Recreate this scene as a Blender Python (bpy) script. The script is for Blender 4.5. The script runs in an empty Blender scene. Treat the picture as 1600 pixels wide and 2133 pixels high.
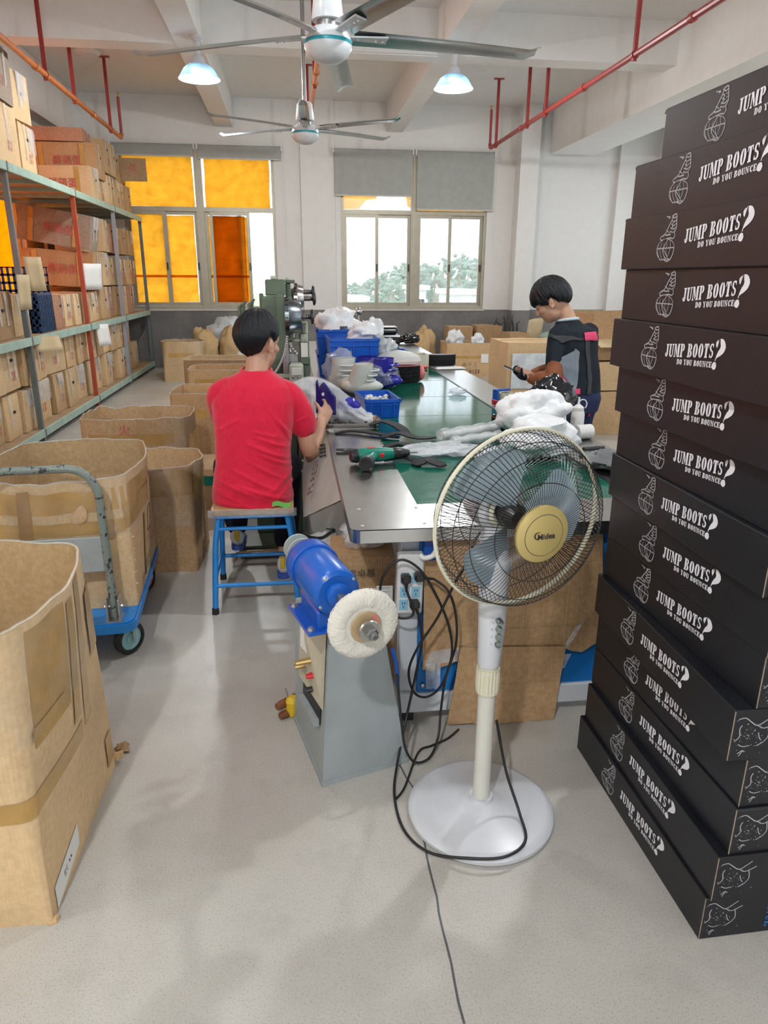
import bpy, bmesh, math, random
from math import sin, cos, pi, radians as RD
from mathutils import Vector as V, Matrix as MX, noise as NZ, Euler
random.seed(7)
S = bpy.context.scene
COL = S.collection
# ---------------------------------------------------------------- camera, world, light, exposure
CAMH, YAW, PITCH, ROLL, FPX = 1.5, RD(7.3), RD(18.2), RD(0.3), 1479.0
_f = V((sin(YAW)*cos(PITCH), cos(YAW)*cos(PITCH), -sin(PITCH)))
_r0 = V((cos(YAW), -sin(YAW), 0)); _u0 = _r0.cross(_f)
_r = _r0*cos(ROLL) + _u0*sin(ROLL); _u = _u0*cos(ROLL) - _r0*sin(ROLL)
cam_d = bpy.data.cameras.new('camera'); cam = bpy.data.objects.new('camera', cam_d); COL.objects.link(cam)
cam.matrix_world = MX(((_r.x, _u.x, -_f.x, 0), (_r.y, _u.y, -_f.y, 0), (_r.z, _u.z, -_f.z, CAMH), (0, 0, 0, 1)))
cam_d.sensor_fit = 'HORIZONTAL'; cam_d.sensor_width = 36; cam_d.lens = 36*FPX/1600
cam_d.clip_start = .05; cam_d.clip_end = 600
S.camera = cam
W = bpy.data.worlds.new('sky'); S.world = W; W.use_nodes = True
_bg = W.node_tree.nodes['Background']; _bg.inputs[0].default_value = (.90, .95, 1, 1); _bg.inputs[1].default_value = 2.7
S.view_settings.view_transform = 'Standard'; S.view_settings.look = 'None'
S.view_settings.exposure = 0.3; S.view_settings.gamma = 1; S.view_settings.use_curve_mapping = False
S.cycles.max_bounces = 7; S.cycles.diffuse_bounces = 3; S.cycles.glossy_bounces = 3
S.cycles.use_adaptive_sampling = True; S.cycles.adaptive_threshold = .06; S.cycles.adaptive_min_samples = 16; S.cycles.caustics_reflective = False; S.cycles.caustics_refractive = False
S.cycles.transparent_max_bounces = 16; S.cycles.transmission_bounces = 4; S.cycles.sample_clamp_indirect = 6
LAMP_W = 120.0
LAMPS = [(-.84, 8.42, 3.46), (1.8, 8.42, 3.46), (-.84, 3.2, 3.46), (1.8, 3.2, 3.46), (-.84, -.9, 3.46), (1.8, -1.6, 3.46), (-3.0, .8, 3.46), (4.2, .8, 3.46), (5.2, 6.2, 3.40)]  # first pair hang in view; the rest are unseen, placed to light the room
LAMP_K = [.9, .9, .2, .85, 1.8, .15, .3, .1, .4]      # strength of each lamp, set to shape light and shadows
def lamp_light(x, y, z, k=1.):
    d = bpy.data.lights.new('lamp_light', 'POINT'); d.shadow_soft_size = .07; d.energy = LAMP_W*k; d.color = (.975, .985, 1)
    o = bpy.data.objects.new('lamp_light', d); COL.objects.link(o); o.location = (x, y, z); return o
# ---------------------------------------------------------------- photograph pixel -> place, at a known height / depth / side
def _ray(px, py): return _f + _r*((px-800)/FPX) + _u*((1066.5-py)/FPX)
_O = V((0, 0, CAMH))
def atz(px, py, z=0.):
    d = _ray(px, py); return _O + d*((z-CAMH)/d.z)
def aty(px, py, y):
    d = _ray(px, py); return _O + d*(y/d.y)
def atx(px, py, x):
    d = _ray(px, py); return _O + d*(x/d.x)
# ---------------------------------------------------------------- mesh builder
class MB:
    def __init__(s): s.v = []; s.f = []; s.m = []; s.mi = 0; s.M = None
    def add(s, vs, fs, M=None):
        b = len(s.v)
        for p in vs:
            p = V(p)
            if M is not None: p = M @ p
            if s.M is not None: p = s.M @ p
            s.v.append(p)
        for f in fs: s.f.append([b+i for i in f]); s.m.append(s.mi)
        return s
    def bx(s, x0, x1, y0, y1, z0, z1, bev=0, M=None):
        if bev <= 0:
            vs = [(x, y, z) for z in (z0, z1) for y in (y0, y1) for x in (x0, x1)]
            return s.add(vs, [(0, 2, 3, 1), (4, 5, 7, 6), (0, 1, 5, 4), (2, 6, 7, 3), (0, 4, 6, 2), (1, 3, 7, 5)], M)
        b = min(bev, (x1-x0)*.49, (y1-y0)*.49, (z1-z0)*.49)
        X, Y, Z = (x0, x1), (y0, y1), (z0, z1); vs = []; id = {}
        for i in (0, 1):
            for j in (0, 1):
                for k in (0, 1):
                    sx, sy, sz = (b, -b)[i], (b, -b)[j], (b, -b)[k]
                    for a in range(3):
                        id[i, j, k, a] = len(vs)
                        vs.append((X[i]+(0 if a == 0 else sx), Y[j]+(0 if a == 1 else sy), Z[k]+(0 if a == 2 else sz)))
        fs = []
        for i in (0, 1):
            q = [id[i, 0, 0, 0], id[i, 1, 0, 0], id[i, 1, 1, 0], id[i, 0, 1, 0]]; fs.append(q if i else q[::-1])
            q = [id[0, i, 0, 1], id[1, i, 0, 1], id[1, i, 1, 1], id[0, i, 1, 1]]; fs.append(q[::-1] if i else q)
            q = [id[0, 0, i, 2], id[1, 0, i, 2], id[1, 1, i, 2], id[0, 1, i, 2]]; fs.append(q if i else q[::-1])
        for i in (0, 1):
            for j in (0, 1):
                fs.append([id[0, i, j, 1], id[1, i, j, 1], id[1, i, j, 2], id[0, i, j, 2]] if (i ^ j) else [id[0, i, j, 2], id[1, i, j, 2], id[1, i, j, 1], id[0, i, j, 1]])
                fs.append([id[i, 0, j, 0], id[i, 1, j, 0], id[i, 1, j, 2], id[i, 0, j, 2]][::(-1 if (i ^ j) == 0 else 1)] if 0 else [id[i, 0, j, 0], id[i, 1, j, 0], id[i, 1, j, 2], id[i, 0, j, 2]])
                fs.append([id[i, j, 0, 0], id[i, j, 1, 0], id[i, j, 1, 1], id[i, j, 0, 1]])
                for k in (0, 1): fs.append([id[i, j, k, 0], id[i, j, k, 1], id[i, j, k, 2]])
        return s.add(vs, fs, M)
    def box(s, c, d, rz=0, bev=0, R=None):
        M = MX.Translation(V(c)) @ (R.to_4x4() if R is not None else MX.Rotation(rz, 4, 'Z'))
        return s.bx(-d[0]/2, d[0]/2, -d[1]/2, d[1]/2, -d[2]/2, d[2]/2, bev, M)
    def tube(s, pts, r, n=8, cap=True, closed=False, sq=None):
        pts = [V(p) for p in pts]; N = len(pts); rs = r if isinstance(r, (list, tuple)) else [r]*N
        vs = []; fs = []; up = None
        for i, p in enumerate(pts):
            if closed: t = pts[(i+1) % N]-pts[i-1]
            else: t = pts[min(i+1, N-1)]-pts[max(i-1, 0)]
            t = t.normalized() if t.length > 1e-9 else V((0, 0, 1))
            if up is None:
                up = V((0, 0, 1)) if abs(t.z) < .9 else V((0, 1, 0))
                if sq and len(sq) > 2: up = V(sq[2])
            a = t.cross(up); a = a.normalized() if a.length > 1e-6 else t.orthogonal().normalized()
            b = a.cross(t).normalized(); up = b
            ka, kb = (sq[0], sq[1]) if sq else (1, 1)
            for k in range(n):
                w = 2*pi*k/n; vs.append(p + a*(cos(w)*rs[i]*ka) + b*(sin(w)*rs[i]*kb))
        for i in range(N if closed else N-1):
            j = (i+1) % N
            for k in range(n): fs.append((i*n+k, i*n+(k+1) % n, j*n+(k+1) % n, j*n+k))
        if cap and not closed: fs.append(tuple(range(n))[::-1]); fs.append(tuple((N-1)*n+k for k in range(n)))
        return s.add(vs, fs)
    def lathe(s, prof, n=24, M=None, arc=2*pi):
        vs = []; fs = []; full = abs(arc-2*pi) < 1e-6; m = n if full else n+1
        for r, z in prof:
            for k in range(m):
                w = arc*k/n; vs.append((r*cos(w), r*sin(w), z))
        for i in range(len(prof)-1):
            for k in range(n):
                k2 = (k+1) % m; fs.append((i*m+k, i*m+k2, (i+1)*m+k2, (i+1)*m+k))
        return s.add(vs, fs, M)
    def prism(s, poly, h0, h1, M=None):
        n = len(poly); vs = [(x, y, h0) for x, y in poly]+[(x, y, h1) for x, y in poly]
        fs = [tuple(range(n))[::-1], tuple(range(n, 2*n))]+[(i, (i+1) % n, n+(i+1) % n, n+i) for i in range(n)]
        return s.add(vs, fs, M)
    def poly(s, pts, M=None): return s.add(pts, [tuple(range(len(pts)))], M)
    def grid(s, fn, nu, nv, M=None, cu=False):
        vs = [fn(i/nu, j/nv) for j in range(nv+1) for i in range(nu if cu else nu+1)]; w = nu if cu else nu+1
        fs = [(j*w+i, j*w+(i+1) % w, (j+1)*w+(i+1) % w, (j+1)*w+i) for j in range(nv) for i in range(nu)]
        return s.add(vs, fs, M)
    def ell(s, c, r, nu=12, nv=8, M=None, wob=0, sd=0):
        def fn(u, v):
            a, b = 2*pi*u, pi*(v-.5); p = V((cos(a)*cos(b), sin(a)*cos(b), sin(b)))
            k = 1+wob*NZ.noise(p*2+V((sd*7.3, sd*3.1, sd))) if wob else 1
            return V((c[0]+r[0]*p.x*k, c[1]+r[1]*p.y*k, c[2]+r[2]*p.z*k))
        return s.grid(fn, nu, nv, M, True)
    def mesh(s, name, smooth=35):
        me = bpy.data.meshes.new(name); me.from_pydata(s.v, [], s.f)
        if any(s.m): me.polygons.foreach_set('material_index', s.m)
        bm = bmesh.new(); bm.from_mesh(me); bmesh.ops.recalc_face_normals(bm, faces=bm.faces); bm.to_mesh(me); bm.free()
        if smooth:
            me.shade_smooth(); me.set_sharp_from_angle(angle=RD(smooth))
        me.update(); return me
    def build(s, name, mat, parent=None, smooth=35, loc=None):
        me = s.mesh(name, smooth)
        for m in (mat if isinstance(mat, (list, tuple)) else [mat]): me.materials.append(m)
        return link(name, me, parent, loc)
def link(name, me, parent=None, loc=None, rot=None):
    o = bpy.data.objects.new(name, me); COL.objects.link(o)
    if parent is not None: o.parent = parent
    if loc is not None: o.location = loc
    if rot is not None: o.rotation_euler = rot
    return o
def tag(o, label=None, cat=None, group=None, kind=None):
    if label: o['label'] = label
    if cat: o['category'] = cat
    if group: o['group'] = group
    if kind: o['kind'] = kind
    return o
def thing(name, label, cat, loc=(0, 0, 0), rz=0, group=None):
    o = bpy.data.objects.new(name, None); COL.objects.link(o); o.empty_display_size = .1
    o.location = loc; o.rotation_euler = (0, 0, rz); return tag(o, label, cat, group)
def struct(mb, name, mat, parent=None, smooth=35):
    o = mb.build(name, mat, parent, smooth)
    if parent is None: o['kind'] = 'structure'
    return o
def frame(o, x, y):
    """matrix with origin o and local x, y axes (unit), z their cross"""
    x = V(x).normalized(); z = x.cross(V(y)).normalized(); y = z.cross(x)
    return MX(((x.x, y.x, z.x, o[0]), (x.y, y.y, z.y, o[1]), (x.z, y.z, z.z, o[2]), (0, 0, 0, 1)))
def lerp(a, b, t): return a+(b-a)*t
def spline(pts, n=8, closed=False):
    P = [V(p) for p in pts]; out = []; N = len(P)
    rng = range(N) if closed else range(N-1)
    for i in rng:
        p0 = P[i-1] if (closed or i > 0) else P[0]; p1 = P[i]; p2 = P[(i+1) % N]; p3 = P[(i+2) % N] if (closed or i+2 < N) else P[-1]
        for k in range(n):
            t = k/n; out.append(.5*((2*p1)+(p2-p0)*t+(2*p0-5*p1+4*p2-p3)*t*t+(3*p1-p0-3*p2+p3)*t**3))
    if not closed: out.append(P[-1])
    return out
def remesh(o, voxel, smooth=6, fac=.5, extra=None):
    """fuse the overlapping pieces of o's mesh into one smooth surface (applied)"""
    m = o.modifiers.new('r', 'REMESH'); m.mode = 'VOXEL'; m.voxel_size = voxel; m.use_smooth_shade = True
    if smooth:
        m = o.modifiers.new('s', 'SMOOTH'); m.iterations = smooth; m.factor = fac
    dg = bpy.context.evaluated_depsgraph_get(); dg.update()
    me = bpy.data.meshes.new_from_object(o.evaluated_get(dg)); mats = list(o.data.materials)
    o.modifiers.clear(); old = o.data; o.data = me; nm = old.name; bpy.data.meshes.remove(old); me.name = nm
    if not me.materials:
        for mm in mats: me.materials.append(mm)
    if extra:
        nn = [v.normal.copy() for v in me.vertices]
        for v, n in zip(me.vertices, nn): v.co = extra(v.co.copy(), n)
        me.update()
    return o
_txt = {}
def text_mesh(t, size, align='CENTER', off=0.0):
    k = (t, size, align, off)
    if k in _txt: return _txt[k]
    c = bpy.data.curves.new('print', 'FONT'); c.body = t; c.size = size; c.align_x = align; c.align_y = 'CENTER'; c.offset = off; c.resolution_u = 2
    o = bpy.data.objects.new('print', c); COL.objects.link(o)
    dg = bpy.context.evaluated_depsgraph_get(); dg.update()
    me = bpy.data.meshes.new_from_object(o.evaluated_get(dg)); bpy.data.objects.remove(o); bpy.data.curves.remove(c)
    me.name = 'print'; _txt[k] = me; return me
def decal(name, me, mat, parent, M, label=None):
    if not me.materials: me.materials.append(mat)
    o = bpy.data.objects.new(name, me); COL.objects.link(o); o.parent = parent; o.matrix_local = M
    if o.data.materials[0] != mat: o.material_slots[0].link = 'OBJECT'; o.material_slots[0].material = mat
    if label: o['label'] = label
    return o
# ---------------------------------------------------------------- materials (procedural)
M = {}
class NT:
    def __init__(s, name):
        s.mat = bpy.data.materials.new(name); s.mat.use_nodes = True; s.t = s.mat.node_tree; s.b = s.t.nodes['Principled BSDF']; s.out = s.t.nodes['Material Output']; s._c = None
    def n(s, ty, **k):
        x = s.t.nodes.new('ShaderNode'+ty)
        for a, b in k.items():
            if a.startswith('i_'):
                q = a[2:]; x.inputs[int(q) if q.isdigit() else q.replace('_', ' ')].default_value = b
            else: setattr(x, a, b)
        return x
    def l(s, a, b): s.t.links.new(a, b)
    def co(s):
        if s._c is None: s._c = s.n('TexCoord')
        return s._c.outputs['Object']
    def noise(s, scale, detail=4, rough=.55, vec=None, sc=None):
        x = s.n('TexNoise'); x.inputs['Scale'].default_value = scale; x.inputs['Detail'].default_value = detail; x.inputs['Roughness'].default_value = rough
        v = vec or s.co()
        if sc:
            m = s.n('Mapping'); m.inputs['Scale'].default_value = sc; s.l(v, m.inputs[0]); v = m.outputs[0]
        s.l(v, x.inputs['Vector']); return x.outputs['Fac']
    def ramp(s, fac, stops):
        r = s.n('ValToRGB'); e = r.color_ramp.elements
        while len(e) < len(stops): e.new(.5)
        for x, (p, c) in zip(e, stops): x.position = p; x.color = (c if isinstance(c, tuple) else (c, c, c))+(1,) if len(c if isinstance(c, tuple) else (c, c, c)) == 3 else c
        s.l(fac, r.inputs[0]); return r.outputs[0]
    def mix(s, f, a, b, mode='MIX'):
        m = s.n('Mix', data_type='RGBA', blend_type=mode)
        for sk, v in ((m.inputs[0], f), (m.inputs[6], a), (m.inputs[7], b)):
            if hasattr(v, 'links'): s.l(v, sk)
            elif isinstance(v, tuple): sk.default_value = v+(1,) if len(v) == 3 else v
            else: sk.default_value = v
        return m.outputs[2]
    def bump(s, h, st=.2, d=.01):
        b = s.n('Bump'); b.inputs['Strength'].default_value = st; b.inputs['Distance'].default_value = d; s.l(h, b.inputs['Height']); s.l(b.outputs[0], s.b.inputs['Normal']); return s
    def col(s, c):
        if hasattr(c, 'links'): s.l(c, s.b.inputs['Base Color'])
        else: s.b.inputs['Base Color'].default_value = tuple(c)+(1,)
        return s
    def set(s, **k):
        for a, b in k.items(): s.b.inputs[a.replace('_', ' ')].default_value = b
        return s
def plain(name, c, rough=.5, metal=0, spec=.5, var=.06, bump=0, bscale=60, **k):
    t = NT(name); f = t.noise(9, 3)
    lo = tuple(max(0, x*(1-var)) for x in c); hi = tuple(min(1, x*(1+var)) for x in c)
    t.col(t.ramp(f, [(.3, lo), (.7, hi)])); t.set(Roughness=rough, Metallic=metal, **k); t.b.inputs['Specular IOR Level'].default_value = spec
    if bump: t.bump(t.noise(bscale, 4), bump, .004)
    M[name] = t.mat; return t
def card(name, c, rib=True, sc=1, axis='Z', dark=.85):
    t = NT(name); oi = t.n('ObjectInfo'); f = t.noise(3.2/sc, 5, .6); g = t.noise(60/sc, 3)
    base = t.ramp(f, [(.25, tuple(x*dark for x in c)), (.5, c), (.78, tuple(min(1, x*1.1) for x in c))])
    hs = t.n('HueSaturation'); mr = t.n('MapRange'); t.l(oi.outputs['Random'], mr.inputs[0]); mr.inputs[3].default_value = .8; mr.inputs[4].default_value = 1.12
    t.l(mr.outputs[0], hs.inputs['Value']); t.l(base, hs.inputs['Color'])
    t.col(t.mix(.12, hs.outputs[0], t.ramp(g, [(.35, (.2, .13, .07)), (.65, (.9, .75, .55))]))); t.set(Roughness=.72)
    t.b.inputs['Specular IOR Level'].default_value = .3
    w = t.n('TexWave', bands_direction='X'); w.inputs['Scale'].default_value = 32/sc; w.inputs['Distortion'].default_value = .4; t.l(t.co(), w.inputs[0])
    if rib: t.bump(t.mix(.5, w.outputs['Fac'], t.noise(6/sc, 4)), .16, .006)
    else: t.bump(t.noise(6/sc, 5), .3, .012)
    M[name] = t.mat
card('cardboard', (.56, .365, .185)); card('cardboard_pale', (.68, .47, .255)); card('cardboard_brown', (.42, .25, .118)); card('cardboard_rust', (.42, .20, .115))
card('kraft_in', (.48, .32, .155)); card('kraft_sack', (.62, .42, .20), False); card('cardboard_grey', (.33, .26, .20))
plain('tape', (.50, .30, .095), .2, var=.15, bump=.25, bscale=25)
plain('tape_dark', (.36, .205, .07), .22, var=.15, bump=.25, bscale=25)
plain('wall_white', (.80, .785, .75), .85, bump=.04, bscale=40, var=.02, spec=.3)
plain('ceil_white', (.84, .82, .785), .9, var=.02, spec=.2)
t = NT('dado'); f = t.noise(1.6, 6, .65); g = t.noise(14, 4)
t.col(t.mix(.10, t.ramp(f, [(.3, (.12, .115, .11)), (.55, (.19, .18, .17)), (.75, (.27, .26, .245))]), t.ramp(g, [(.35, (.1, .1, .1)), (.65, (.3, .29, .28))]))); t.set(Roughness=.7).bump(g, .15, .01); M['dado'] = t.mat
t = NT('concrete_floor'); f = t.noise(.9, 6, .6); g = t.noise(210, 2, .7); h = t.noise(5, 5, .7)
base = t.ramp(f, [(.3, (.44, .415, .37)), (.7, (.565, .54, .49))])
base = t.mix(t.ramp(g, [(.36, .55), (.47, 0.)]), base, (.30, .28, .25)); base = t.mix(t.ramp(h, [(.52, 0.), (.78, .5)]), base, (.36, .335, .30))
t.col(base); t.l(t.ramp(h, [(.3, .30), (.7, .46)]), t.b.inputs['Roughness']); t.bump(g, .06, .004); M['floor'] = t.mat
plain('aluminium_champagne', (.42, .385, .30), .42, metal=.35)
plain('blind_grey', (.40, .41, .375), .85, bump=.1, bscale=220); plain('blind_rail', (.55, .53, .48), .5)
def film(name, c, tr=.85, sc=3):
    t = NT(name); f = t.noise(sc, 6, .65, sc=(1, 1, 2.6)); g = t.noise(26, 4, .7)
    colr = t.mix(.14, t.ramp(f, [(.2, tuple(x*.78 for x in c)), (.5, c), (.8, tuple(min(1, x*1.15) for x in c))]), t.ramp(g, [(.3, tuple(x*.6 for x in c)), (.6, c)]))
    tl = t.n('BsdfTranslucent'); df = t.n('BsdfDiffuse'); mx = t.n('MixShader'); mx.inputs[0].default_value = tr
    t.l(colr, tl.inputs[0]); t.l(colr, df.inputs[0]); t.l(df.outputs[0], mx.inputs[1]); t.l(tl.outputs[0], mx.inputs[2]); t.l(mx.outputs[0], t.out.inputs[0]); M[name] = t.mat
film('orange_film', (.97, .43, .032), .92); film('orange_film_double', (.62, .19, .012), .9)
def clear(name, c=(1, 1, 1), a=.3, rough=.12, dif=1., bump=.35, bs=14):
    """thin clear sheet: part see-through, part white haze and gloss"""
    t = NT(name); tr = t.n('BsdfTransparent'); tr.inputs[0].default_value = c+(1,)
    t.col(c).set(Roughness=rough); t.b.inputs['Specular IOR Level'].default_value = .8
    mx = t.n('MixShader'); f = t.noise(bs*.5, 5, .7); t.l(t.ramp(f, [(.3, max(0, a-.12*dif)), (.7, min(1, a+.16*dif))]), mx.inputs[0])
    t.l(tr.outputs[0], mx.inputs[1]); t.l(t.b.outputs[0], mx.inputs[2]); t.l(mx.outputs[0], t.out.inputs[0])
    if bump: t.bump(t.noise(bs, 6, .7), bump, .02)
    M[name] = t.mat
clear('poly_bag', (.93, .95, .97), .36, .15); clear('poly_bag_thin', (.9, .93, .95), .20, .12); clear('stretch_film', (.97, .97, .96), .06, .10, .4, bs=30, bump=.5)
clear('hazed_glass', (.96, .98, 1), .22, .3, bump=0)  # white veil mixed into the panes stands for outdoor haze
plain('white_bag', (.82, .84, .86), .4, bump=.5, bscale=9, var=.05)
plain('cloudy_bag', (.60, .64, .66), .32, bump=.6, bscale=10, var=.2)
plain('steel', (.54, .535, .52), .26, metal=1, var=.06, bump=.03, bscale=30); plain('steel_dark', (.30, .30, .30), .35, metal=.9)
plain('steel_blued', (.22, .25, .27), .25, metal=1); plain('zinc', (.55, .54, .5), .4, metal=.8); plain('alu_blade', (.52, .54, .54), .28, metal=.9)
t = NT('green_mat'); f = t.noise(7, 5); t.col(t.ramp(f, [(.3, (.005, .105, .068)), (.7, (.007, .135, .088))])); t.l(t.ramp(t.noise(22, 5, .7), [(.3, .07), (.75, .13)]), t.b.inputs['Roughness']); t.bump(t.noise(3, 2), .012, .01); M['green_mat'] = t.mat
plain('blue_paint', (.008, .09, .46), .3, var=.08); plain('blue_bright', (.008, .11, .50), .28, var=.06); plain('blue_trolley', (.015, .22, .62), .35, var=.1)
plain('blue_bin', (.008, .10, .52), .35, var=.06); plain('navy_crate', (.012, .055, .15), .4); plain('blue_panel', (.01, .16, .48), .4)
plain('grey_paint', (.33, .365, .37), .45, var=.07, bump=.05, bscale=20); plain('grey_light', (.62, .65, .68), .45, var=.03); plain('grey_dark', (.10, .105, .11), .5)
t = plain('handle_paint', (.20, .235, .205), .42, var=.15); t.col(t.mix(t.ramp(t.noise(38, 4, .7), [(.56, 0.), (.60, 1.)]), (.19, .225, .20), (.02, .022, .03)))
plain('white_plastic', (.74, .74, .72), .3, var=.02); plain('white_enamel', (.60, .61, .64), .28, var=.04); plain('cream_plastic', (.68, .65, .50), .4, var=.03); plain('pole_white', (.66, .64, .57), .33, var=.03)
plain('gold_plastic', (.58, .45, .17), .38, metal=.25, var=.04); plain('wire_black', (.02, .018, .018), .3); plain('rubber', (.012, .012, .014), .5); plain('cord_black', (.012, .012, .014), .42)
plain('black_plastic', (.018, .018, .02), .35); plain('black_soft', (.010, .0105, .012), .65, bump=.2, bscale=90, spec=.25); plain('black_card', (.0085, .0095, .0135), .42, var=.2, spec=.5); plain('black_gloss', (.012, .012, .015), .15)
clear('fan_blade', (.33, .43, .49), .86, .25, bump=0)
plain('print_white', (.80, .78, .82), .6, var=.03); plain('print_grey', (.46, .46, .48), .6, var=.3); plain('print_black', (.03, .028, .028), .7); plain('print_red', (.50, .09, .085), .75, var=.25); plain('print_blue', (.03, .16, .42), .5); plain('paper', (.80, .79, .75), .8, var=.04); plain('paper_tan', (.60, .47, .28), .8)
plain('machine_green', (.085, .118, .072), .42, var=.12, bump=.06, bscale=25); plain('machine_pale', (.40, .43, .34), .5, var=.08); plain('machine_white', (.66, .66, .60), .5, var=.12)
plain('red_pipe', (.33, .035, .03), .42, var=.1); plain('orange_pipe', (.50, .15, .05), .33, metal=.2, var=.12); plain('red_post', (.42, .075, .035), .45)
plain('shelf_green', (.36, .50, .42), .5, var=.12); plain('shelf_post', (.16, .19, .20), .4, metal=.3); plain('shelf_pale', (.35, .37, .42), .4, metal=.3); plain('plywood', (.42, .29, .17), .7, var=.15)
plain('red_cotton', (.62, .012, .045), .85, bump=.25, bscale=240, var=.05, spec=.2, Sheen_Weight=.25); plain('navy_cotton', (.010, .013, .024), .9, bump=.2, bscale=200, spec=.2); plain('black_cotton', (.011, .015, .022), .85, bump=.2, bscale=200, spec=.2)
plain('denim', (.018, .025, .07), .85, bump=.2, bscale=220, spec=.2); plain('grey_cotton', (.17, .20, .235), .85, bump=.2, bscale=200); plain('pink_cotton', (.60, .05, .13), .85); plain('rust_cloth', (.20, .06, .02), .8, bump=.25, bscale=120); plain('strap', (.022, .022, .024), .7); plain('collar_pale', (.50, .58, .62), .8)
plain('skin', (.52, .29, .19), .5, var=.1, bump=.06, bscale=120, Subsurface_Weight=.08, Subsurface_Radius=(.02, .008, .005)); plain('skin_tan', (.46, .25, .155), .5, var=.1)
t = plain('hair', (.004, .005, .008), .45, var=.4, spec=.3); f = t.noise(9, 4, .6, sc=(16, 16, .8)); t.bump(f, .7, .008)
plain('shoe_white', (.72, .72, .72), .5); plain('shoe_blue', (.05, .12, .50), .5); plain('shoe_yellow', (.75, .50, .03), .5); plain('lime_green', (.09, .34, .05), .6)
plain('wood', (.52, .37, .21), .6, var=.2); plain('seat_wood', (.45, .27, .12), .45, var=.2); plain('felt', (.70, .67, .59), .95, bump=.8, bscale=60, var=.08, Sheen_Weight=.4); plain('brass', (.55, .38, .15), .35, metal=.8)
plain('panel_cream', (.55, .50, .38), .5); plain('clear_ring', (.45, .52, .50), .15); plain('bright_yellow', (.75, .5, .02), .5); plain('brown_handle', (.22, .08, .03), .45); plain('orange_wheel', (.75, .16, .02), .45); plain('teal_wheel', (.28, .50, .52), .5)
plain('drill_green', (.0, .19, .13), .4); plain('red_plastic', (.60, .02, .025), .35); plain('coral', (.72, .22, .20), .5); plain('shell_white', (.66, .66, .62), .5); plain('shell_blue', (.012, .014, .16), .25); plain('violet_blue', (.03, .025, .33), .25); plain('tape_roll', (.55, .55, .40), .3); plain('socket_blue', (.25, .52, .68), .4); plain('resin_sack', (.40, .385, .345), .8, bump=.3, bscale=30)
plain('teal_ring', (.02, .32, .38), .3); plain('fan_white', (.70, .72, .74), .28); plain('leaf_far', (.22, .32, .24), .9, var=.35); plain('ground_far', (.25, .30, .2), .95); plain('render_white', (.8, .8, .78), .9)
t = NT('lamp_glow'); t.col((1, 1, 1)); t.b.inputs['Emission Color'].default_value = (.93, .97, 1, 1); t.b.inputs['Emission Strength'].default_value = 2.5; M['lamp_glow'] = t.mat
clear('lamp_shade', (.55, .68, .76), .8, .3, bump=0)
# ---------------------------------------------------------------- the room
XL, XR, YB, YF, ZC = -3.45, 6.4, 13.0, -5.0, 4.23
floor = struct(MB().bx(XL-.2, XR+.2, YF-.2, YB+.2, -.2, 0), 'floor', M['floor'])
mb = MB(); c0, c1 = atz(860, 1640), atz(965, 2133); pts = [c0.lerp(c1, t/16) for t in range(17)]
c2 = atz(812, 1560); pts = [c2.lerp(c0, t/4) for t in range(4)]+pts
for i, p in enumerate(pts): p.x += random.uniform(-.0025, .0025)
for a, b in zip(pts, pts[1:]):
    w = .0028; mb.add([(a.x-w, a.y, .0006), (a.x+w, a.y, .0006), (b.x+w, b.y, .0006), (b.x-w, b.y, .0006)], [(0, 1, 2, 3)])
mb.build('slab_joint', M['grey_dark'], floor)
struct(MB().bx(XL-.2, XR+.2, YF-.2, YB+.2, ZC, ZC+.2), 'ceiling', M['ceil_white'])
def wall_with_holes(name, axis, p0, p1, a0, a1, z0, z1, holes, mat):
    """axis 'x': wall runs in x, thick p0..p1 in y; 'y' the other way. holes: (a0,a1,z0,z1), disjoint in a"""
    mb = MB()
    def b(u0, u1, w0, w1):
        if u1-u0 < 1e-4 or w1-w0 < 1e-4: return
        if axis == 'x': mb.bx(u0, u1, p0, p1, w0, w1)
        else: mb.bx(p0, p1, u0, u1, w0, w1)
    u = a0
    for h in sorted(holes): b(u, h[0], z0, z1); b(h[0], h[1], z0, h[2]); b(h[0], h[1], h[3], z1); u = h[1]
    b(u, a1, z0, z1); return struct(mb, name, mat)
W1 = (-2.66, -.20, .985, 3.45); W2 = (.90, 3.44, .985, 3.45)
wb = wall_with_holes('wall_back', 'x', YB, YB+.22, XL-.2, XR+.2, 0, ZC, [W1, W2], M['wall_white'])
MB().bx(XL, XR, YB-.006, YB, 0, .975).build('dado_band', M['dado'], wb)
MB().bx(.24, .80, YB-.05, YB, 0, ZC).build('pilaster', M['wall_white'], wb)
MB().bx(.235, .805, YB-.056, YB-.05, 0, .975).build('dado_band', M['dado'], wb)
wl = wall_with_holes('wall_left', 'y', XL-.22, XL, YF-.2, YB+.2, 0, ZC, [(4.2, 6.6, .98, 3.3), (8.2, 10.6, .98, 3.3)], M['wall_white'])
wr = wall_with_holes('wall_right', 'y', XR, XR+.22, YF-.2, YB+.2, 0, ZC, [(-2.5, .5, .98, 3.4), (2.5, 5.5, .98, 3.4), (8.2, 12.4, .98, 3.4)], M['wall_white'])
wall_with_holes('wall_rear', 'x', YF-.22, YF, XL-.2, XR+.2, 0, ZC, [(.2, 3.0, 0.02, 2.8)], M['wall_white'])  # unseen doorway in this wall, added to let daylight in
mb = MB().bx(3.9, 4.22, YB-.3, YB, 0, ZC); col = struct(mb, 'trim_1', M['wall_white']); tag(col, 'white square column standing against the back wall')
MB().bx(3.895, 4.225, YB-.305, YB, 0, .975).build('dado_band', M['dado'], col)
mb = MB().bx(5.72, 6.4, YB-.12, YB, 0, ZC); struct(mb, 'trim_2', M['wall_white'])
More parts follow.
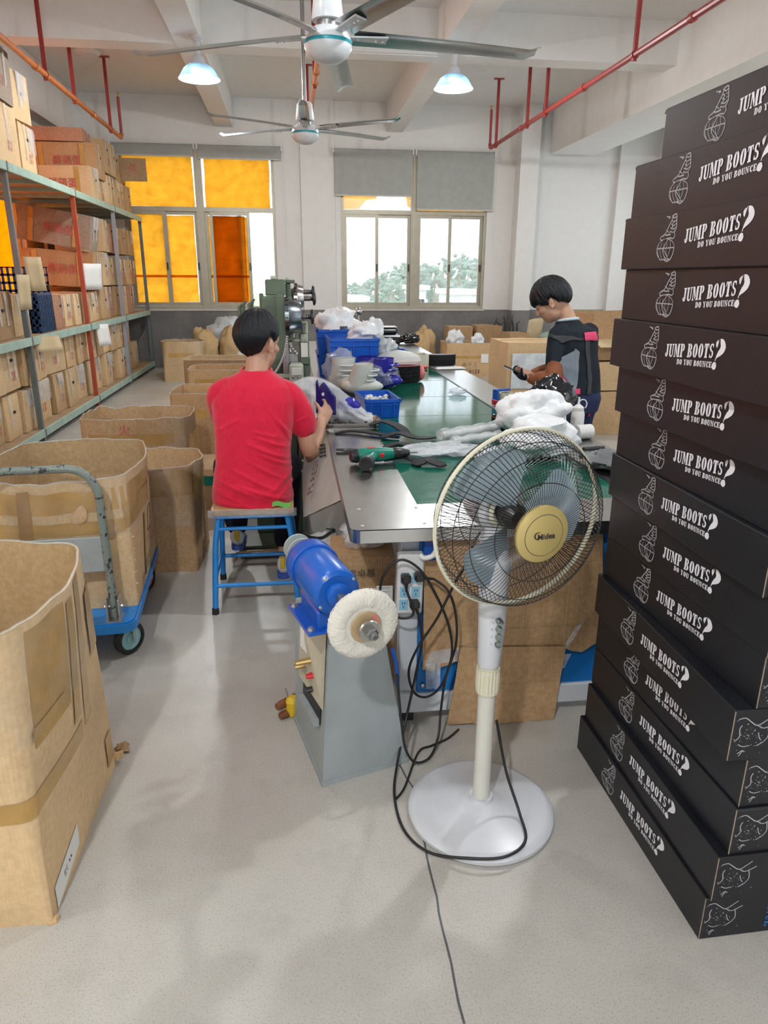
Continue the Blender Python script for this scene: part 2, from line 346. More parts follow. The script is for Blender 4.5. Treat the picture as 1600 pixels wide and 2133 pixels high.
# beams
for i, (x0, x1) in enumerate(((-1.09, -.82), (1.67, 1.94))): struct(MB().bx(x0, x1, YF, YB, 3.8, ZC), 'trim_%d' % (i+3), M['ceil_white'])
struct(MB().bx(XL, 4.42, 8.70, 9.0, 3.802, ZC), 'trim_5', M['ceil_white'])
struct(MB().bx(XL, 4.42, 2.9, 3.2, 3.802, ZC), 'trim_6', M['ceil_white'])
struct(MB().bx(4.42, 5.2, YF, 12.75, 3.5, ZC), 'trim_7', M['ceil_white'])
struct(MB().bx(XL, XL+.22, YF, YB, 3.55, ZC), 'trim_8', M['ceil_white'])
struct(MB().bx(XL, XL+.3, YB-.35, YB, 0, 3.55), 'trim_9', M['wall_white'])
# windows: aluminium sliding windows, two bays each, transom light above
def window(name, w, sashes, holes_glass=()):
    x0, x1, z0, z1 = w; root = bpy.data.objects.new(name, None); COL.objects.link(root); root.location = (0, YB+.07, 0); root['kind'] = 'structure'
    xm = (x0+x1)/2; zt = 2.575; a = M['aluminium_champagne']; d = .05
    mb = MB()
    mb.bx(x0, x0+.045, -d, d, z0, z1); mb.bx(x1-.045, x1, -d, d, z0, z1); mb.bx(x0+.045, x1-.045, -d+.002, d-.002, z0, z0+.05); mb.bx(x0+.045, x1-.045, -d+.002, d-.002, z1-.05, z1)
    mb.bx(xm-.06, xm+.06, -d+.001, d-.001, z0+.05, z1-.05); mb.bx(x0+.045, xm-.06, -d+.002, d-.002, zt-.035, zt+.035); mb.bx(xm+.06, x1-.045, -d+.002, d-.002, zt-.035, zt+.035); mb.build('window_frame', a, root)
    MB().bx(x0-.03, x1+.03, -.10, -.0501, z0-.03, z0+.004).build('window_sill', M['blind_rail'], root)
    for s0, s1 in ((x0+.045, xm-.06), (xm+.06, x1-.045)):
        MB().bx(s0, s1, -.004, .004, zt+.036, z1-.051).build('pane', M['hazed_glass'], root)
    for (s0, s1, yo) in sashes:
        mb = MB(); b = .052
        for q in ((s0, s0+b, z0+.052, zt-.036), (s1-b, s1, z0+.052, zt-.036), (s0+b, s1-b, z0+.052, z0+.11), (s0+b, s1-b, zt-.085, zt-.036)): mb.bx(q[0], q[1], yo-.017, yo+.017, q[2], q[3])
        sa = mb.build('sash', a, root)
        MB().bx(s0+b, s1-b, yo-.004, yo+.004, z0+.11, zt-.085).build('pane', M['hazed_glass'], sa)
        mb = MB().bx(s1-b*.7, s1-b*.3, yo-.045, yo-.017, 1.62, 1.74); mb.build('latch', M['black_plastic'], sa)
    return root
x0, x1 = W2[0], W2[1]; xm = (x0+x1)/2
win2 = window('window_2', W2, [(x0+.045, x0+.045+.60, -.022), (x0+.60, xm-.06, .022), (xm+.06, xm+.06+.60, -.022), (xm+.615, x1-.045, .022)])
x0, x1 = W1[0], W1[1]; xm1 = (x0+x1)/2
win1 = window('window_1', W1, [(x0+.045, x0+.66, -.022), (x0+.62, xm1-.06, .022), (xm1+.14, xm1+.80, -.022), (xm1+.06, xm1+.66, .022)])
def film_sheet(root, x0, x1, z0, z1, y, mat, wav=.006, edge=.0, n=10, poly=None):
    mb = MB()
    def fn(u, v):
        x = lerp(x0, x1, u); z = lerp(z0, z1, v)
        return V((x+edge*NZ.noise(V((0, z*3, x0))), y+wav*NZ.noise(V((x*5, z*9, y*50))), z+edge*NZ.noise(V((x*4, 1, x0)))))
    mb.grid(fn, n, n); return mb.build('orange_film', mat, root)
OF, OD = M['orange_film'], M['orange_film_double']
film_sheet(win1, x0+.05, xm1-.085, 2.61, 3.42, -.016, OF, edge=.012); film_sheet(win1, xm1+.10, x1-.075, 2.61, 3.42, -.016, OF, edge=.012)
film_sheet(win1, x0+.09, x0+.62, 1.09, 2.50, -.034, OF); film_sheet(win1, x0+.66, xm1-.125, 1.10, 2.48, .012, OF, edge=.01)
film_sheet(win1, xm1+.19, xm1+.715, 1.10, 2.48, -.034, OD, edge=.008); film_sheet(win1, xm1+.11, xm1+.61, 1.10, 2.48, .012, OF, edge=.008)
film_sheet(win1, xm1+.69, xm1+.75, 1.10, 2.46, -.036, OF)
for a, b, yy in ((x0+.09, xm1-.12, -.036), (xm1+.11, xm1+.75, -.037)): film_sheet(win1, a, b, 1.50, 1.54, yy, OD, 0)
# torn film in the left transom light of the other window, strips at the edges of its right one
x0, x1 = W2[0], W2[1]
mb = MB(); mb.poly([(x0+.05, .02, 2.62), (x0+.33, .02, 2.62), (x0+.36, .018, 2.68), (x0+.44, .02, 2.76), (x0+.60, .02, 2.79), (x0+.62, .02, 2.76), (x0+.64, .02, 3.41), (x0+.05, .02, 3.41)]); mb.build('orange_film', OF, win2)
mb = MB(); mb.poly([(xm-.08, .02, 2.66), (xm-.12, .018, 2.68), (xm-.14, .02, 2.80), (xm-.13, .02, 3.41), (xm-.065, .02, 3.41), (xm-.065, .02, 2.65)]); mb.build('orange_film', OF, win2)
film_sheet(win2, xm+.07, x1-.05, 2.61, 3.41, .02, OF)
# roller blinds
def blind(x0, x1, zb, label):
    t = thing('roller_blind', label, 'blind', ((x0+x1)/2, YB-.055, 3.50), 0, 'roller blinds')
    w = (x1-x0)/2; mb = MB().tube([(-w, 0, 0), (w, 0, 0)], .032, 12); mb.build('roller_tube', M['blind_grey'], t)
    mb = MB(); mb.grid(lambda u, v: V((lerp(-w+.02, w-.02, u), -.033+.004*sin(u*9+x0), lerp(0, zb-3.50, v))), 12, 4); mb.build('blind_cloth', M['blind_grey'], t)
    MB().bx(-w+.02, w-.02, -.040, -.024, zb-3.52, zb-3.497).build('bottom_rail', M['blind_rail'], t)
    for sx in (-w, w): MB().bx(sx-.012, sx+.012, -.04, .049, -.045, .045).build('bracket', M['white_plastic'], t)
    mb = MB().tube([(w+.02, -.03, -.02), (w+.022, -.03, -1.6)], .003, 5); mb.build('bead_chain', M['white_plastic'], t)
blind(-2.75, -1.455, 3.36, 'grey roller blind, rolled nearly up, over the left half of the orange-covered window')
blind(-1.405, -.06, 3.34, 'grey roller blind, rolled nearly up, over the right half of the orange-covered window')
blind(.78, 2.115, 2.83, 'shorter grey roller blind half lowered over the window onto trees')
blind(2.165, 3.52, 2.63, 'longer grey roller blind half lowered over the window onto trees')
# left wall windows covered in orange film (behind the shelves)
for i, (a, b) in enumerate(((4.2, 6.6), (8.2, 10.6))):
    root = bpy.data.objects.new('window_%d' % (3+i), None); COL.objects.link(root); root.location = (XL-.1, 0, 0); root['kind'] = 'structure'
    mb = MB(); m = (a+b)/2
    for q in ((a, a+.05, .98, 3.3), (b-.05, b, .98, 3.3), (m-.05, m+.05, .98, 3.3), (a, b, .98, 1.03), (a, b, 3.25, 3.3), (a, b, 2.5, 2.57)): mb.bx(-.04, .04, q[0], q[1], q[2], q[3])
    mb.build('window_frame', M['aluminium_champagne'], root)
    for s0, s1 in ((a+.05, m-.05), (m+.05, b-.05)):
        for z0, z1 in ((1.03, 2.5), (2.57, 3.25)): MB().bx(.0, .006, s0, s1, z0, z1).build('orange_film', OF, root)
# right wall windows
for i, (a, b) in enumerate(((-2.5, .5), (2.5, 5.5), (8.2, 12.4))):
    root = bpy.data.objects.new('window_%d' % (5+i), None); COL.objects.link(root); root.location = (XR+.1, 0, 0); root['kind'] = 'structure'
    mb = MB(); m = (a+b)/2
    for q in ((a, a+.05, .98, 3.4), (b-.05, b, .98, 3.4), (m-.05, m+.05, .98, 3.4), (a, b, .98, 1.03), (a, b, 3.35, 3.4), (a, b, 2.5, 2.57)): mb.bx(-.04, .04, q[0], q[1], q[2], q[3])
    mb.build('window_frame', M['aluminium_champagne'], root)
    for s0, s1 in ((a+.05, m-.05), (m+.05, b-.05)):
        for z0, z1 in ((1.03, 2.5), (2.57, 3.35)): MB().bx(-.004, .004, s0, s1, z0, z1).build('pane', M['hazed_glass'], root)
# ---------------------------------------------------------------- outside the window
g = MB().bx(-120, 200, 14, 420, -7.2, -7.005).build('meadow', M['ground_far'], None); tag(g, 'pale hazy ground beyond the window', 'ground', kind='stuff')
rnd = random.Random(3)
def blob(mb, c, r, sd, n=10):
    mb.ell(c, r, n, 7, None, .55, sd)
tl = ['tall wispy tree', 'broad round-crowned tree', 'low spreading tree', 'dense leaning tree', 'thin feathery tree', 'stout leafy tree', 'narrow upright tree', 'ragged-topped tree', 'small bushy tree', 'wide hazy tree', 'slender tree', 'twin-crowned tree', 'flat-topped tree', 'domed tree', 'tufted tree', 'shaggy tree']
for i in range(16):
    px = 728+i*17.5+rnd.uniform(-4, 4); Yd = 86+[3, 9, 14, 6, 11, 1, 8, 15, 4, 12, 0, 7, 13, 2, 10, 5][i]*6.5
    top = 598-52*min(1, max(0, (px-725)/110)) - 14*max(0, (px-900)/100) + rnd.uniform(-14, 10) + (6 if px > 985 else 0)
    p = aty(px, top, Yd); h = p.z+7
    t = thing('hillside_tree', '%s, number %s from the left, on the hillside outside the window' % (tl[i], ['one', 'two', 'three', 'four', 'five', 'six', 'seven', 'eight', 'nine', 'ten', 'eleven', 'twelve', 'thirteen', 'fourteen', 'fifteen', 'sixteen'][i]), 'tree', (p.x, Yd, -7), 0, 'hillside trees outside the window')
    MB().tube([(0, 0, .12), (.3, 0, h*.5), (.1, 0, h*.93)], [.3, .22, .06], 6).build('trunk', M['plywood'], t)
    mb = MB()
    for k in range(70):
        a, zz = rnd.uniform(0, 6.28), rnd.uniform(.10, .98); rr = (1-abs(zz-.5)*1.3)*3.6
        s = rnd.uniform(.22, .75)*(1.2-.6*zz); blob(mb, (cos(a)*rr*rnd.uniform(.3, 1), sin(a)*rr*.6, max(h*zz-s*.3, s*1.8+.1)), (s*1.3, s*1.2, s), i*31+k, 8)
    mb.build('foliage', M['leaf_far'], t, smooth=0)
def hut(px0, px1, pt, pb, Yd, label):
    a, b = aty(px0, pb, Yd), aty(px1, pt, Yd); t = thing('far_building', label, 'building', ((a.x+b.x)/2, Yd, -7)); w = (b.x-a.x)/2
    MB().bx(-w, w, 0, 6, 0, b.z+7).build('wall', M['render_white'], t); MB().bx(-w-.3, w+.3, -.3, 6.3, b.z+7, b.z+7.4).build('roof', M['render_white'], t)
    for k in range(3): x = -w+w*2*(k+.5)/3; MB().bx(x-.3, x+.3, -.05, 0, b.z+5.2, b.z+6.2).build('window', M['grey_light'], t)
hut(716, 762, 628, 640, 60, 'low white building at the lower left of the hillside view'); hut(866, 888, 604, 640, 66, 'small pale tower-like building in front of the hillside trees'); hut(945, 1003, 614, 640, 58, 'long low white building at the right of the hillside view')
# ---------------------------------------------------------------- under the ceiling
def pendant(x, y, z, label, k):
    t = thing('pendant_lamp', label, 'lamp', (x, y, z), 0, 'pendant lamps')
    top = (3.5 if x > 4.4 and x < 5.2 else 3.8 if (-1.1 < x < -.8 or 1.6 < x < 1.95) else ZC)-z
    MB().lathe([(.0, top), (.06, top), (.06, top-.02), (.028, top-.05), (.026, .22), (.03, .16), (.055, .155), (.075, .09), (.08, .075), (.0, .074)], 20).build('stem', M['fan_white'], t)
    MB().lathe([(.078, .08), (.10, .085), (.15, .05), (.205, -.035), (.208, -.042), (.200, -.040), (.146, .043), (.098, .078), (.078, .074)], 28).build('shade', M['lamp_shade'], t)
    MB().lathe([(0, .03), (.06, .032), (.085, .05), (.086, .072), (0, .072)], 20).build('bulb', M['lamp_glow'], t)
    l = lamp_light(0, 0, -.06, k); l.parent = t
nm = ['white cone pendant lamp under the left ceiling beam', 'white cone pendant lamp under the right ceiling beam', 'unseen pendant lamp above the front left aisle', 'pendant lamp above the workbench end', 'pendant lamp behind the camera on the left beam', 'unseen pendant lamp behind the camera on the right beam', 'unseen pendant lamp over the near left corner', 'unseen pendant lamp over the near right corner', 'unseen pendant lamp under the deep right beam']
for i, (x, y, z) in enumerate(LAMPS): pendant(x, y, z, nm[i], LAMP_K[i])
def ceiling_fan(c, R, n, ph, label, hub=.112, wide=.062, pitch=.35, zr=ZC):
    t = thing('ceiling_fan', label, 'fan', c, 0, 'ceiling fans'); k = hub/.112
    MB().tube([(0, 0, .22*k), (0, 0, zr-c[2])], .018, 10).build('downrod', M['steel_dark'], t)
    MB().lathe([(.0, .25*k), (.052*k, .248*k), (.062*k, .235*k), (.076*k, .125*k), (.074*k, .115*k), (.0, .115*k)], 28).build('motor_cover', M['fan_white'], t)
    MB().lathe([(.0, .085*k), (.07*k, .085*k), (.10*k, .062*k), (.112*k, .03*k), (.112*k, .0), (.104*k, -.012*k), (.095*k, -.03*k), (.06*k, -.052*k), (.02*k, -.06*k), (0, -.061*k)], 32).build('motor_hub', M['fan_white'], t)
    MB().tube([(0, 0, .08*k), (0, 0, .116*k)], .05*k, 20).build('motor_neck', M['steel_dark'], t)
    MB().lathe([(.1125*k, .030*k), (.1135*k, .026*k), (.1135*k, .018*k), (.1125*k, .014*k)], 32).build('teal_band', M['teal_ring'], t)
    me = None
    for i in range(n):
        a = pi/2-RD(ph+360/n*i); Rm = MX.Rotation(a, 4, 'Z')
        if me is None:
            mb = MB()
            def fn(u, v):
                r = lerp(hub*1.15, R, u); w = wide*(1-.12*u)*(1 if u < .97 else .75); yv = (v-.5)*2*w
                z = .055*k+.018*(1-(v-.5)**2*4)+yv*-pitch*(1-.3*u)+.004*sin(u*3) + (.02*((u-.93)/.07)**2 if u > .93 else 0)
                return V((r, yv, z))
            mb.grid(fn, 16, 5); me = mb.mesh('blade'); me.materials.append(M['alu_blade'])
            m2 = MB()
            m2.add([(hub*.8, -.022, .05*k), (hub*2.6, -.03, .06*k), (hub*2.6, .03, .05*k), (hub*.8, .022, .05*k), (hub*.8, -.022, .057*k), (hub*2.6, -.03, .068*k), (hub*2.6, .03, .058*k), (hub*.8, .022, .057*k)], [(0, 1, 2, 3), (7, 6, 5, 4), (0, 4, 5, 1), (1, 5, 6, 2), (2, 6, 7, 3), (3, 7, 4, 0)])
            for bx_ in (1.3, 2.1, 2.4): m2.ell((hub*bx_, 0, .05*k), (.006, .006, .004), 6, 4)
            me2 = m2.mesh('blade_arm'); me2.materials.append(M['fan_white'])
        b = link('blade', me, t, None, (0, 0, a)); link('blade_arm', me2, b)
ceiling_fan((.22, 3.9, 2.535), 1.10, 5, 9, 'large near ceiling fan with five silver blades and a teal-banded hub', pitch=.30, wide=.056)
ceiling_fan((.19, 7.3, 2.735), .94, 6, 2, 'smaller far ceiling fan with six pale blades hanging before the back wall', hub=.125, wide=.045, pitch=.2)
# sprinkler pipes
def pipe_run(x, z, y0, y1, mat, hang, label, ring=True, end=True):
    t = thing('sprinkler_pipe', label, 'pipe', (x, y0, z), 0, 'red sprinkler pipes'); L = y1-y0
    mb = MB().tube([(0, 0, 0), (0, L-.06, 0), (0, L-.02, .015), (0, L, .06)] if end else [(0, 0, 0), (0, L, 0)], .028, 10); mb.build('pipe', mat, t)
    if end:
        MB().tube([(0, L, .05), (0, L, .52)], .02, 8).build('riser', M['red_pipe'], t)
        mb = MB().tube([(0, L, .52), (0, L, .56)], .010, 6); mb.bx(-.02, .02, L-.02, L+.02, .56, .57); mb.tube([(-.014, L, .52), (-.016, L, .545), (0, L, .565)], .003, 5); mb.build('sprinkler_head', M['brass'], t)
    for h in hang:
        hy = h-y0; mb = MB().bx(-.018, .018, hy-.006, hy+.006, -.05, ZC-z); mb.bx(-.02, -.012, hy-.018, hy+.018, -.05, ZC-z); mb.bx(-.07, .07, hy-.03, hy+.03, ZC-z-.012, ZC-z); mb.build('hanger', M['red_pipe'], t)
        MB().lathe([(.031, -.014), (.036, -.014), (.036, .014), (.031, .014)], 12, MX.Translation((0, hy, 0)) @ MX.Rotation(pi/2, 4, 'X')).build('clip', mat, t)
    yy = 1.6
    while yy < L-.5:
        MB().lathe([(.028, -.03), (.036, -.026), (.036, .026), (.028, .03)], 12, MX.Translation((0, yy, 0)) @ MX.Rotation(pi/2, 4, 'X')).build('coupling', mat, t); yy += 2.1
pipe_run(-2.3, 3.38, -2, 11.65, M['orange_pipe'], [11.0, 9.3, 8.3, 5.2], 'coppery red sprinkler pipe running above the shelving')
pipe_run(3.08, 3.38, -2, 11.65, M['red_pipe'], [11.3, 9.85, 9.15, 6.85], 'red sprinkler pipe running along the right of the ceiling')
pipe_run(.33, 3.42, -2, 11.8, M['orange_pipe'], [11.0, 8.4], 'coppery sprinkler pipe running down the middle above the ceiling fans')
d = MB().lathe([(0, 0), (.16, 0), (.17, -.02), (.13, -.06), (.0, -.07)], 24).build('ceiling_speaker', M['white_plastic']); p = atz(182, 104, ZC); d.location = (p.x, p.y, ZC); tag(d, 'round white fitting on the ceiling near the left sprinkler pipe', 'ceiling fitting')
c = MB().tube([(.55, 8.62, 3.77), (1.66, 8.62, 3.77)], .012, 6).build('conduit', M['white_plastic']); tag(c, 'thin white cable conduit leading to the right pendant lamp', 'conduit')
# ---------------------------------------------------------------- shelving on the left
SX0, SX1 = -3.32, -2.37     # back and front of the shelves
ys = [5.0, 7.02, 9.06, 10.98, 12.86]
LV = [.13, .975, 2.43]
rack = thing('shelving_rack', 'long green-edged steel shelving rack loaded with cartons along the left wall', 'shelf', (SX1, 5.0, 0))
def rel(mb): mb.M = MX.Translation((-SX1, -5.0, 0)); return mb
for i, y in enumerate(ys):
    for x in (SX0, SX1-.02):
        m = M['red_post'] if (i in (2,) and x > -3) else M['shelf_pale'] if i == 3 else M['shelf_post']
        w = .022; z1 = 2.43
        rel(MB()).bx(x-w, x+w, y-.004-w, y+.0-w+.004, 0, z1).bx(x-w, x-w+.006, y-w, y+w, 0, z1).bx(x+w-.006, x+w, y-w, y+w, 0, z1).build('post', m, rack)
for z in LV:
    for i in range(4):
        a, b = ys[i], ys[i+1]
        rel(MB()).bx(SX1-.0, SX1+.022, a-.02, b-.025, z-.075, z, .004).build('front_beam', M['shelf_green'], rack)
        rel(MB()).bx(SX0-.02, SX0, a-.02, b-.025, z-.075, z, .004).build('back_beam', M['shelf_green'], rack)
        d = rel(MB()).bx(SX0, SX1-.001, a+.002, b-.002, z-.022, z-.004).build('deck_board', M['plywood'], rack)
        for k in range(3):
            yy = lerp(a, b, (k+.5)/3); rel(MB()).bx(SX0, SX1, yy-.02, yy+.02, z-.06, z-.0221).build('crossbar', M['shelf_green'], rack)
        rel(MB()).bx(SX1+.0221, SX1+.026, a-.035, a-.005, z-.078, z+.002).build('beam_clip', M['shelf_post'], rack)
# cartons on the shelves
egg = text_mesh('鮮鷄蛋', .12); egg2 = text_mesh('净 重\n反 数', .045)
def strip(mb, p0, p1, w, n, off=.0012):
    """tape strip laid along p0..p1 on a face with normal n"""
    p0, p1, n = V(p0), V(p1), V(n); d = (p1-p0).normalized(); s = d.cross(n)*(w/2); o = n*off
    mb.add([p0+s+o, p0-s+o, p1-s+o, p1+s+o], [(0, 1, 2, 3)])
def carton(w, d, h, mat, rnd, flaps=0, bulge=.01, seg=4):
    """closed worn carton, origin bottom centre; local +x is the face shown to the aisle"""
    mb = MB(); sd = rnd.uniform(0, 99)
    def warp(p):
        x, y, z = p; u, v, q = x/(w/2), y/(d/2), (z/h)*2-1
        k = bulge; n = NZ.noise(V((x*3+sd, y*3, z*3)))
        ox = k*u*(1-v*v)*(1-q*q)+.009*n*abs(u); oy = k*v*(1-u*u)*(1-q*q)+.009*NZ.noise(V((x*3, y*3+sd, z*3)))*abs(v); oz = (.5*k*(1-u*u)*(1-v*v)*(1 if q > 0 else 0)+.010*NZ.noise(V((x*4, sd, y*4))))*(1 if q > .98 else 0)
        sag = 1-.02*max(0, q)*NZ.noise(V((sd, 1, 2)))
        return V((x*sag+ox, y*sag+oy, z+oz))
    s = seg
    def face(f): mb.grid(lambda a, b: warp(f(a*2-1, b*2-1)), s, s)
    hx, hy = w/2, d/2
    face(lambda a, b: (hx, a*hy, (b+1)/2*h)); face(lambda a, b: (-hx, -a*hy, (b+1)/2*h)); face(lambda a, b: (-a*hx, hy, (b+1)/2*h)); face(lambda a, b: (a*hx, -hy, (b+1)/2*h))
    face(lambda a, b: (a*hx, b*hy, h)); face(lambda a, b: (a*hx, -b*hy, 0))
    me = mb.mesh('body', 50)
    bm = bmesh.new(); bm.from_mesh(me); bmesh.ops.remove_doubles(bm, verts=bm.verts, dist=.0008); bmesh.ops.recalc_face_normals(bm, faces=bm.faces); bm.to_mesh(me); bm.free(); me.shade_smooth(); me.set_sharp_from_angle(angle=RD(50)); me.materials.append(mat)
    return me
def shelf_box(x, y, z, w, d, h, rz, tilt, mat, label, rnd, hole=True, tape=True, big=False, red=False, name='egg_carton', group='cartons on the shelving'):
    t = thing(name, label, 'box', (x, y, z), rz, group); t.rotation_euler = (tilt[0], tilt[1], rz)
    link('body', carton(w, d, h, mat, rnd, bulge=.006 if big else .016), t)
    hx, hy = w/2, d/2; e = .012 if big else .019
    if hole:
        hz = h*rnd.uniform(.55, .75); hw = .026; yo = rnd.uniform(-.03, .03)*d
        mb = MB().bx(hx-.03, hx+e+.001, yo-hw, yo+hw, hz-.012, hz+.014, .004); mb.build('hand_hole', M['rubber'], t)
    if tape and rnd.random() < .5:
        a0, a1 = sorted((rnd.uniform(-.5, .1)*d, rnd.uniform(.1, .5)*d)); z0 = h*rnd.uniform(.45, .7)
        MB().grid(lambda u, v: V((hx+e+.003-.006*(v > .9)+.004*NZ.noise(V((u*5, v*6, y))), lerp(a0, a1, u), lerp(z0, h-.004, v)+.02*sin(u*7)*(1-v))), 8, 6).build('film_patch', M['poly_bag'], t)
    if tape:
        mb = MB()
        for k in range(rnd.randint(1, 2)): yy = rnd.uniform(-.25, .25)*d; mb.add([(hx+e, yy-.024, h*.28), (hx+e, yy+.024, h*.30), (hx+e+.002, yy+.024, h-.004), (hx+e+.002, yy-.024, h-.004)], [(0, 1, 2, 3)]); mb.add([(hx+e+.002, yy-.024, h-.004), (hx+e+.002, yy+.024, h-.004), (hx-.1, yy+.024, h+.012), (hx-.1, yy-.024, h+.012)], [(0, 1, 2, 3)])
        mb.build('clear_tape', M['poly_bag'], t)
    if red:
        decal('red_print', egg2, M['print_red'], t, frame((hx+e+.002, rnd.uniform(-.05, .05)*d, h*.34), (0, 1, 0), (0, 0, 1)))
    if big:
        decal('red_print', egg, M['print_red'], t, frame((0.06, -hy-e-.003, h*.48), (1, 0, 0), (0, 0, 1)))
        for xx in (-.32*w, .3*w): MB().add([(xx-.03, -hy-e, .01), (xx+.03, -hy-e, .01), (xx+.03, -hy-e, h*.97), (xx-.03, -hy-e, h*.97)], [(0, 1, 2, 3)]).build('tape_band', M['tape'], t)
    return t
rnd = random.Random(11)
mats = [M['cardboard_pale'], M['cardboard_pale'], M['cardboard'], M['cardboard'], M['cardboard_brown'], M['cardboard_rust']]
ordw = ['first', 'second', 'third', 'fourth', 'fifth', 'sixth', 'seventh', 'eighth', 'ninth', 'tenth', 'eleventh', 'twelfth', 'thirteenth', 'fourteenth', 'fifteenth', 'sixteenth', 'seventeenth', 'eighteenth', 'nineteenth', 'twentieth', 'twenty-first', 'twenty-second', 'twenty-third', 'twenty-fourth', 'twenty-fifth', 'twenty-sixth']
look = {'cardboard_pale': 'pale tan', 'cardboard': 'tan', 'cardboard_brown': 'brown', 'cardboard_rust': 'rust-brown'}
def row(spec, z, y0, where, wd=.62, pm=0, xf=SX1):
    """spec: list of (width along the shelf, height, material index, rz, gap) from the near end on"""
    y = y0; n = 0
    for sp in spec:
        wy, h, mi, rz, gap = sp[:5]; kw = sp[5] if len(sp) > 5 else {}
        n += 1; m = mats[mi]
        shelf_box(xf-.098-wd/2+rnd.uniform(-.03, .03)-.03*abs(rz), y+wy/2, z, wd, wy, h, rz+rnd.uniform(-.02, .02), kw.pop('tilt', (0, 0)), m,
                  '%s carton, %s from near, %s' % (look[m.name], ordw[n-1], where), rnd, red=kw.pop('red', rnd.random() < .6), **kw)
        y += wy+gap
# bottom shelf, two layers
b1 = [(.34, .37, 0, .04, .02), (.34, .37, 0, -.03, .02), (.34, .36, 0, .05, .02, dict(hole=False)), (.36, .38, 0, 0, .02), (.34, .38, 0, .03, .06), (.46, .40, 1, -.05, .12, dict(hole=False)), (.36, .40, 2, 0, .02), (.36, .40, 0, .02, .10), (.40, .40, 0, -.02, .06), (.36, .40, 1, 0, .02), (.36, .40, 0, .03, .02), (.36, .40, 0, 0, .02), (.36, .40, 2, .02, .02), (.36, .40, 0, 0, .02), (.36, .40, 1, 0, .02), (.36, .40, 3, 0, .02), (.36, .40, 2, .0, .02)]
row(b1, LV[0], 5.35, 'lower layer of the bottom shelf')
b2 = [(.36, .36, 0, .03, .02), (.36, .36, 0, -.04, .02), (.36, .36, 0, .02, .04), (.36, .36, 0, .0, .05), (.30, .36, 2, 0, .05), (.36, .36, 3, .05, .06), (.60, .36, 0, -.06, .05, dict(hole=False)), (.34, .34, 2, .0, .04, dict(hole=False)), (.42, .36, 3, .03, .03), (.36, .36, 0, .0, .03), (.36, .36, 2, .04, .03), (.36, .36, 0, .0, .03), (.36, .36, 3, .0, .03), (.36, .36, 2, .0, .03), (.36, .35, 5, .0, .03)]
row(b2, LV[0]+.412, 5.35, 'upper layer of the bottom shelf')
# middle shelf
m1 = [(.55, .43, 2, .0, .06, dict(hole=True)), (.50, .40, 4, .0, .05), (.46, .37, 0, .04, .58, dict(hole=False)), (.40, .34, 5, .03, .03), (.26, .34, 0, 0, .02), (.26, .34, 0, .03, .03), (.36, .34, 2, -.04, .03), (.30, .34, 0, .0, .02), (.30, .35, 0, .02, .03), (.40, .40, 2, .0, .02), (.36, .40, 5, .0, .03), (.36, .40, 4, 0, .03), (.36, .40, 3, 0, .03), (.36, .40, 5, 0, .03)]
row(m1, LV[1], 5.85, 'lower layer of the middle shelf')
m2 = [(.34, .42, 0, .03, .03), (.36, .36, 3, -.03, .03), (.36, .36, 0, .02, .03), (.36, .36, 5, .0, .03), (.36, .36, 2, .0, .03), (.36, .36, 5, .0, .03)]
row(m2, LV[1]+.42, 10.3, 'second layer of the middle shelf')
m3 = [(.36, .40, 0, .05, .03), (.38, .38, 5, .0, .03), (.38, .36, 5, .0, .03), (.38, .36, 4, .0, .03), (.38, .36, 4, .0, .03)]
row(m3, LV[1]+.85, 10.45, 'top layer of the middle shelf')
def slab_carton(x, y, z, w, d, h, rz, tilt, m, label, **k): shelf_box(x, y, z, w, d, h, rz, tilt, M[m], label, rnd, hole=True, tape=True, big=True, **k)
slab_carton(-2.84, 9.90, LV[1]+.42, .86, .34, .42, -.06, (0, .06), 'cardboard_brown', 'brown egg carton with red lettering resting on the middle shelf row beside the blue crate')
slab_carton(-2.84, 9.86, LV[1]+.90, .84, .34, .40, -.04, (0, .16), 'cardboard_grey', 'greyish egg carton with red lettering, tilted, topmost under the upper shelf')
# upper shelf
slab_carton(-2.84, 10.42, LV[2], .80, .36, .40, -.06, (0, 0), 'cardboard_pale', 'pale egg carton with red lettering standing on the upper shelf')
slab_carton(-2.86, 10.82, LV[2]+.305, .84, .36, .42, -.06, (0, 0), 'cardboard_brown', 'brown egg carton with red lettering behind the pale one on the upper shelf')
u1 = [(.40, .32, 2, 0, .03, dict(red=False)), (.42, .42, 0, .02, .01), (.45, .42, 0, -.04, .38, dict(hole=False))]
row([(.44, .45, 0, .05, .06), (.58, .52, 0, -.04, .04, dict(hole=False)), (.46, .44, 0, .03, .04)], LV[2], 6.60, 'near run on the upper shelf')
row([(.30, .29, 2, .0, .02), (.30, .40, 0, .0, .02), (.30, .42, 0, .02, .02), (.32, .42, 2, .0, .02), (.32, .42, 0, 0, .02), (.34, .40, 3, 0, .02)], LV[2], 10.65, 'far run on the upper shelf')
row([(.34, .42, 2, .0, .03), (.34, .42, 0, .0, .03), (.34, .36, 3, .0, .03), (.34, .36, 4, .0, .03)], LV[2]+.432, 11.06, 'stacked on the far run of the upper shelf')
shelf_box(-2.84, 7.38, LV[2]+.555, .80, .62, .44, .05, (0, .03), M['cardboard_grey'], 'big grey-brown carton with a white label, highest on the upper shelf', rnd, hole=False, red=True)
t = bpy.data.objects[COL.objects[-1].name]
mb = MB().bx(.03, .17, -.329, -.325, .30, .36); lb = mb.build('paper_label', M['paper'], bpy.data.objects['egg_carton'] if 0 else [o for o in COL.objects if o.get('label', '').startswith('big grey-brown')][0])
shelf_box(-2.78, 8.0, LV[2]+.475, .60, .44, .42, -.05, (0, 0), M['cardboard_pale'], 'pale taped carton stacked beside the highest one on the upper shelf', rnd)
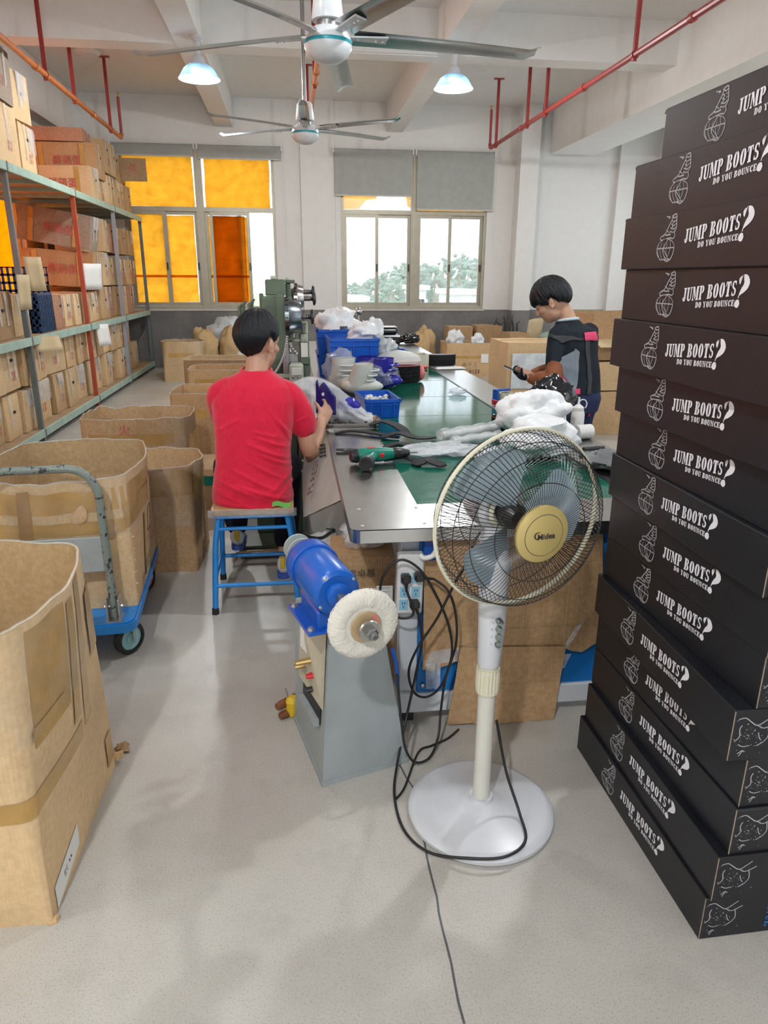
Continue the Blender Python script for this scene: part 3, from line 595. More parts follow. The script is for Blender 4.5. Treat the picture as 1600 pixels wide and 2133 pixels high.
shelf_box(-2.95, 10.86, LV[2]+.735, .7, .5, .16, .05, (0, 0), M['cardboard_rust'], 'flat rust-red carton lying on the upper shelf pile', rnd, hole=False)
fb = [o for o in COL.objects if o.get('label', '').startswith('brown carton, fourth from near, stacked on the far')][0]
fl = MB().bx(.32, .70, -.006, .0, .02, .34).build('open_flap', M['cardboard_brown'], fb); fl.location = (0, -.16, 0); decal('red_print', text_mesh('蛋', .12), M['print_red'], fb, frame((.5, -.1675, .20), (1, 0, 0), (0, 0, 1)))
shelf_box(-3.165, 7.15, LV[1]+.003, .16, .9, .55, .0, (0, 0), M['cardboard_rust'], 'dark rust-brown carton deep on the middle shelf behind the blue crate', rnd, hole=False)
# blue crate on the middle shelf
t = thing('plastic_crate', 'dark blue slotted plastic crate standing on end on the middle shelf', 'crate', (-2.74, 7.77, LV[1]), .0)
def slotted(mb, o, ux, uy, w, h, nx, ny, th=.008):
    o, ux, uy = V(o), V(ux).normalized(), V(uy).normalized(); n = ux.cross(uy)*th
    def q(a0, a1, b0, b1):
        p = [o+ux*a0+uy*b0, o+ux*a1+uy*b0, o+ux*a1+uy*b1, o+ux*a0+uy*b1]; mb.add(p+[x+n for x in p], [(0, 1, 2, 3), (7, 6, 5, 4), (0, 4, 5, 1), (1, 5, 6, 2), (2, 6, 7, 3), (3, 7, 4, 0)])
    cw, ch = w/nx, h/ny
    for i in range(nx+1): q(max(0, i*cw-cw*.22), min(w, i*cw+cw*.22), 0, h)
    for j in range(ny+1): q(0, w, max(0, j*ch-ch*.16), min(h, j*ch+ch*.16))
mb = MB(); slotted(mb, (.30, -.22, 0), (0, 1, 0), (0, 0, 1), .44, .36, 9, 5); mb.build('front_side', M['navy_crate'], t)
mb = MB(); slotted(mb, (-.26, -.22, .0), (1, 0, 0), (0, 0, 1), .56, .36, 10, 5); mb.build('near_side', M['navy_crate'], t)
mb = MB(); slotted(mb, (-.3, .22, .0), (1, 0, 0), (0, 0, 1), .6, .62, 11, 8); mb.build('far_side', M['navy_crate'], t)
mb = MB(); slotted(mb, (-.26, -.22, .004), (1, 0, 0), (0, 1, 0), .56, .44, 10, 8); mb.build('base', M['navy_crate'], t)
mb = MB().bx(.29, .312, -.23, .23, .35, .375, .004).bx(-.27, .30, -.232, -.21, .35, .375, .004); mb.build('rim', M['navy_crate'], t)
mb = MB().ell((0, 0, .30), (.18, .12, .05), 14, 8, None, .4, 3); mb.build('blue_contents', M['blue_bin'], t)
# paper tags hung on posts
def tagcard(px, py, y, w, h, rz, mat, label, tilt=.1):
    p = atx(px, py, -2.33); t = MB().grid(lambda u, v: V(((u-.5)*w, .02*sin(u*3)*v, -v*h)), 4, 4).build('paper_tag', mat); t.location = p; t.rotation_euler = (tilt, 0, rz); tag(t, label, 'paper', 'paper tags on the shelving')
    mo = t.modifiers.new('s', 'SOLIDIFY'); mo.thickness = .0015
tagcard(190, 549, 9, .28, .30, .9, M['paper'], 'white paper sheet hung on the red post above the middle shelf')
tagcard(47, 572, 7, .16, .30, 1.2, M['paper_tan'], 'lower tan card tied to the near shelf post', .05)
tagcard(66, 535, 7, .16, .30, .7, M['paper_tan'], 'upper tan card tied to the near shelf post', -.15)
tagcard(92, 700, 7.2, .26, .16, .6, M['paper_tan'], 'tan card lying over cartons under the middle shelf', -.7)
tagcard(212, 675, 9.2, .20, .26, 1.0, M['paper'], 'white paper sheet stuck under the middle shelf edge', -.1)
# ---------------------------------------------------------------- open cartons on the floor
class OpenBox:
    def __init__(s, w, d, h, bulge=.03, r0=.015, r1=.07, sd=0, rim=.008, lean=(0, 0), n=14):
        s.w, s.d, s.h, s.bulge, s.r0, s.r1, s.sd, s.rim, s.lean, s.n = w, d, h, bulge, r0, r1, sd, rim, lean, n
    def P(s, q, t, off=0.):
        """q in 0..4 round the sides (0 near, 1 right, 2 far, 3 left), t height 0..1"""
        i = int(q) % 4; u = q-int(q); r = lerp(s.r0, s.r1, max(0, t)**1.5)
        w, d = s.w/2, s.d/2; L = (2*w if i % 2 == 0 else 2*d); a = .86
        hw, hd = (w, d) if i % 2 == 0 else (d, w)
        if u < a:
            k = u/a; x = lerp(-hw+r, hw-r, k); y = -hd; nx, ny = 0, -1
            bl = s.bulge*sin(pi*k)*(max(0, t)**1.2) + .006*NZ.noise(V((q*3, t*4, s.sd)))
        else:
            th = (u-a)/(1-a)*pi/2; x = hw-r+r*sin(th); y = -hd+r-r*cos(th); nx, ny = sin(th), -cos(th); bl = 0
        bl += off; x += nx*bl; y += ny*bl
        if t > .5: ddz = s.rim*NZ.noise(V((q*6, s.sd, 3)))*(t-.5)*2
        else: ddz = 0
        ca, sa = [(1, 0), (0, 1), (-1, 0), (0, -1)][i]
        X, Y = ca*x-sa*y, sa*x+ca*y
        return V((X+s.lean[0]*t, Y+s.lean[1]*t, t*s.h+ddz))
    def ring(s): 
        qs = []
        for i in range(4): qs += [i+.86*k/s.n for k in range(s.n)]+[i+.86+.14*k/5 for k in range(5)]
        return qs
    def body(s, th=.006, nv=8):
        mb = MB(); qs = s.ring(); N = len(qs)
        def shell(off, mi, t0):
            mb.mi = mi; vs = [s.P(q, lerp(t0, 1, j/nv), off) for j in range(nv+1) for q in qs]
            mb.add(vs, [(j*N+k, j*N+(k+1) % N, (j+1)*N+(k+1) % N, (j+1)*N+k) for j in range(nv) for k in range(N)])
        shell(0, 0, 0); shell(-th, 1, .02)
        mb.mi = 2; vs = [s.P(q, 1, 0) for q in qs]+[s.P(q, 1, -th) for q in qs]; mb.add(vs, [(k, (k+1) % N, N+(k+1) % N, N+k) for k in range(N)])
        mb.mi = 1; mb.add([s.P(q, .02, -th) for q in qs], [tuple(range(N))]); mb.mi = 0; mb.add([s.P(q, 0, 0) for q in qs], [tuple(range(N))[::-1]])
        return mb
    def patch(s, q0, q1, t0, t1, off, nu=16, nv=4, skew=0):
        return MB().grid(lambda u, v: s.P(lerp(q0, q1, u), lerp(t0, t1, v)+skew*(u-.5), off), nu, nv)
def open_carton(name, label, loc, rz, ob, out='cardboard', tapes=(), film=None, group='open cartons on the floor', rimm='cardboard_pale', inn='kraft_in', lip=True):
    t = thing(name, label, 'box', loc, rz, group)
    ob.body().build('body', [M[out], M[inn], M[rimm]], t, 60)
    for k, (q0, q1, t0, t1, m) in enumerate(tapes): ob.patch(q0, q1, t0, t1, .0012+.0007*k, 40, 12).build('tape_strip', M[m], t, 60)
    if film:
        ob.patch(film[0], film[1], film[2], film[3], .0062, 70, 12, film[4] if len(film) > 4 else 0).build('stretch_film', M['stretch_film'], t, 80)
    if lip: MB().tube([ob.P(q, 1, -.003) for q in ob.ring()], .0045, 6, closed=True).build('taped_rim', M['poly_bag_thin'], t, 80)
    return t
OG = 'open cartons on the floor'
ob1 = OpenBox(.68, .615, .765, .045, .014, .09, 3.3)
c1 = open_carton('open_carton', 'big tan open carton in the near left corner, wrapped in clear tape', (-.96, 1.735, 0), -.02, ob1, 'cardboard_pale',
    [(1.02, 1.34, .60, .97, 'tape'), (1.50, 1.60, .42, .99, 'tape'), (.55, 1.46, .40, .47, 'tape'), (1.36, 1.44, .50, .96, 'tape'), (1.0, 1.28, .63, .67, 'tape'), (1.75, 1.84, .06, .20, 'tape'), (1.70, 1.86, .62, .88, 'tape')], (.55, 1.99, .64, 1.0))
ob1.patch(1.04, 1.30, .03, .115, .002, 6, 3, .05).build('shipping_label', M['paper'], c1)
d = decal('label_print', text_mesh('||·|  ▪▪', .022), M['print_black'], c1, frame(ob1.P(1.17, .075, .0032), ob1.P(1.2, .085)-ob1.P(1.1, .07), (0, 0, 1)))
mb = MB().ell((ob1.P(1.0, 0)).to_tuple(), (.018, .016, .012), 7, 5, None, .8, 2); mb.build('torn_corner', M['cardboard'], c1)
mb = MB().ell((ob1.P(1.98, .03)+V((.02, 0, 0))).to_tuple(), (.02, .014, .012), 7, 5, None, .8, 5); mb.build('torn_corner', M['cardboard'], c1)
# trolley with its carton
tr = thing('platform_trolley', 'blue platform trolley with a worn folding handle carrying a large carton', 'trolley', (-.985, 3.08, 0), .07)
def rrect(w, d, r, n=6):
    out = []
    for cx_, cy_, a0 in ((w/2-r, -d/2+r, -pi/2), (w/2-r, d/2-r, 0), (-w/2+r, d/2-r, pi/2), (-w/2+r, -d/2+r, pi)):
        for k in range(n+1): a = a0+pi/2*k/n; out.append((cx_+r*cos(a), cy_+r*sin(a)))
    return out
mb = MB().prism(rrect(.58, .90, .05), .150, .196); mb.prism(rrect(.60, .92, .06), .158, .190); mb.build('deck', M['blue_trolley'], tr, 40)
for sx in (-1, 1):
    for sy in (-1, 1):
        R = .070; x, y = sx*.245, sy*.33
        c = MB().bx(x-.035, x+.035, y-.04, y+.04, .138, .150).bx(x-.026, x-.022, y-.022, y+.022, .055, .14).bx(x+.022, x+.026, y-.022, y+.022, .055, .14).build('caster_fork', M['zinc'], tr)
        Mw = MX.Translation((x, y, R)) @ MX.Rotation(-.75 if sy < 0 else -.2, 4, 'Z') @ MX.Rotation(pi/2, 4, 'Y') @ MX.Scale(1.13, 4)
        w = MB().lathe([(.045, -.017), (.056, -.018), (.062, -.010), (.062, .010), (.056, .018), (.045, .017)], 28, Mw).build('wheel', M['rubber'], tr)
        MB().lathe([(.0, -.016), (.02, -.018), (.022, -.012), (.045, -.012), (.045, .012), (.022, .012), (.02, .018), (.0, .016)], 24, Mw).build('wheel_rim', M['teal_wheel'] if sy < 0 else M['orange_wheel'], w)
hp = [(.215, -.40, .20), (.213, -.40, .45), (.21, -.395, .70)]+[(.21-.10*(1-cos(a)), -.395, .70+.12*sin(a)) for a in (RD(15), RD(32), RD(50), RD(68), RD(90))]
hp = hp+[(-x, y, z) for x, y, z in hp[::-1]]
MB().tube(hp, .016, 12).build('handle', M['handle_paint'], tr)
for sx in (-1, 1): MB().bx(sx*.215-.026, sx*.215-.019, -.435, -.365, .19, .29, .003).bx(sx*.215+.019, sx*.215+.026, -.435, -.365, .19, .29, .003).bx(sx*.215-.03, sx*.215+.03, -.44, -.36, .19, .20).tube([(sx*.215-.035, -.40, .25), (sx*.215+.035, -.40, .25)], .007, 6).build('handle_bracket', M['zinc'], tr)
MB().bx(-.20, .20, -.400, -.392, .40, .545, .003).build('handle_panel', M['grey_paint'], tr)
ob2 = OpenBox(.57, .74, .55, .04, .012, .09, 8.1, .010)
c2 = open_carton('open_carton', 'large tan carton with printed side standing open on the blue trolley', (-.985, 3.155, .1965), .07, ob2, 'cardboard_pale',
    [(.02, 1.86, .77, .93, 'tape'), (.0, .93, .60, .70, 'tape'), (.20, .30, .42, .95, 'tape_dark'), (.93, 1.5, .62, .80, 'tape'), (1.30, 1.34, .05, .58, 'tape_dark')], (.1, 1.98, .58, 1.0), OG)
for q, tt in ((2.3, .6), (2.62, .62), (2.45, .1), (3.5, .45)):
    p = ob2.P(q, tt, -.006); MB().ell((0, 0, 0), (.055, .010, .052), 14, 8).build('dent', M['kraft_in'], c2, 60, p).rotation_euler = (0, 0, 0 if q < 3 else pi/2)
for q, tt in ((.62, .76), (.80, .62)): p = ob2.P(q, tt, .0); MB().ell((0, 0, 0), (.040, .0035, .045), 14, 8).build('dent', M['cardboard'], c2, 60, p)
def on_right(ob, q, tt, off=.003): return frame(ob.P(q, tt, off), (0, 1, 0), (0, 0, 1))
for k, (tx, sz, q, tt, m) in enumerate((('轻 放', .035, 1.44, .30, 'print_red'), ('红', .07, 1.56, .32, 'print_red'), ('科技有限公司', .030, 1.40, .14, 'print_black'), ('净重 毛重 规格', .024, 1.36, .08, 'print_black'), ('数量 □ 箱', .026, 1.66, .20, 'print_black'), ('□□', .05, 1.2, .07, 'print_black'))):
    decal('side_print', text_mesh(tx, sz), M[m], c2, on_right(ob2, q, tt, .006))
mb = MB()
for a, b in (((1.44, .36), (1.44, .56)), ((1.44, .56), (1.56, .56)), ((1.56, .56), (1.56, .40)), ((1.44, .36), (1.56, .36))): mb.tube([ob2.P(a[0], a[1], .003), ob2.P(b[0], b[1], .003)], .0012, 4)
mb.build('printed_frame', M['print_black'], c2)
for k in range(6): MB().ell((0, 0, 0), (.007, .003, .005), 8, 5).build('staple_dent', M['cardboard'], c2, 60, ob2.P(.995, .08+k*.09, .001))
# the others, further back
ob3 = OpenBox(.60, .46, .575, .03, .012, .10, 1.7, .01)
c3 = open_carton('open_carton', 'grey-brown open carton between the trolley and the man on the stool', (-.835, 3.86, 0), -.03, ob3, 'cardboard_brown', [(.5, 1.0, .74, .98, 'tape_dark'), (1.0, 1.9, .66, .9, 'tape'), (1.3, 1.42, .2, .9, 'tape')], (.4, 1.99, .45, 1.0), inn='cardboard')
decal('side_print', text_mesh('火', .10), M['print_red'], c3, frame(ob3.P(.52, .16, .003), (1, 0, 0), (0, 0, 1)))
ob4 = OpenBox(.68, .46, .62, .02, .012, .05, 5.2, .02)
c4 = open_carton('open_carton', 'wide open carton with a red stamp behind the trolley carton', (-1.05, 5.0, 0), -.03, ob4, 'cardboard_brown', [(.02, .8, .72, .84, 'tape_dark'), (1.0, 1.9, .5, .8, 'tape')], (.72, 1.99, .3, 1.0), inn='cardboard')
decal('side_print', text_mesh('火', .08), M['print_red'], c4, frame(ob4.P(.36, .88, .004), (1, 0, 0), (0, 0, 1)))
ob5 = OpenBox(.72, .56, .63, .015, .012, .03, 6.2, .008)
c5 = open_carton('open_carton', 'open carton left of the man in red, before two more', (-.60, 6.02, 0), -.04, ob5, 'cardboard_brown', [(.05, .86, .70, .80, 'tape')], None, inn='cardboard')
ob6 = OpenBox(.80, .50, .64, .015, .012, .03, 7.2, .006)
c6 = open_carton('open_carton', 'middle open carton of the row running to the back wall', (-.62, 7.45, 0), -.03, ob6, 'cardboard', [(.05, .86, .70, .86, 'tape')], None, inn='cardboard')
ob7 = OpenBox(.90, .50, .62, .015, .012, .03, 9.2, .006)
c7 = open_carton('open_carton', 'last open carton of the row, behind the man\'s neck', (-.76, 8.55, 0), -.03, ob7, 'cardboard_brown', [], None, inn='cardboard_pale')
ob8 = OpenBox(.56, .50, .585, .04, .012, .12, 4.2, .02)
c8 = open_carton('open_carton', 'tan open carton with a blue label by the far end of the rack', (-1.66, 11.42, 0), .05, ob8, 'cardboard_pale', [(.02, .8, .62, .72, 'tape')], (.5, 1.2, .3, 1.), inn='cardboard')
mb = ob8.patch(.62, .80, .14, .36, .003, 3, 3); lb = mb.build('blue_label', M['print_blue'], c8); ob8.patch(.67, .78, .18, .30, .005, 3, 3).build('label_paper', M['paper'], lb)
decal('side_print', text_mesh('························', .04), M['print_black'], c8, frame(ob8.P(.42, .42, .004), (1, 0, 0), (0, 0, 1)))
ob9 = OpenBox(.60, .5, .30, .01, .012, .03, 2.2)
c9 = thing('flat_carton', 'closed carton with a green band in front of the row of open cartons', 'box', (-.36, 4.85, 0), -.02)
MB().bx(-.32, .32, -.22, .22, 0, .30, .006).build('body', M['cardboard_brown'], c9); MB().bx(-.322, .322, -.222, -.219, .19, .255).build('green_band', M['drill_green'], c9)
decal('side_print', text_mesh('··· ······', .05), M['print_black'], c9, frame((.0, -.2235, .11), (1, 0, 0), (0, 0, 1)))
# litter on the floor
mb = MB().ell((0, 0, .012), (.025, .02, .012), 8, 5, None, .9, 4); o = mb.build('cardboard_scrap', M['cardboard_brown']); o.location = atz(258, 1562); tag(o, 'torn cardboard scrap on the floor by the big near carton', 'scrap')
# ---------------------------------------------------------------- the long work table (belt line with steel edges)
TX0, TX1, TY0, TY1, TZ = .16, 1.45, 2.06, 9.05, .76
tb = thing('work_table', 'long work table with green mat top, stainless steel borders and blue panelled base', 'table', (0, 0, 0))
MB().bx(TX0+.245, TX1-.255, TY0+.24, TY1, TZ-.03, TZ-.001).build('green_mat_top', M['green_mat'], tb)
def steel_strip(poly, skirt):
    mb = MB().prism(poly, TZ-.003, TZ)
    for (a, b) in skirt:
        a, b = V((a[0], a[1], 0)), V((b[0], b[1], 0)); n = (b-a).normalized().cross(V((0, 0, 1)))*-.003
        q = [a, b, b+n, a+n]; mb.add([(p.x, p.y, TZ-.042) for p in q]+[(p.x, p.y, TZ-.001) for p in q], [(0, 1, 2, 3), (7, 6, 5, 4), (0, 4, 5, 1), (1, 5, 6, 2), (2, 6, 7, 3), (3, 7, 4, 0)])
    return mb
r = .03; cor = [(TX0+r-r*sin(a), TY0+r-r*cos(a)) for a in (0, RD(22), RD(45), RD(68), RD(90))]
MB().prism([(TX0, TY0+.245), (TX0, 5.2), (TX0+.25, 5.2), (TX0+.25, TY0+.245)], TZ-.003, TZ).bx(TX0, TX0+.003, TY0+.24, 5.2, TZ-.042, TZ-.001).build('left_steel_border', M['steel'], tb)
MB().prism([(TX0, 5.202), (TX0, TY1), (TX0+.25, TY1), (TX0+.25, 5.202)], TZ-.003, TZ).bx(TX0, TX0+.003, 5.2, TY1, TZ-.042, TZ-.001).build('left_steel_border', M['steel'], tb)
fr = cor+[(TX0, TY0+.2445), (TX1, TY0+.2445), (TX1, TY0)]
mb = MB().prism(fr, TZ-.003, TZ+.0004)
rim = [(TX1, TY0)]+cor+[(TX0, TY0+.245)]
for a, b in zip(rim, rim[1:]): mb.add([(a[0], a[1], TZ-.044), (b[0], b[1], TZ-.044), (b[0], b[1], TZ), (a[0], a[1], TZ)], [(0, 1, 2, 3)])
mb.build('front_steel_border', M['steel'], tb)
for a, b in ((TY0+.245, 4.1), (4.103, 6.6), (6.603, TY1)): MB().prism([(TX1-.25, a), (TX1-.25, b), (TX1, b), (TX1, a)], TZ-.003, TZ).bx(TX1-.003, TX1, a, b, TZ-.042, TZ-.001).build('right_steel_border', M['steel'], tb)
MB().bx(TX1-.262, TX1-.2515, TY0+.25, TY1, TZ-.006, TZ+.002).build('edge_gap', M['black_plastic'], tb)
for x, y in ((.20, 2.10), (.205, 2.27), (.40, 2.10), (.40, 2.265), (.6, 2.27), (.62, 2.10), (.205, 3.1), (.385, 3.05), (.21, 3.32)): MB().ell((x, y, TZ+.0008), (.007, .007, .0018), 8, 4).build('screw', M['zinc'], tb)
for y in (3.95, 4.62, 5.4): MB().bx(TX0+.25, TX1-.265, y, y+.003, TZ-.0015, TZ-.0004).build('mat_seam', M['black_plastic'], tb)
# base: end frame, blue panels, rails, legs
MB().bx(.33, .45, 2.14, 2.20, .06, .716, .004).build('end_post', M['grey_light'], tb); MB().bx(1.22, 1.34, 2.14, 2.20, .06, .716, .004).build('end_post', M['grey_light'], tb)
MB().bx(.39, 1.28, 2.125, 2.14, .10, .70, .003).build('blue_end_panel', M['blue_panel'], tb)
MB().bx(.32, 1.35, 2.112, 2.139, .055, .13, .004).build('bottom_rail', M['grey_light'], tb)
for x in (.40, 1.26): MB().ell((x+.01, 2.118, .16), (.008, .006, .008), 8, 5).build('bolt', M['zinc'], tb)
MB().bx(.40, .445, 2.10, 2.126, .63, .70, .003).build('blue_junction_box', M['blue_paint'], tb)
MB().bx(.365, .375, 2.72, 3.4, .25, .60).build('dark_side_panel', M['blue_paint'], tb); MB().bx(.3, 1.38, 2.2, 8.9, .69, .725).build('under_frame', M['grey_dark'], tb)
for y in (3.6, 5.3, 7.0, 8.7):
    for x in (.36, 1.32): MB().bx(x-.03, x+.03, y-.03, y+.03, 0, .69, .003).build('leg', M['grey_light'], tb)
for x in (.36, 1.32): MB().bx(x-.025, x+.025, 2.15, 2.2, 0, .06).build('foot', M['black_plastic'], tb)
# cardboard sheets hung over the table end
def sheet(name, label, pts, y, mat, nrm=-1, wob=.006):
    mb = MB(); th = .005
    ptsw = [(p[0], p[1]) for p in pts]
    Mx = MX(((1, 0, 0, 0), (0, 0, -1, y), (0, 1, 0, 0), (0, 0, 0, 1)))
    mb.prism(ptsw, 0, th, Mx); o = mb.build(name, mat); return tag(o, label, 'cardboard')
s1 = sheet('cardboard_sheet', 'brown cardboard sheet with fold lines hanging on the table end', [(.405, .232), (.402, .70), (.405, .715), (1.0, .708), (1.02, .50), (1.026, .30), (.97, .262), (.93, .27), (.90, .285), (.60, .285), (.44, .225)], 2.106, M['cardboard_brown'])
for z in (.37, .48, .60): MB().bx(.405, 1.01, 2.0995, 2.1005, z-.0015, z+.0015).build('fold_line', M['kraft_in'], s1)
MB().bx(.897, .902, 2.0995, 2.1005, .28, .70).build('fold_line', M['kraft_in'], s1)
ob = MB().grid(lambda u, v: V((.41+.02*v+.50*u, 2.097-.005*NZ.noise(V((u*9, v*5, 1))), .245+.055*v+.02*sin(u*5)-.02*u)), 20, 4); o = ob.build('clear_tape', M['poly_bag'], s1)
MB().grid(lambda u, v: V((.885+.035*v+.05*u, 2.096-.006*NZ.noise(V((u*9, v*5, 7))), .265+.10*u+.03*v)), 10, 4).build('clear_tape', M['poly_bag'], s1)
MB().grid(lambda u, v: V((.415+.05*u, 2.095-.012*NZ.noise(V((u*9, v*5, 3)))-.004, .16+.10*v)), 8, 6).build('loose_film', M['poly_bag'], s1)
s2 = sheet('cardboard_sheet', 'lower brown cardboard sheet standing on the floor against the blue table base', [(.505, .012), (.495, .02), (.52, .20), (.53, .315), (.905, .295), (.89, .10), (.885, .004), (.60, .001), (.59, .012)], 2.095, M['cardboard_brown'])
MB().bx(.525, .895, 2.0885, 2.0895, .155, .158).build('fold_line', M['kraft_in'], s2)
# power strip with plugs
ps = thing('power_strip', 'white power strip with pale blue sockets hung on the table end post', 'power strip', (.3555, 2.10, .555)); ps.rotation_euler = (0, RD(2), 0)
MB().bx(-.043, .043, -.012, .03, -.105, .105, .006).build('body', M['white_plastic'], ps)
for x in (-.02, .019):
    for z in (-.07, -.025, .025): 
        k = MB().bx(x-.014, x+.014, -.0135, -.0115, z-.019, z+.019, .0008).build('socket', M['socket_blue'], ps)
        for dx, dz in ((-.004, .006), (.004, .006), (0, -.007)): MB().bx(x+dx-.0012, x+dx+.0012, -.0142, -.0134, z+dz-.004, z+dz+.004).build('slot', M['print_black'], k)
def plug(px, pz, dx, dz, label):
    t = thing('plug', label, 'plug', (ps.location.x+px, 2.088, ps.location.z+pz), 0, 'plugs in the power strip')
    MB().bx(-.016, .016, -.03, -.001, -.015, .015, .006).build('plug_body', M['black_plastic'], t); MB().tube([(0, -.022, 0), (dx*.6, -.026, dz*.6), (dx, -.026, dz)], [.007, .0055, .004], 8).build('strain_relief', M['black_plastic'], t)
    return t.location+V((dx, -.026, dz))
pl1 = plug(-.018, .03, 0, -.035, 'upper left black plug in the power strip'); pl2 = plug(.026, .035, .045, -.006, 'upper right black plug in the power strip'); pl3 = plug(.012, -.062, .012, -.035, 'lower black plug in the power strip')
def cord(pts, r, label, mat='cord_black', n=7):
    o = MB().tube(spline(pts, 8), r, n).build('loose_cable', M[mat], None, 60); return tag(o, label, 'cord', 'loose power cords')
FY = 2.04
cord([pl1, (.36, 2.05, .47), (.31, 2.05, .46), (.255, 2.05, .52), (.262, 2.05, .61), (.315, 2.05, .66), (.375, 2.04, .63), (.425, 2.03, .55), (.47, 2.02, .44), (.485, 2.02, .33), (.455, 2.02, .22), (.41, 2.03, .17), (.365, 2.03, .19), (.345, 2.03, .27), (.37, 2.02, .36), (.43, 2.01, .47), (.475, 1.98, .60), (.49, 1.90, .70), (.50, 1.82, .82), (.52, 1.73, .88)], .0042, 'black cord looping from the power strip up to the fan head')
cord([pl2, (.47, 2.04, .55), (.495, 2.03, .47), (.50, 2.03, .36), (.47, 2.03, .24), (.455, 2.02, .12), (.44, 1.98, .045), (.40, 1.92, .012), (.345, 1.88, .03), (.31, 1.86, .10), (.295, 1.85, .20), (.285, 1.85, .30), (.28, 1.86, .37)], .0042, 'black cord from the power strip down past the polisher to its blue lead')
cord([pl3, (.385, 2.06, .42), (.39, 2.05, .36), (.37, 2.04, .25), (.33, 1.98, .12), (.285, 1.87, .03), (.262, 1.76, .005), (.27, 1.62, .005), (.325, 1.53, .006), (.42, 1.47, .032), (.52, 1.46, .036), (.59, 1.51, .036), (.60, 1.60, .05), (.572, 1.66, .15), (.545, 1.69, .30)], .0042, 'black cord trailing over the floor and the fan base to the fan pole')
cord([(.53, 2.06, .012), (.48, 2.02, .006), (.42, 1.99, .005), (.37, 1.96, .005), (.30, 1.80, .005), (.265, 1.75, .005)], .0035, 'thin dark cord lying on the floor under the cardboard')
cord([(.44, 2.085, .68), (.42, 2.06, .665), (.395, 2.07, .655), (.385, 2.08, .662)], .009, 'short white lead entering the top of the power strip', 'white_plastic')
# ---------------------------------------------------------------- things on the table
Z0 = TZ+.0008; ZM = TZ+.0008
def crumple(name, label, c, r, mat, sd, amp=.35, cat='bag', n=26, m=16, flat=True, group='crumpled plastic bags on the table', rz=0, fq=2.2, fine=.12, solid=False):
    mb = MB()
    def fn(u, v):
        a, b = 2*pi*u, pi*(v-.5); p = V((cos(a)*cos(b), sin(a)*cos(b), sin(b)))
        q = p*fq+V((sd*7.1, sd*3.7, sd*1.3)); k = 1+amp*NZ.noise(q)+fine*(abs(NZ.noise(q*3.1))*2-.5)+fine*.5*(abs(NZ.noise(q*6.3))*2-.5)
        x = p*k; z = r[2]*(x.z+1); return V((r[0]*x.x, r[1]*x.y, max(0.001, z)))
    mb.grid(fn, n, m, None, True); o = mb.build(name, M[mat], None, 70 if not solid else 70); o.location = c; o.rotation_euler = (0, 0, rz); return tag(o, label, cat, group)
# drill
t = thing('cordless_drill', 'green and black cordless drill with a red switch lying on the steel border', 'drill', (.335, 2.90, Z0), .16)
MB().tube([(-.085, 0, .034), (-.06, 0, .034), (.02, 0, .034), (.075, 0, .034)], [.026, .031, .031, .024], 16).build('motor_housing', M['drill_green'], t)
MB().tube([(-.112, 0, .034), (-.108, 0, .034), (-.085, 0, .034), (-.080, 0, .034)], [.018, .026, .031, .0305], 16).build('rear_cap', M['black_plastic'], t)
MB().tube([(.076, 0, .034), (.083, 0, .034), (.10, 0, .034), (.115, 0, .034), (.148, 0, .034)], [.0245, .026, .026, .022, .012], 16).build('chuck', M['black_plastic'], t)
MB().tube([(.148, 0, .034), (.185, 0, .034)], .0035, 6).build('bit', M['steel_dark'], t)
MB().tube([(-.01, -.01, .034), (-.035, -.05, .031), (-.055, -.085, .030)], [.022, .020, .024], 14).build('grip', M['drill_green'], t)
MB().tube([(-.055, -.085, .030), (-.062, -.098, .031), (-.078, -.135, .031), (-.08, -.139, .031)], [.024, .030, .031, .026], 18).build('battery', M['black_plastic'], t)
MB().tube([(-.0802, -.1395, .031), (-.081, -.141, .031)], [.022, .021], 16).build('battery_face', M['black_gloss'], t)
MB().bx(.008, .03, -.032, -.012, .026, .046, .004).build('trigger', M['red_plastic'], t); MB().bx(-.035, -.005, -.006, .014, .062, .0665, .002).build('switch', M['red_plastic'], t)
# pliers
t = thing('pliers', 'black-handled long nose pliers lying by the drill', 'pliers', (.28, 3.10, Z0+.006), -.05)
for s in (-1, 1):
    MB().tube(spline([(-.10, s*.018, 0), (-.06, s*.021, 0), (-.02, s*.012, 0), (.012, s*.004, 0)], 5), .006, 8).build('handle', M['black_plastic'], t); MB().tube([(.01, -s*.005, .0), (.03, -s*.006, 0), (.085, -s*.002, 0)], [.006, .005, .002], 8).build('jaw', M['steel_dark'], t)
# black straps / belts bundle
def strap(pts, w, label, z=0, grp='black strap pieces on the table', name='strap_piece', th=.006):
    P = spline([(p[0], p[1], p[2]) for p in pts], 6); mb = MB(); vs = []; fs = []
    for i, p in enumerate(P):
        d = (P[min(i+1, len(P)-1)]-P[max(i-1, 0)]); s = V((-d.y, d.x, 0)).normalized(); k = w*(1-.5*abs(i/(len(P)-1)*2-1)**4)
        vs += [p+s*k, p-s*k, p-s*k+V((0, 0, th)), p+s*k+V((0, 0, th))]
    for i in range(len(P)-1):
        for k in range(4): fs.append((i*4+k, i*4+(k+1) % 4, i*4+4+(k+1) % 4, i*4+4+k))
    fs += [(3, 2, 1, 0), tuple(len(P)*4-4+k for k in range(4))]
    mb.add(vs, fs); o = mb.build(name, M['black_soft'], None, 50); return tag(o, label, 'strap', grp)
b = atz
strap([b(690, 905, TZ)+V((.02, 0, .001)), b(735, 903, TZ)+V((0, 0, .01)), b(790, 910, TZ)+V((0, 0, .012)), b(830, 915, TZ)+V((0, 0, .004))], .020, 'black strap lying across the steel border behind the pliers')
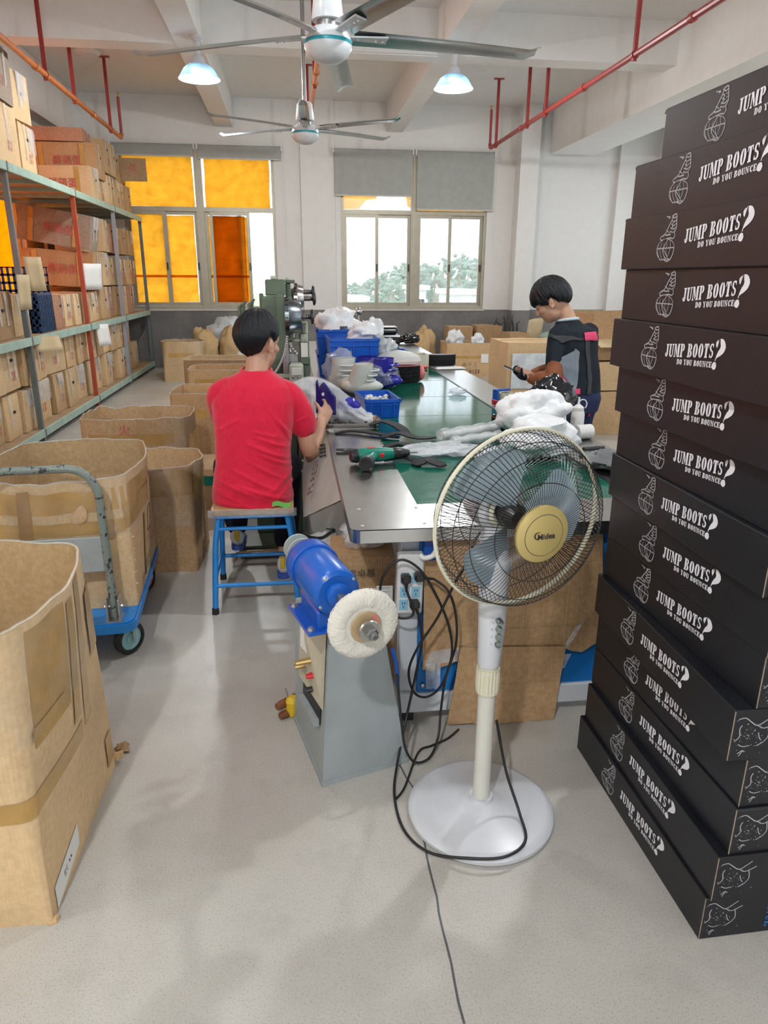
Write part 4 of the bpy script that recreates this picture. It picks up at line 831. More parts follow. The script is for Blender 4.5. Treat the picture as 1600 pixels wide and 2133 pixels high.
strap([b(770, 898, TZ)+V((0, 0, .03)), b(800, 897, TZ)+V((0, 0, .045)), b(830, 906, TZ)+V((0, 0, .04)), b(850, 915, TZ)+V((0, 0, .02))], .028, 'arched black strap on top of the strap bundle')
strap([b(795, 918, TZ)+V((0, 0, .012)), b(830, 915, TZ)+V((0, 0, .028)), b(870, 922, TZ)+V((0, 0, .02)), b(905, 915, TZ)+V((0, 0, .008))], .026, 'wide black strap at the right of the strap bundle')
strap([b(800, 935, TZ)+V((0, 0, .002)), b(830, 930, TZ)+V((0, 0, .012)), b(860, 935, TZ)+V((0, 0, .006))], .022, 'short black strap under the clear bag')
strap([b(800, 963, TZ)+V((0, 0, .004)), b(840, 960, TZ)+V((0, 0, .012)), b(875, 968, TZ)+V((0, 0, .006))], .016, 'black strap end between the drill chuck and the clear bag')
strap([b(862, 972, TZ)+V((0, 0, .004)), b(890, 968, TZ)+V((0, 0, .018)), b(925, 975, TZ)+V((0, 0, .006))], .034, 'flat black pouch lying on the green mat before the clear bag', name='black_pouch')
# clear bags, film roll
crumple('clear_bag', 'clear plastic bag lying flat beside the drill', (.60, 3.03, ZM), (.17, .09, .022), 'poly_bag', 2, .5, rz=.3)
crumple('clear_bag', 'second clear plastic bag spread behind the fan guard', (.80, 2.98, ZM), (.15, .10, .02), 'poly_bag', 5, .5, rz=-.2)
t = thing('film_roll', 'rolls of clear plastic film lying on the green mat', 'film roll', (0, 0, 0))
for a, bb, r in (((.68, 3.23, ZM+.035), (1.00, 3.41, ZM+.035), .034), ((.72, 3.15, ZM+.026), (.98, 3.27, ZM+.026), .024)): MB().tube([a, bb], r*.55, 14).build('inner_roll', M['shell_white'], t); MB().tube([V(a).lerp(V(bb), k/12)+V((0, 0, .004*sin(k*1.7))) for k in range(13)], [r*(.93+.07*sin(k*2.3)) for k in range(13)], 22).build('roll', M['poly_bag'], t)
big = crumple('white_bag', 'large white plastic bag bulging behind the fan head', (1.14, 3.27, ZM), (.165, .115, .118), 'white_bag', 9, .32, rz=-.35, n=90, m=50, fine=.045)
crumple('white_bag', 'white plastic bag sagging off the table top behind the fan blades', (1.05, 2.92, ZM), (.16, .13, .085), 'white_bag', 12, .4, rz=.2, n=30, m=18, fine=.07)
crumple('black_bag', 'black plastic bag behind the glue bottle', (1.37, 3.66, ZM+.004), (.13, .10, .115), 'black_gloss', 4, .45, rz=.2, n=30, m=18, group=None)
crumple('black_bag', 'small black bag with brown lining left of the large white bag', (1.07, 3.52, ZM), (.06, .06, .05), 'black_gloss', 6, .45, group=None)
crumple('dark_cloth', 'dark folded cloth on the table beneath the right of the fan guard', (1.28, 2.72, ZM), (.10, .14, .03), 'grey_dark', 8, .35, 'cloth', group=None)
t = thing('glue_bottle', 'white squeeze bottle with ring cap and nozzle', 'bottle', (1.405, 3.37, Z0))
MB().lathe([(0, 0), (.030, 0), (.033, .004), (.033, .10), (.030, .115), (.0, .118)], 22).build('body', M['white_plastic'], t)
MB().lathe([(0, .114), (.027, .114), (.027, .135), (.020, .142), (.009, .150), (.006, .155), (.0045, .185), (0, .187)], 18).build('cap', M['shell_white'], t)
MB().tube([(.02+.022*cos(a)-.0, 0, .150+.024*sin(a)) for a in [RD(-50+k*20) for k in range(12)]], .003, 6).build('cap_strap', M['shell_white'], t)
o = MB().tube([(-.03, 0, .036), (.05, .02, .036)], .036, 20).build('paper_roll', M['white_plastic']); o.location = (1.38, 3.24, Z0); tag(o, 'short white roll lying beside the glue bottle', 'roll')
o = MB().tube([(-.05, 0, .009), (.03, 0, .009), (.035, 0, .009), (.06, 0, .009)], [.009, .009, .008, .007], 10).build('marker_pen', M['black_plastic']); o.location = (1.345, 3.02, Z0); o.rotation_euler = (0, 0, .2); tag(o, 'black marker pen near the right table edge', 'pen')
# tape dispenser
t = thing('tape_dispenser', 'blue and red tape gun with a roll of pale tape by the right edge', 'tape dispenser', (1.30, 4.33, Z0), .3)
MB().lathe([(.030, .0), (.05, .0), (.05, .05), (.030, .05), (.03, 0)], 28, MX.Translation((.02, 0, .012)) @ MX.Rotation(0, 4, 'X')).build('tape_roll', M['tape_roll'], t)
MB().bx(-.055, -.045, -.03, .03, .0, .085, .002).bx(-.055, .05, -.012, .012, .075, .088, .002).build('frame', M['blue_bin'], t); MB().bx(-.058, -.04, -.032, .032, 0, .022, .002).build('red_base', M['red_plastic'], t)
# steel tray with parts, small blue bin
t = thing('steel_tray', 'steel tray of small dark parts on the left table border', 'tray', (.30, 3.72, Z0))
MB().prism(rrect(.27, .20, .02), 0, .003).build('tray_floor', M['steel'], t)
mb = MB(); oo, ii = rrect(.27, .20, .02), rrect(.30, .23, .03); n = len(oo)
mb.add([(x, y, .002) for x, y in oo]+[(x, y, .03) for x, y in ii]+[(x*1.05, y*1.05, .031) for x, y in ii], [(k, (k+1) % n, n+(k+1) % n, n+k) for k in range(n)]+[(n+k, n+(k+1) % n, 2*n+(k+1) % n, 2*n+k) for k in range(n)]); mb.build('tray_wall', M['steel'], t)
mb = MB(); rn = random.Random(5)
for k in range(60): mb.box((rn.uniform(-.12, .12), rn.uniform(-.09, .09), .008+rn.random()*.012), (.016, .010, .006), rn.uniform(0, 3), 0)
tag(mb.build('small_parts', M['black_plastic'], t), 'heap of small dark parts', kind='stuff')
def bin_(label, c, rz, w, d, h, mat='blue_bin', grp='blue plastic bins', ribs=True):
    t = thing('storage_bin', label, 'bin', c, rz, grp); k = .93; th = .004
    o4 = [(-1, -1), (1, -1), (1, 1), (-1, 1)]
    def ring(f, z, off): return [(sx*(w/2*f-off), sy*(d/2*f-off), z) for sx, sy in o4]
    mb = MB().add(ring(k, 0, 0)+ring(1, h, 0)+ring(1, h, th)+ring(k, .004, th), [(3, 2, 1, 0)]+[(a+i, a+(i+1) % 4, a+4+(i+1) % 4, a+4+i) for a in (0, 4, 8) for i in range(4)]+[(12, 13, 14, 15)]); mb.build('bin_body', M[mat], t, 20)
    mb = MB()
    for sx in (-1, 1): mb.bx(sx*w/2-.008 if sx > 0 else -w/2-.004, sx*w/2+.004 if sx > 0 else -w/2+.008, -d/2-.004, d/2+.004, h-.018, h)
    for sy in (-1, 1): mb.bx(-w/2, w/2, sy*d/2-.008 if sy > 0 else -d/2-.004, sy*d/2+.004 if sy > 0 else -d/2+.008, h-.018, h)
    mb.build('rim', M[mat], t)
    if ribs:
        for x in (-.33, -.02, .33): MB().bx(x*w-.003, x*w+.003, -d/2-.004, -d/2+.02, h*.15, h-.018).build('rib', M[mat], t)
        MB().bx(-w/2, w/2, -d/2-.003, -d/2+.004, h*.68, h*.72).build('rib', M[mat], t)
    return t
bin_('small blue bin of fittings behind the bag in the man\'s hands', (.475, 4.06, ZM), .08, .20, .34, .105)
mb = MB()
for k in range(26): mb.ell((.475+rn.uniform(-.07, .07), 4.06+rn.uniform(-.12, .12), ZM+.06+rn.random()*.03), (.016, .014, .012), 7, 5, None, .5, k)
tag(mb.build('metal_fittings', M['shell_white']), 'heap of pale and brass fittings in the small blue bin', 'fittings', kind='stuff')
zs = .165
bin_('lower front blue bin under the bin full of white bags', (.44, 5.42, ZM), .02, .36, .46, zs); bin_('upper front blue bin on top of the stack behind the machine', (.44, 5.40, ZM+zs+.001), .02, .36, .46, zs)
bin_('lower rear blue bin beside the white boot box', (.78, 5.98, ZM), .0, .36, .46, zs); bin_('rear blue bin low behind the machine frame', (.38, 5.94, ZM), .0, .36, .46, zs); bin_('top rear blue bin filled with white bags', (.385, 5.92, ZM+zs+.001), .0, .38, .46, zs+.03)
crumple('white_bag', 'heap of white plastic bags in the top rear blue bin', (.36, 5.92, ZM+zs+.09), (.17, .20, .13), 'white_bag', 15, .5, n=34, m=18)
crumple('white_bag', 'white plastic bag hanging over the front of the top blue bins', (.55, 5.55, ZM+zs+.10), (.11, .10, .075), 'white_bag', 18, .5, n=30, m=16)
crumple('white_bag', 'white plastic bag standing beside the chrome knob', (.66, 5.98, ZM+zs+.04), (.09, .12, .11), 'white_bag', 19, .55, n=30, m=16)
crumple('white_bag', 'white plastic bag slumped right of the upper blue bin', (.72, 5.82, ZM+zs-.03), (.12, .10, .075), 'cloudy_bag', 21, .45, n=30, m=16)
t = thing('lever_knob', 'chrome ball knob on a slim rod above the white bags', 'knob', (.60, 6.55, ZM)); MB().tube([(0, 0, 0), (.0, 0, .44)], .008, 8).build('rod', M['zinc'], t); MB().ell((0, 0, .46), (.034, .034, .034), 16, 10).build('ball', M['steel'], t); MB().bx(-.05, .05, -.05, .05, 0, .012, .002).build('foot', M['steel_dark'], t)
# boots and shells
def shell_boot(label, c, rz, mat, s=1, grp='bagged boot shells'):
    t = thing('boot_shell', label, 'boot shell', c, rz, grp)
    def leg(u, v):
        a = 2*pi*u; z = v; fx = .05+.02*z; fy = .075-.02*z; return V((fx*cos(a)*s, (fy*sin(a)-.03*z)*s, (.05+.13*z)*s))
    MB().grid(leg, 18, 6, None, True).build('cuff', M[mat], t)
    def foot(u, v):
        a = 2*pi*u; b = pi*(v-.5); y = -sin(a)*cos(b)*.125; return V((cos(a)*cos(b)*.05*s, (y-.02)*s, (.055+.05*sin(b)*(1-.25*max(0, -y)/.125))*s))
    MB().grid(foot, 20, 12, None, True).build('foot', M[mat], t)
    for k in range(3): MB().tube([(.055*s*cos(a), (-.045-.012*k+.05*sin(a)*-1)*s, (.09+.028*k)*s) for a in [RD(10+20*j) for j in range(9)]], .006*s, 6).build('strap', M[mat], t)
    return t
shell_boot('white boot shell standing upright in a clear bag', (.33, 4.95, ZM), .5, 'shell_white', 1.25); shell_boot('white boot shell lying in front of the upright one', (.43, 4.72, ZM), 1.3, 'shell_white', 1.15)
crumple('clear_bag', 'clear bag around the upright white boot shell', (.33, 4.97, ZM), (.12, .13, .135), 'poly_bag_thin', 31, .3); 
shell_boot('violet-blue boot shell inside a clear bag', (.60, 4.98, ZM), 1.1, 'violet_blue', 1.2); shell_boot('second violet-blue boot shell in the same clear bag', (.52, 5.1, ZM+.02), .3, 'violet_blue', 1.1)
crumple('clear_bag', 'clear bag around the violet-blue boot shells', (.58, 5.02, ZM), (.16, .15, .105), 'poly_bag_thin', 33, .3)
def tread(label, c, rz, rim, n=2, w=.15, hh=.062, L=.20):
    t = thing('boot_sole', label, 'boot sole', c, rz, 'boot soles with black treads')
    for k in range(n):
        z = .004+k*hh
        MB().grid(lambda u, v: V((lerp(-w, w, u), -.075+.05*(2*u-1)**2, z+v*(hh-.004))), 24, 1).build('tread_band', M['black_soft'], t)
        mb = MB().prism([(lerp(-w, w, j/16), -.072+.05*(2*j/16-1)**2) for j in range(17)]+[(w, .07), (-w, .07)], z+.002, z+hh-.008); mb.build('sole_body', M[rim], t)
        for r_ in range(3):
            for j in range(13): u = (j+.5*(r_ % 2))/13; x = lerp(-w, w, u); MB().box((x, -.079+.05*(2*u-1)**2, z+.012+r_*.018), (.014, .008, .011), 0, .002).build('tread_block', M['black_soft'], t)
    return t
tread('stack of two black-treaded coral and white soles on the green mat', (.795, 5.32, ZM), .0, 'coral'); tread('black-treaded sole standing beside the clipboard', (1.30, 6.36, Z0), -.05, 'black_plastic', 1, .15, .10)
for k, sx in enumerate((-1, 1)): o = MB().ell((0, 0, 0), (.035, .06, .06), 12, 8).build('coral_pad', M['coral']); o.location = (.795+sx*.165, 5.37, ZM+.065); tag(o, 'coral foam pad at the %s end of the tread stack' % ('left' if sx < 0 else 'right'), 'pad', 'coral pads')
o = MB().lathe([(.0, 0), (.175, .0), (.185, .02), (.17, .055), (.10, .085), (.0, .10)], 28).build('sole_cover', M['shell_white']); o.scale = (.95, .55, 1); o.location = (.80, 5.42, ZM+.128); tag(o, 'pale domed boot part resting on the tread stack', 'boot part')
crumple('grey_bag', 'grey bag of parts behind the tread stack', (.86, 5.85, ZM), (.13, .10, .09), 'cloudy_bag', 41, .4)
t = thing('white_box', 'open white plastic box behind the tread stack', 'box', (1.07, 6.30, ZM), .05)
mb = MB()
for q in ((-.11, .11, -.09, -.085, 0, .11), (-.11, .11, .085, .09, 0, .11), (-.11, -.105, -.085, .085, 0, .11), (.105, .11, -.085, .085, 0, .11), (-.105, .105, -.085, .085, 0, .004)): mb.bx(*q)
mb.build('box_walls', M['cream_plastic'], t)
t = thing('clipboard', 'clipboard with paper sheets on the right steel border', 'clipboard', (1.33, 6.12, Z0), .12)
MB().bx(-.13, .16, -.09, .09, 0, .004, .001).build('board', M['black_plastic'], t); MB().bx(-.12, .15, -.08, .085, .0041, .007).build('paper', M['paper'], t); MB().bx(-.135, -.10, -.03, .03, .0041, .014, .002).build('clip', M['steel'], t)
t = thing('brush', 'white handled brush sticking up beside the blue bins', 'brush', (.70, 5.45, ZM)); MB().tube([(0, 0, .0), (.01, .02, .16), (.03, .05, .23)], [.006, .006, .008], 8).build('handle', M['shell_white'], t); MB().box((.036, .05, .26), (.03, .02, .10), 0, .003, Euler((0, .25, 0)).to_matrix()).build('brush_head', M['shell_white'], t)
o = MB().bx(-.04, .05, -.05, .05, 0, .012, .003).build('yellow_pad', M['lime_green']); o.location = (1.05, 6.02, ZM); tag(o, 'flat green and yellow pad under the white box', 'pad')
o = MB().ell((0, 0, .014), (.03, .04, .014), 12, 8).build('red_part', M['red_plastic']); o.location = (1.13, 6.12, ZM); tag(o, 'small dark red part beside the white box', 'part')
o = crumple('clear_bag', 'small crumpled clear bag on the right of the green mat', (1.10, 4.70, ZM), (.06, .04, .022), 'poly_bag', 44, .5)
# far end: dark frame with black cases
t = thing('black_case_stack', 'stack of black hard cases at the far end of the table', 'case', (1.0, 8.72, ZM))
MB().bx(-.30, .30, -.14, .14, 0, .10, .02).build('lower_case', M['black_plastic'], t); MB().bx(-.28, .26, -.12, .13, .101, .185, .03).build('upper_case', M['black_plastic'], t); MB().bx(-.27, .25, -.11, .12, .186, .195, .004).build('pale_cover', M['shell_white'], t)
crumple('black_bag', 'crumpled black wrap beside the black cases', (1.40, 8.6, ZM+.003), (.13, .10, .055), 'black_gloss', 51, .5, group=None)
crumple('black_bag', 'black wrap in the far left corner of the table', (.72, 8.5, ZM), (.14, .12, .07), 'black_gloss', 53, .5, group=None)
MB().bx(TX0+.25, TX1-.25, 7.6, 7.66, TZ-.003, TZ+.004).build('dark_end_frame', M['grey_dark'], tb)
# ---------------------------------------------------------------- standing fan
BX, BY = .506, 1.673
fan = thing('standing_fan', 'white standing fan with black wire guard, gold hub and smoky blue blades', 'fan', (BX, BY, 0))
MB().lathe([(0, 0), (.205, 0), (.213, .006), (.213, .016), (.205, .024), (.19, .029), (.07, .034), (.062, .040), (.045, .046), (.036, .052), (.034, .062), (0, .062)], 64).build('base', M['white_enamel'], fan)
MB().tube([(0, 0, .04), (.0, .0, .43)], .0245, 24).build('pole', M['pole_white'], fan)
def ribbed(u, v):
    a = 2*pi*u; z = lerp(.41, .487, v); k = .031+.001*v+.0013*sin(a*20)*(1 if .08 < v < .92 else 0); return V((k*cos(a), k*sin(a), z))
col_ = MB().grid(ribbed, 80, 12, None, True).lathe([(.0245, .41), (.031, .41)], 40).lathe([(.032, .487), (.0, .487)], 40).build('height_collar', M['cream_plastic'], fan)
MB().tube([(0, 0, .487), (.0, 0, .50)], .026, 20).build('collar_neck', M['cream_plastic'], fan)
cb = MB().tube([(0, 0, .495), (0, 0, .505), (.003, .0, .60), (.005, .01, .68), (.006, .02, .80), (.006, .04, .88)], [.030, .0315, .036, .039, .040, .034], 28).build('control_column', M['white_enamel'], fan)
for k in range(4): 
    z = .575+.0225*k; bt = MB().lathe([(0, .012), (.0075, .011), (.009, .007), (.009, -.004)], 14, frame((.012, -.034-.0012*k, z), (1, 0, .0), (0, 0, 1)) @ MX.Rotation(0, 4, 'X')).build('speed_button', M['handle_paint'], fan)
    MB().bx(-.0085, -.004, -.0355-.0012*k, -.0335-.0012*k, z-.002, z+.002).build('button_mark', M['print_grey'], fan)
# head: local frame with z = axis towards the viewer
HC = V((.548, 1.62, .930))-V((BX, BY, 0)); ax = V((.25, -.965, -.04)).normalized()
xa = V((0, 0, 1)).cross(ax).normalized(); HM = frame(HC, xa, ax.cross(xa))
GR = .231
def hb(): m = MB(); m.M = HM; return m
hb().lathe([(0, -.20), (.04, -.20), (.062, -.185), (.068, -.16), (.068, -.09), (.055, -.075), (0, -.075)], 28).build('motor_housing', M['white_enamel'], fan)
hb().tube([(0, -.03, -.15), (0, -.075, -.14)], .028, 14).build('neck', M['white_enamel'], fan)
hb().lathe([(0, -.068), (.030, -.068), (.034, -.05), (.034, -.02), (.02, -.005), (0, -.004)], 24).build('blade_boss', M['black_plastic'], fan)
hb().lathe([(.034, -.066), (.046, -.070), (.05, -.066), (.04, -.06)], 24).build('guard_nut', M['cream_plastic'], fan)
hb().tube([(GR*cos(a), GR*sin(a), -.004) for a in [2*pi*k/96 for k in range(96)]], .0058, 8, closed=True).build('guard_ring', M['cream_plastic'], fan)
for k in range(3):
    a0 = RD(118+120*k)
    def bl(u, v):
        r = lerp(.028, .200, u); w = lerp(.62, 1.42, u**.8)*(1-.22*max(0, u-.75)/.25); sw = .12*u
        a = a0+sw+(v-.5)*w*1.25*(1-.25*u); e = 1-.10*max(0, u-.8)/.2*((v-.5)*2)**2
        return V((r*e*cos(a), r*e*sin(a), -.030+(.5-v)*.052*(.55+.45*u)))
    hb().grid(bl, 14, 12).build('blade', M['fan_blade'], fan)
def wires(front):
    mb = hb(); n = 112
    for k in range(n):
        a = 2*pi*k/n; pts = []
        for j in range(8):
            t = j/7
            if front: r = lerp(.068, GR, t); z = .100*(1-t**3.2)**.55-.002; tw = .10*t
            else: r = lerp(.055, GR, t); z = -.086*(1-t**3.6)**.5-.004; tw = -.36*t
            b = a+tw; pts.append((r*cos(b), r*sin(b), z))
        mb.tube(pts, .00095, 4, False)
    for r, t in ((.125, None), (.182, None), (.212, None)):
        t = (r-(.068 if front else .055))/(GR-(.068 if front else .055)); z = (.100*(1-t**3.2)**.55-.0035) if front else (-.086*(1-t**3.6)**.5-.0025)
        mb.tube([(r*cos(a), r*sin(a), z) for a in [2*pi*k/72 for k in range(72)]], .0012, 5, closed=True)
    return mb
tag(wires(True).build('front_guard', M['wire_black'], fan, 60), 'black wire front guard', kind='stuff'); tag(wires(False).build('rear_guard', M['wire_black'], fan, 60), 'black wire rear guard', kind='stuff')
hb().lathe([(.071, .090), (.073, .096), (.071, .103), (.052, .109), (.0, .112)], 48).build('hub_cap', M['gold_plastic'], fan)
hb().lathe([(.0515, .1092), (.0528, .1088), (.0535, .1084)], 48).build('hub_line', M['print_black'], fan)
d = decal('hub_logo', text_mesh('Midea', .0205, 'CENTER', .0004), M['print_black'], fan, HM @ MX.Translation((.004, -.002, .1128)), 'black brand lettering on the gold hub')
hb().poly([(-.019+.0105*cos(a), .0025+.0095*sin(a), .1128) for a in [RD(60+k*17) for k in range(15)]]+[(-.0175+.0085*cos(a), .0025+.0080*sin(a), .1128) for a in [RD(298-k*17) for k in range(15)]]).build('hub_crescent', M['print_black'], fan)
# ---------------------------------------------------------------- polishing machine on a pedestal
gr = thing('bench_polisher', 'grey pedestal polishing machine with blue motor and white felt buffing wheel', 'machine', (0, 0, 0))
fl, fr_, bl_, zt_ = V((.048, 1.84, 0)), V((.325, 1.925, 0)), V((-.034, 2.20, 0)), .553
ex = (fr_-fl).normalized(); ey = V((-ex.y, ex.x, 0)); br_ = fr_+(bl_-fl)
tfl, tfr, tbl = V((.080, 1.852, zt_)), V((.235, 1.895, zt_)), V((-.016, 2.035, zt_)); tbr = tfr+(tbl-tfl)
up = V((0, 0, .008))
MB().add([fl+up, fr_+up, br_+up, bl_+up, tfl, tfr, tbr, tbl], [(3, 2, 1, 0), (4, 5, 6, 7), (0, 1, 5, 4), (1, 2, 6, 5), (2, 3, 7, 6), (3, 0, 4, 7)]).build('pedestal', M['grey_paint'], gr, 20)
c = (fl+br_)/2
MB().add([c+(p-c)*1.03 for p in (fl, fr_, br_, bl_)]+[c+(p-c)*1.03+V((0, 0, .016)) for p in (fl, fr_, br_, bl_)], [(3, 2, 1, 0), (4, 5, 6, 7), (0, 1, 5, 4), (1, 2, 6, 5), (2, 3, 7, 6), (3, 0, 4, 7)]).build('foot_flange', M['grey_paint'], gr)
def Lf(u, v, o=.0):   # on the left face: u back->front 0..1, v height 0..1
    a = bl_.lerp(fl, u); b_ = tbl.lerp(tfl, u); n = (fl-bl_).cross(tbl-bl_).normalized(); n = n if n.x < 0 else -n
    return a.lerp(b_, v)+n*o
def Lbox(mb, u0, u1, v0, v1, o0, o1):
    q = [(u0, v0), (u1, v0), (u1, v1), (u0, v1)]; mb.add([Lf(u, v, o0) for u, v in q]+[Lf(u, v, o1) for u, v in q], [(3, 2, 1, 0), (4, 5, 6, 7), (0, 1, 5, 4), (1, 2, 6, 5), (2, 3, 7, 6), (3, 0, 4, 7)]); return mb
Lbox(MB(), .16, .93, .46, .93, .0005, .003).build('control_panel', M['panel_cream'], gr)
Lbox(MB(), .22, .50, .70, .84, .003, .005).build('white_sticker', M['paper'], gr)
Lbox(MB(), .30, .86, .34, .45, .0005, .002).build('open_slot', M['rubber'], gr); Lbox(MB(), .32, .84, .33, .37, .001, .018).build('slot_lip', M['grey_paint'], gr)
n_ = (Lf(.5, .5, 1)-Lf(.5, .5, 0))
for u, v, m, L in ((.55, .685, 'brass', .05), (.33, .59, 'brass', .03), (.62, .60, 'red_plastic', .022), (.60, .50, 'black_plastic', .022)):
    p = Lf(u, v, .003); MB().tube([p, p+n_*L*.5, p+n_*L], [.010, .0095, .008], 10).build('control_knob', M[m], gr)
# motor
zA = .675; pw = V((.157, 1.592, zA)); pr = V((-.004, 2.155, zA)); ad = (pw-pr).normalized(); Lm = (pw-pr).length
Mm = frame(pr, ad, (0, 0, 1))   # local x along the axis
def gb(): m = MB(); m.M = Mm @ MX.Rotation(pi/2, 4, 'Y'); return m   # lathe z -> axis
gb().lathe([(0, .155), (.05, .155), (.066, .162), (.070, .175), (.070, .36), (.066, .375), (.055, .384), (.0, .386)], 40).build('motor_body', M['blue_bright'], gr)
gb().lathe([(.0, .10), (.05, .102), (.068, .112), (.0755, .130), (.0765, .150), (.0765, .185), (.073, .189), (.070, .189)], 40).build('fan_cover', M['blue_paint'], gr)
gb().lathe([(0, .386), (.036, .386), (.034, .400), (.022, .408), (.0, .408)], 28).build('bearing_boss', M['blue_bright'], gr)
gb().lathe([(.0, .03), (.013, .03), (.013, .60), (0, .60)], 16).build('shaft', M['steel_dark'], gr)
gb().lathe([(0, .045), (.048, .045), (.048, .052), (0, .052)], 28).build('rear_clamp_disc', M['clear_ring'], gr); gb().lathe([(0, -.004), (.046, -.004), (.046, .004), (0, .004)], 28).build('rear_washer', M['clear_ring'], gr); gb().lathe([(0, -.022), (.018, -.022), (.021, -.014), (.021, -.004), (0, -.004)], 20).build('rear_nut', M['cream_plastic'], gr)
for xx in (.20, .34):
    p = Mm @ V((xx, 0, 0)); 
Mt = MX.Rotation(0, 4, 'Z')
mbm = MB(); mbm.M = Mm
# in Mm: x axis along shaft, y up(ish), z sideways
mbm.bx(.19, .355, -.125, -.060, -.05, .05, .006); mbm.build('motor_mount', M['blue_paint'], gr)
mbm = MB(); mbm.M = Mm; mbm.bx(.165, .375, -.1215, -.113, -.085, .085, .003); mbm.build('mount_plate', M['blue_paint'], gr)
for xx in (.185, .35):
    for zz in (-.07, .07): m_ = MB(); m_.M = Mm @ MX.Translation((xx, -.113, zz)) @ MX.Rotation(-pi/2, 4, 'X'); m_.lathe([(.012, 0), (.012, .002), (.008, .002), (.008, .009), (0, .009)], 6).build('bolt', M['zinc'], gr)
for a in (RD(35), RD(125), RD(215), RD(305)): m_ = gb(); m_.ell((.058*cos(a), .058*sin(a), .378), (.007, .007, .005), 8, 5).build('end_screw', M['zinc'], gr)
# buffing wheel
xw = Lm+.0
def buff(u, v):
    a = 2*pi*u; b_ = 2*pi*v; k = 1+.05*NZ.noise(V((cos(a)*5, sin(a)*5, b_)))+.04*NZ.noise(V((cos(a)*16, sin(a)*16, cos(b_)*4)))+.07*NZ.noise(V((a*26, b_*3.0, 3)))
    rr = .066+.028*cos(b_)*k; return V((rr*cos(a), rr*sin(a), xw-.012+.021*sin(b_)*k))
gb().grid(buff, 260, 40, None, True).build('buffing_wheel', M['felt'], gr, 80)
gb().lathe([(0, xw-.03), (.06, xw-.03), (.06, xw+.006), (0, xw+.006)], 40).build('felt_core', M['felt'], gr)
gb().lathe([(.0, xw+.0065), (.041, xw+.0065), (.042, xw+.009), (.040, xw+.012), (0, xw+.012)], 36).build('wooden_disc', M['wood'], gr)
gb().poly([(.012, .022, xw+.0126), (.036, .010, xw+.0126), (.030, .024, xw+.0126), (.018, .036, xw+.0126)]).build('red_paint_mark', M['coral'], gr)
gb().lathe([(0, xw+.012), (.014, xw+.012), (.014, xw+.03), (0, xw+.03)], 18).build('spacer', M['cream_plastic'], gr)
gb().lathe([(0, xw+.030), (.027, xw+.030), (.029, xw+.033), (.027, xw+.037), (0, xw+.037)], 30).build('washer', M['steel'], gr)
gb().lathe([(0, xw+.037), (.0165, xw+.037), (.0165, xw+.052), (.012, xw+.055), (0, xw+.055)], 6).build('hex_nut', M['steel_dark'], gr); gb().lathe([(.0, xw+.055), (.010, xw+.055), (.010, xw+.066), (.004, xw+.067), (.004, xw+.062), (0, xw+.062)], 16).build('shaft_end', M['steel_dark'], gr)
MB().tube(spline([(.27, 1.905, .43), (.278, 1.87, .40), (.282, 1.862, .36), (.281, 1.86, .33)], 6), .006, 8).build('blue_lead', M['blue_paint'], gr)
MB().lathe([(0, 0), (.016, 0), (.0165, .001), (0, .0012)], 20, frame(fl.lerp(fr_, .28).lerp(tfl.lerp(tfr, .28), .88)+V((.012, -.0095, 0)), ex, (0, 0, 1))).build('round_badge', M['panel_cream'], gr)
# tools and oil can on the floor behind the polisher
def tool(label, a, b_, r, m, name='tool_handle', cat='tool'):
    o = MB().tube([a, V(a).lerp(V(b_), .1), V(a).lerp(V(b_), .9), b_], [r*.8, r, r, r*.8], 12).build(name, M[m]); return tag(o, label, cat, 'tools on the floor behind the polisher')
q1 = atz(577, 1473, .05); tool('upper brown wooden tool handle behind the polisher', q1, q1+V((.12, .10, .0)), .016, 'brown_handle'); q1 = atz(583, 1492, .016); tool('lower brown tool handle on the floor behind the polisher', q1, q1+V((.12, .08, 0)), .014, 'brown_handle')
q1 = atz(610, 1490, .03); o = MB().lathe([(0, -.028), (.022, -.027), (.027, -.01), (.027, .03), (.012, .045), (0, .046)], 18).build('yellow_bottle', M['bright_yellow']); o.location = q1+V((.0, .05, 0)); tag(o, 'small yellow bottle behind the polisher pedestal', 'bottle')
tool('thin metal rod leaning behind the polisher', atz(606, 1475, .03), atz(595, 1440, .10)+V((0, .02, 0)), .003, 'steel_dark', 'metal_rod', 'rod')
# ---------------------------------------------------------------- blue stool
st = thing('stool', 'blue tube-frame stool with a worn wooden seat under the man', 'stool', (-.205, 3.30, 0), .0)
MB().grid(lambda u, v: V((lerp(-.185, .185, u), lerp(-.165, .165, v), .492+.004*cos((u-.5)*6))), 10, 8).grid(lambda u, v: V((lerp(-.185, .185, u), lerp(-.165, .165, v), .476)), 10, 8).build('seat_board', M['seat_wood'], st)
MB().prism(rrect(.375, .335, .03), .470, .494).build('seat_edge', M['seat_wood'], st); MB().prism(rrect(.36, .32, .03), .452, .4695).build('seat_frame', M['blue_trolley'], st)
for sx in (-1, 1):
    for sy in (-1, 1):
        MB().tube(spline([(sx*.155, sy*.135, .455), (sx*.165, sy*.145, .40), (sx*.178, sy*.165, .30), (sx*.192, sy*.205, .03)], 5), .0135, 12).build('leg', M['blue_trolley'], st); MB().lathe([(0, 0), (.017, 0), (.016, .03), (0, .03)], 14, MX.Translation((sx*.1925, sy*.2055, 0))).build('rubber_foot', M['rubber'], st)
for sy in (-1, 1): MB().tube([(-.187, sy*.19, .135), (.187, sy*.19, .135)], .010, 10).build('stretcher', M['blue_trolley'], st); MB().tube([(-.165, sy*.148, .40), (.165, sy*.148, .40)], .009, 10).build('rail', M['blue_trolley'], st)
for sx in (-1, 1): MB().tube([(sx*.185, -.185, .17), (sx*.185, .185, .17)], .010, 10).build('stretcher', M['blue_trolley'], st)
